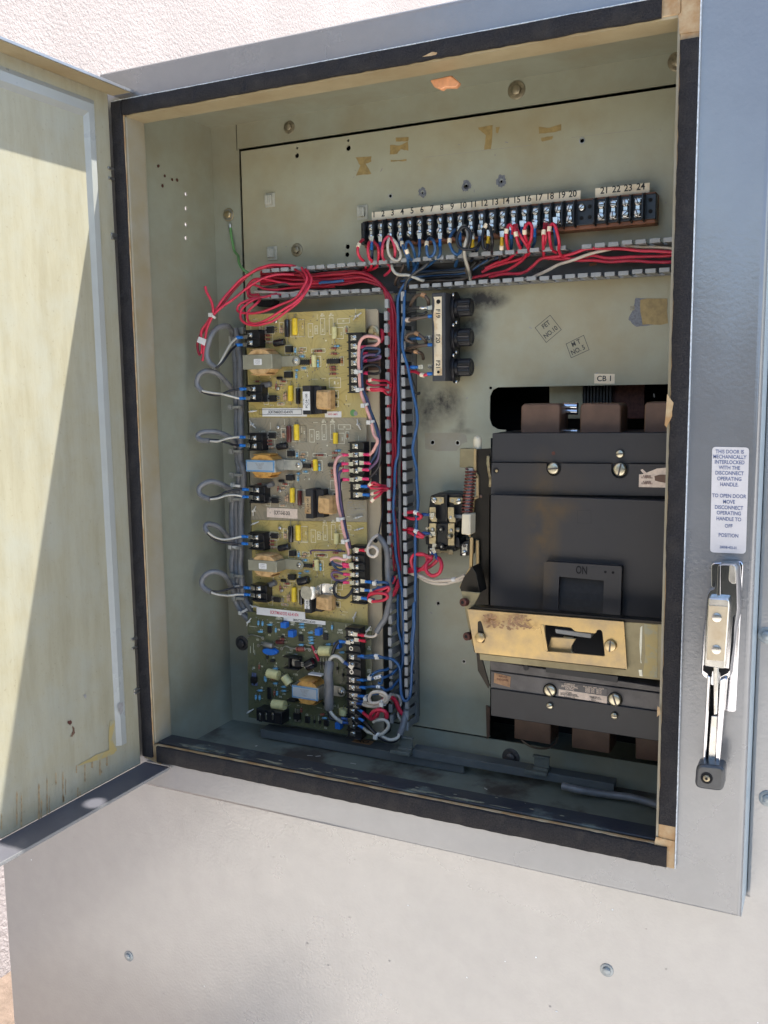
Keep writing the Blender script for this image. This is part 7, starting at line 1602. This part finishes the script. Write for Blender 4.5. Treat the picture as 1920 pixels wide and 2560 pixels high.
W('white', 'cream wire coiled twice beside the ninth screw', 'N', '250,1580,120 330,1600,115 430,1610,112 520,1570,110 530,1500,110 470,1455,110 380,1460,110 320,1520,110 330,1585,110 400,1600,110 490,1560,111 510,1510,111 450,1480,112', r=.0017, l0='lug_navy', d0=LF, grp=G12, ties=[(.22, .0030)])
W('white', 'cream wire sweeping from the tenth screw to the duct', 'N', '235,1610,120 320,1640,115 430,1640,113 520,1600,114 560,1530,118 580,1490,126 640,1500,138 690,1540,146 710,1620,148', r=.0017, l0='lug_navy', d0=LF, grp=G12)
W('white', 'cream wire bending down inside the tall duct', 'N', '640,1490,140 690,1520,140 712,1600,140 690,1660,138 680,1740,138 700,1800,138 725,1830,140', r=.0015)
W('red', 'thick red wire bridging from the boards into the duct', 'N', '400,1770,112 440,1660,114 480,1580,118 540,1530,122 600,1530,130 650,1580,134 690,1680,136 740,1740,138 765,1745,144', r=.0024)
W('red', 'red wire looping from the eleventh screw', 'N', '240,1715,120 290,1760,116 345,1805,113 400,1760,110 440,1700,110 500,1695,110 540,1740,110 525,1790,112', r=.0018, l0='lug_blue', d0=(-1, 0, .5), grp=G12)
W('red', 'short red arc above the eleventh screw wire', 'N', '345,1790,112 345,1730,108 390,1690,107 460,1685,107 520,1710,108 540,1780,110', r=.0018)
W('black', 'black wire slanting down from the twelfth screw', 'N', '255,1830,119 300,1885,115 360,1950,112 430,2010,110 500,2060,112 580,2080,114 650,2065,116 700,2010,120', r=.0020, l0='lug_blue', d0=(-1, 0, .45), grp=G12, ties=[(.42, .0032)])
W('offwhite', 'off white wire curving from the thirteenth screw up into a loop', 'N', '250,1915,119 290,1960,115 350,1985,112 430,2000,110 500,1970,110 555,1900,110 550,1840,110 500,1805,110 430,1810,110 370,1835,112', r=.0018, l0='lug_blue', d0=(-1, 0, .35), grp=G12)
W('offwhite', 'off white wire in the arc below the bottom board', 'N', '440,1985,110 500,2030,112 580,2055,113 660,2030,116 690,1990,120', r=.0016)
W('greycable', 'grey cable rising from the arc into the bottom of the tall duct', 'N', '695,2010,121 725,1930,128 760,1800,134 775,1720,138 790,1650,146', r=.0036, cat='cable', name='cable')
# grey sheath crossing the bottom board
W('grey', 'grey cable sheath standing over the bottom board', 'D', '1295,740,112 1290,820,109 1285,950,107 1288,1100,107 1285,1250,107 1285,1400,108 1290,1470,110', r=.0050, cat='cable', name='cable')
W('black', 'black lead curving from the top of the grey sheath', 'D', '1310,760,113 1335,650,112 1365,540,112 1410,450,113 1460,405,115', r=.0018, l1='lug_blue', d1=RT); W('offwhite', 'white lead arching from the top of the grey sheath', 'D', '1290,760,113 1310,690,110 1360,650,109 1430,655,110 1480,690,112 1520,730,115', r=.0019, l1='lug_navy', d1=(1, 0, -.5))
W('black', 'black lead curving from the foot of the grey sheath', 'D', '1278,1450,110 1285,1560,109 1320,1630,109 1400,1650,110 1490,1632,115', r=.0018, l1='lug_navy', d1=RT); W('offwhite', 'white lead curving from the foot of the grey sheath', 'D', '1300,1450,109 1315,1530,108 1360,1600,108 1420,1650,109 1500,1695,115', r=.0019, l1='lug_navy', d1=RT)
# fuse block wires
G13 = 'dark wires looping behind the fuse block'
W('brownish', 'dark wire arching above the F19 fuse terminals', 'F', '150,300,140 165,240,132 210,195,128 260,190,126 300,230,128 310,290,136', r=.0018, grp=G13, mk=[.62], mcol='orange_label')
W('charcoal', 'dark wire with a silver splice leading to the F19 fuse', 'F', '80,340,146 130,310,136 180,300,130 240,300,128', r=.0017, grp=G13, l1='steelish') if 'ins_steelish' in MATS else (MATS.__setitem__('ins_steelish', MATS['steel']), W('charcoal', 'dark wire with a silver splice leading to the F19 fuse', 'F', '80,340,146 130,310,136 180,300,130 240,300,128', r=.0017, grp=G13, l1='steelish', d1=RT))
W('brownish', 'dark wire with a tan band entering below F19', 'F', '95,350,146 110,385,136 150,395,130 210,385,129 300,368,131', r=.0018, grp=G13, mk=[.45], mcol='pink_label', l1='lug_blue', d1=RT)
W('charcoal', 'second dark wire beside the silver splice', 'F', '90,385,148 140,350,140 200,345,134 260,345,132 290,330,134', r=.0015, grp=G13)
W('brownish', 'dark wire curling round the blue splice near F20', 'F', '210,600,140 150,580,134 118,550,130 140,515,128 190,505,127 240,530,127 270,560,129 285,590,134', r=.0017, grp=G13, mk=[.62], mcol='orange_label')
W('blue', 'blue splice lying in the loop near F20', 'F', '155,555,136 190,548,135 215,550,134', r=.0014, l1='lug_blue', d1=RT, grp=G13)
W('brownish', 'dark wire entering below F20', 'F', '110,640,146 160,625,136 220,610,131 300,605,131', r=.0018, l1='lug_blue', d1=RT, grp=G13)
W('brownish', 'dark wire with a tan band hanging below F20', 'F', '115,645,146 170,650,138 215,660,136 245,680,140 260,720,148', r=.0017, grp=G13, mk=[.45], mcol='orange_label')
W('red', 'red wire into the big blue splice near F21', 'F', '95,790,146 125,792,138 160,790,134', r=.0017, l1='lug_blue', d1=RT, grp=G13); W('red', 'red wire with a tan band entering below F21', 'F', '160,825,142 200,835,136 250,855,131 300,845,131', r=.0016, l1='lug_blue', d1=RT, grp=G13, mk=[.7], mcol='cream_label')
W('charcoal', 'dark wire trailing down below the fuse block', 'F', '160,870,150 180,940,150 200,1000,156 230,1005,160', r=.0016, grp=G13)
# relay wires
G14 = 'red wires on the relay'
W('red', 'red wire loop with a white marker entering the upper left of the relay', 'G', '100,480,148 130,465,136 180,462,130 225,480,128 245,500,128 220,518,130 160,515,134 110,500,142', r=.0017, grp=G14, mk=[.35], mcol='white_label')
W('blue', 'short blue crimped end at the upper left of the relay', 'G', '235,490,132 255,485,132', r=.0014, l1='lug_navy', d1=RT, grp=G14)
W('red', 'red wire entering the middle left of the relay with a white marker', 'G', '100,610,148 150,605,136 190,618,130 225,640,129 268,670,130', r=.0018, grp=G14, mk=[.6], mcol='white_label'); W('red', 'second red wire entering the middle left of the relay', 'G', '115,625,146 160,640,134 215,665,130 262,675,131', r=.0018, grp=G14)
W('blue', 'short blue crimped end at the middle left of the relay', 'G', '240,645,132 262,640,132', r=.0014, l1='lug_navy', d1=RT, grp=G14)
W('red', 'red wire curled in a wide ring below the relay, left one', 'G', '110,945,148 160,935,140 260,940,132 330,905,128 380,860,128', r=.0018, l1='lug_navy', d1=(-.5, 0, 1), grp=G14)
W('red', 'red wire ring below the relay nearest the white wires', 'G', '330,850,130 285,900,124 285,960,122 330,995,121 390,975,121 415,915,122 400,860,126 370,840,130', r=.0019, grp=G14)
W('red', 'red wire looping left below the relay', 'G', '110,955,146 190,960,138 250,930,132 290,880,130 280,830,130 230,815,130 180,825,132 160,870,134 180,925,136 230,950,136', r=.0018, grp=G14); W('red', 'red wire crossing over the loops below the relay', 'G', '225,820,132 270,820,130 320,840,129 335,825,132', r=.0017, l1='lug_navy', d1=(.2, 0, 1), grp=G14)
W('white', 'upper white wire swinging from the tall duct to the channel', 'G', '115,950,148 190,970,138 260,1010,130 350,1035,126 450,1035,122 540,1022,118 610,990,112', r=.0017, grp='white wires below the relay', mk=[.80], mcol='white_label'); W('white', 'lower white wire swinging from the tall duct to the channel', 'G', '118,962,148 200,995,138 280,1035,130 380,1058,126 480,1050,122 560,1035,118 620,1005,112', r=.0017, grp='white wires below the relay')
# blue and others deeper in the tall duct
G15 = 'wires lying deep in the tall duct'
W('navy', 'navy wire lying deep in the lower half of the tall duct', 'N', '690,0,150 690,300,150 680,600,150 710,750,148 735,900,148 720,1060,150 700,1140,152', r=.0015, grp=G15); W('blue', 'bright blue wire in the lower half of the tall duct', 'N', '700,40,146 735,260,146 745,330,148', r=.0014, grp=G15)
W('blue', 'blue wire curving through the lower tall duct into the U turn', 'N', '680,230,146 675,500,144 690,700,142 730,850,142 745,950,142 735,1080,142 710,1180,144', r=.0014, grp=G15)
W('darkred', 'dark red wire lying deep along the left slots of the tall duct', 'A', '1500,700,158 1490,1000,158 1500,1400,158 B 1480,300,158 1490,700,158 1500,1000,158', r=.0015, grp=G15); W('darkred', 'dark red wire lying deep along the right slots of the tall duct', 'F', '70,950,158 80,1300,158 70,1600,158 G 60,300,158 70,700,158 80,1000,158', r=.0016, grp=G15)
W('charcoal', 'charcoal wire lying deep in the upper half of the tall duct', 'A', '1560,500,158 1560,900,158 1560,1400,158 B 1560,300,158 1565,700,158', r=.0017, grp=G15)
# ties of red wires near the strip

for o_ in bpy.data.objects:
    if 'org' in o_: del o_['org']
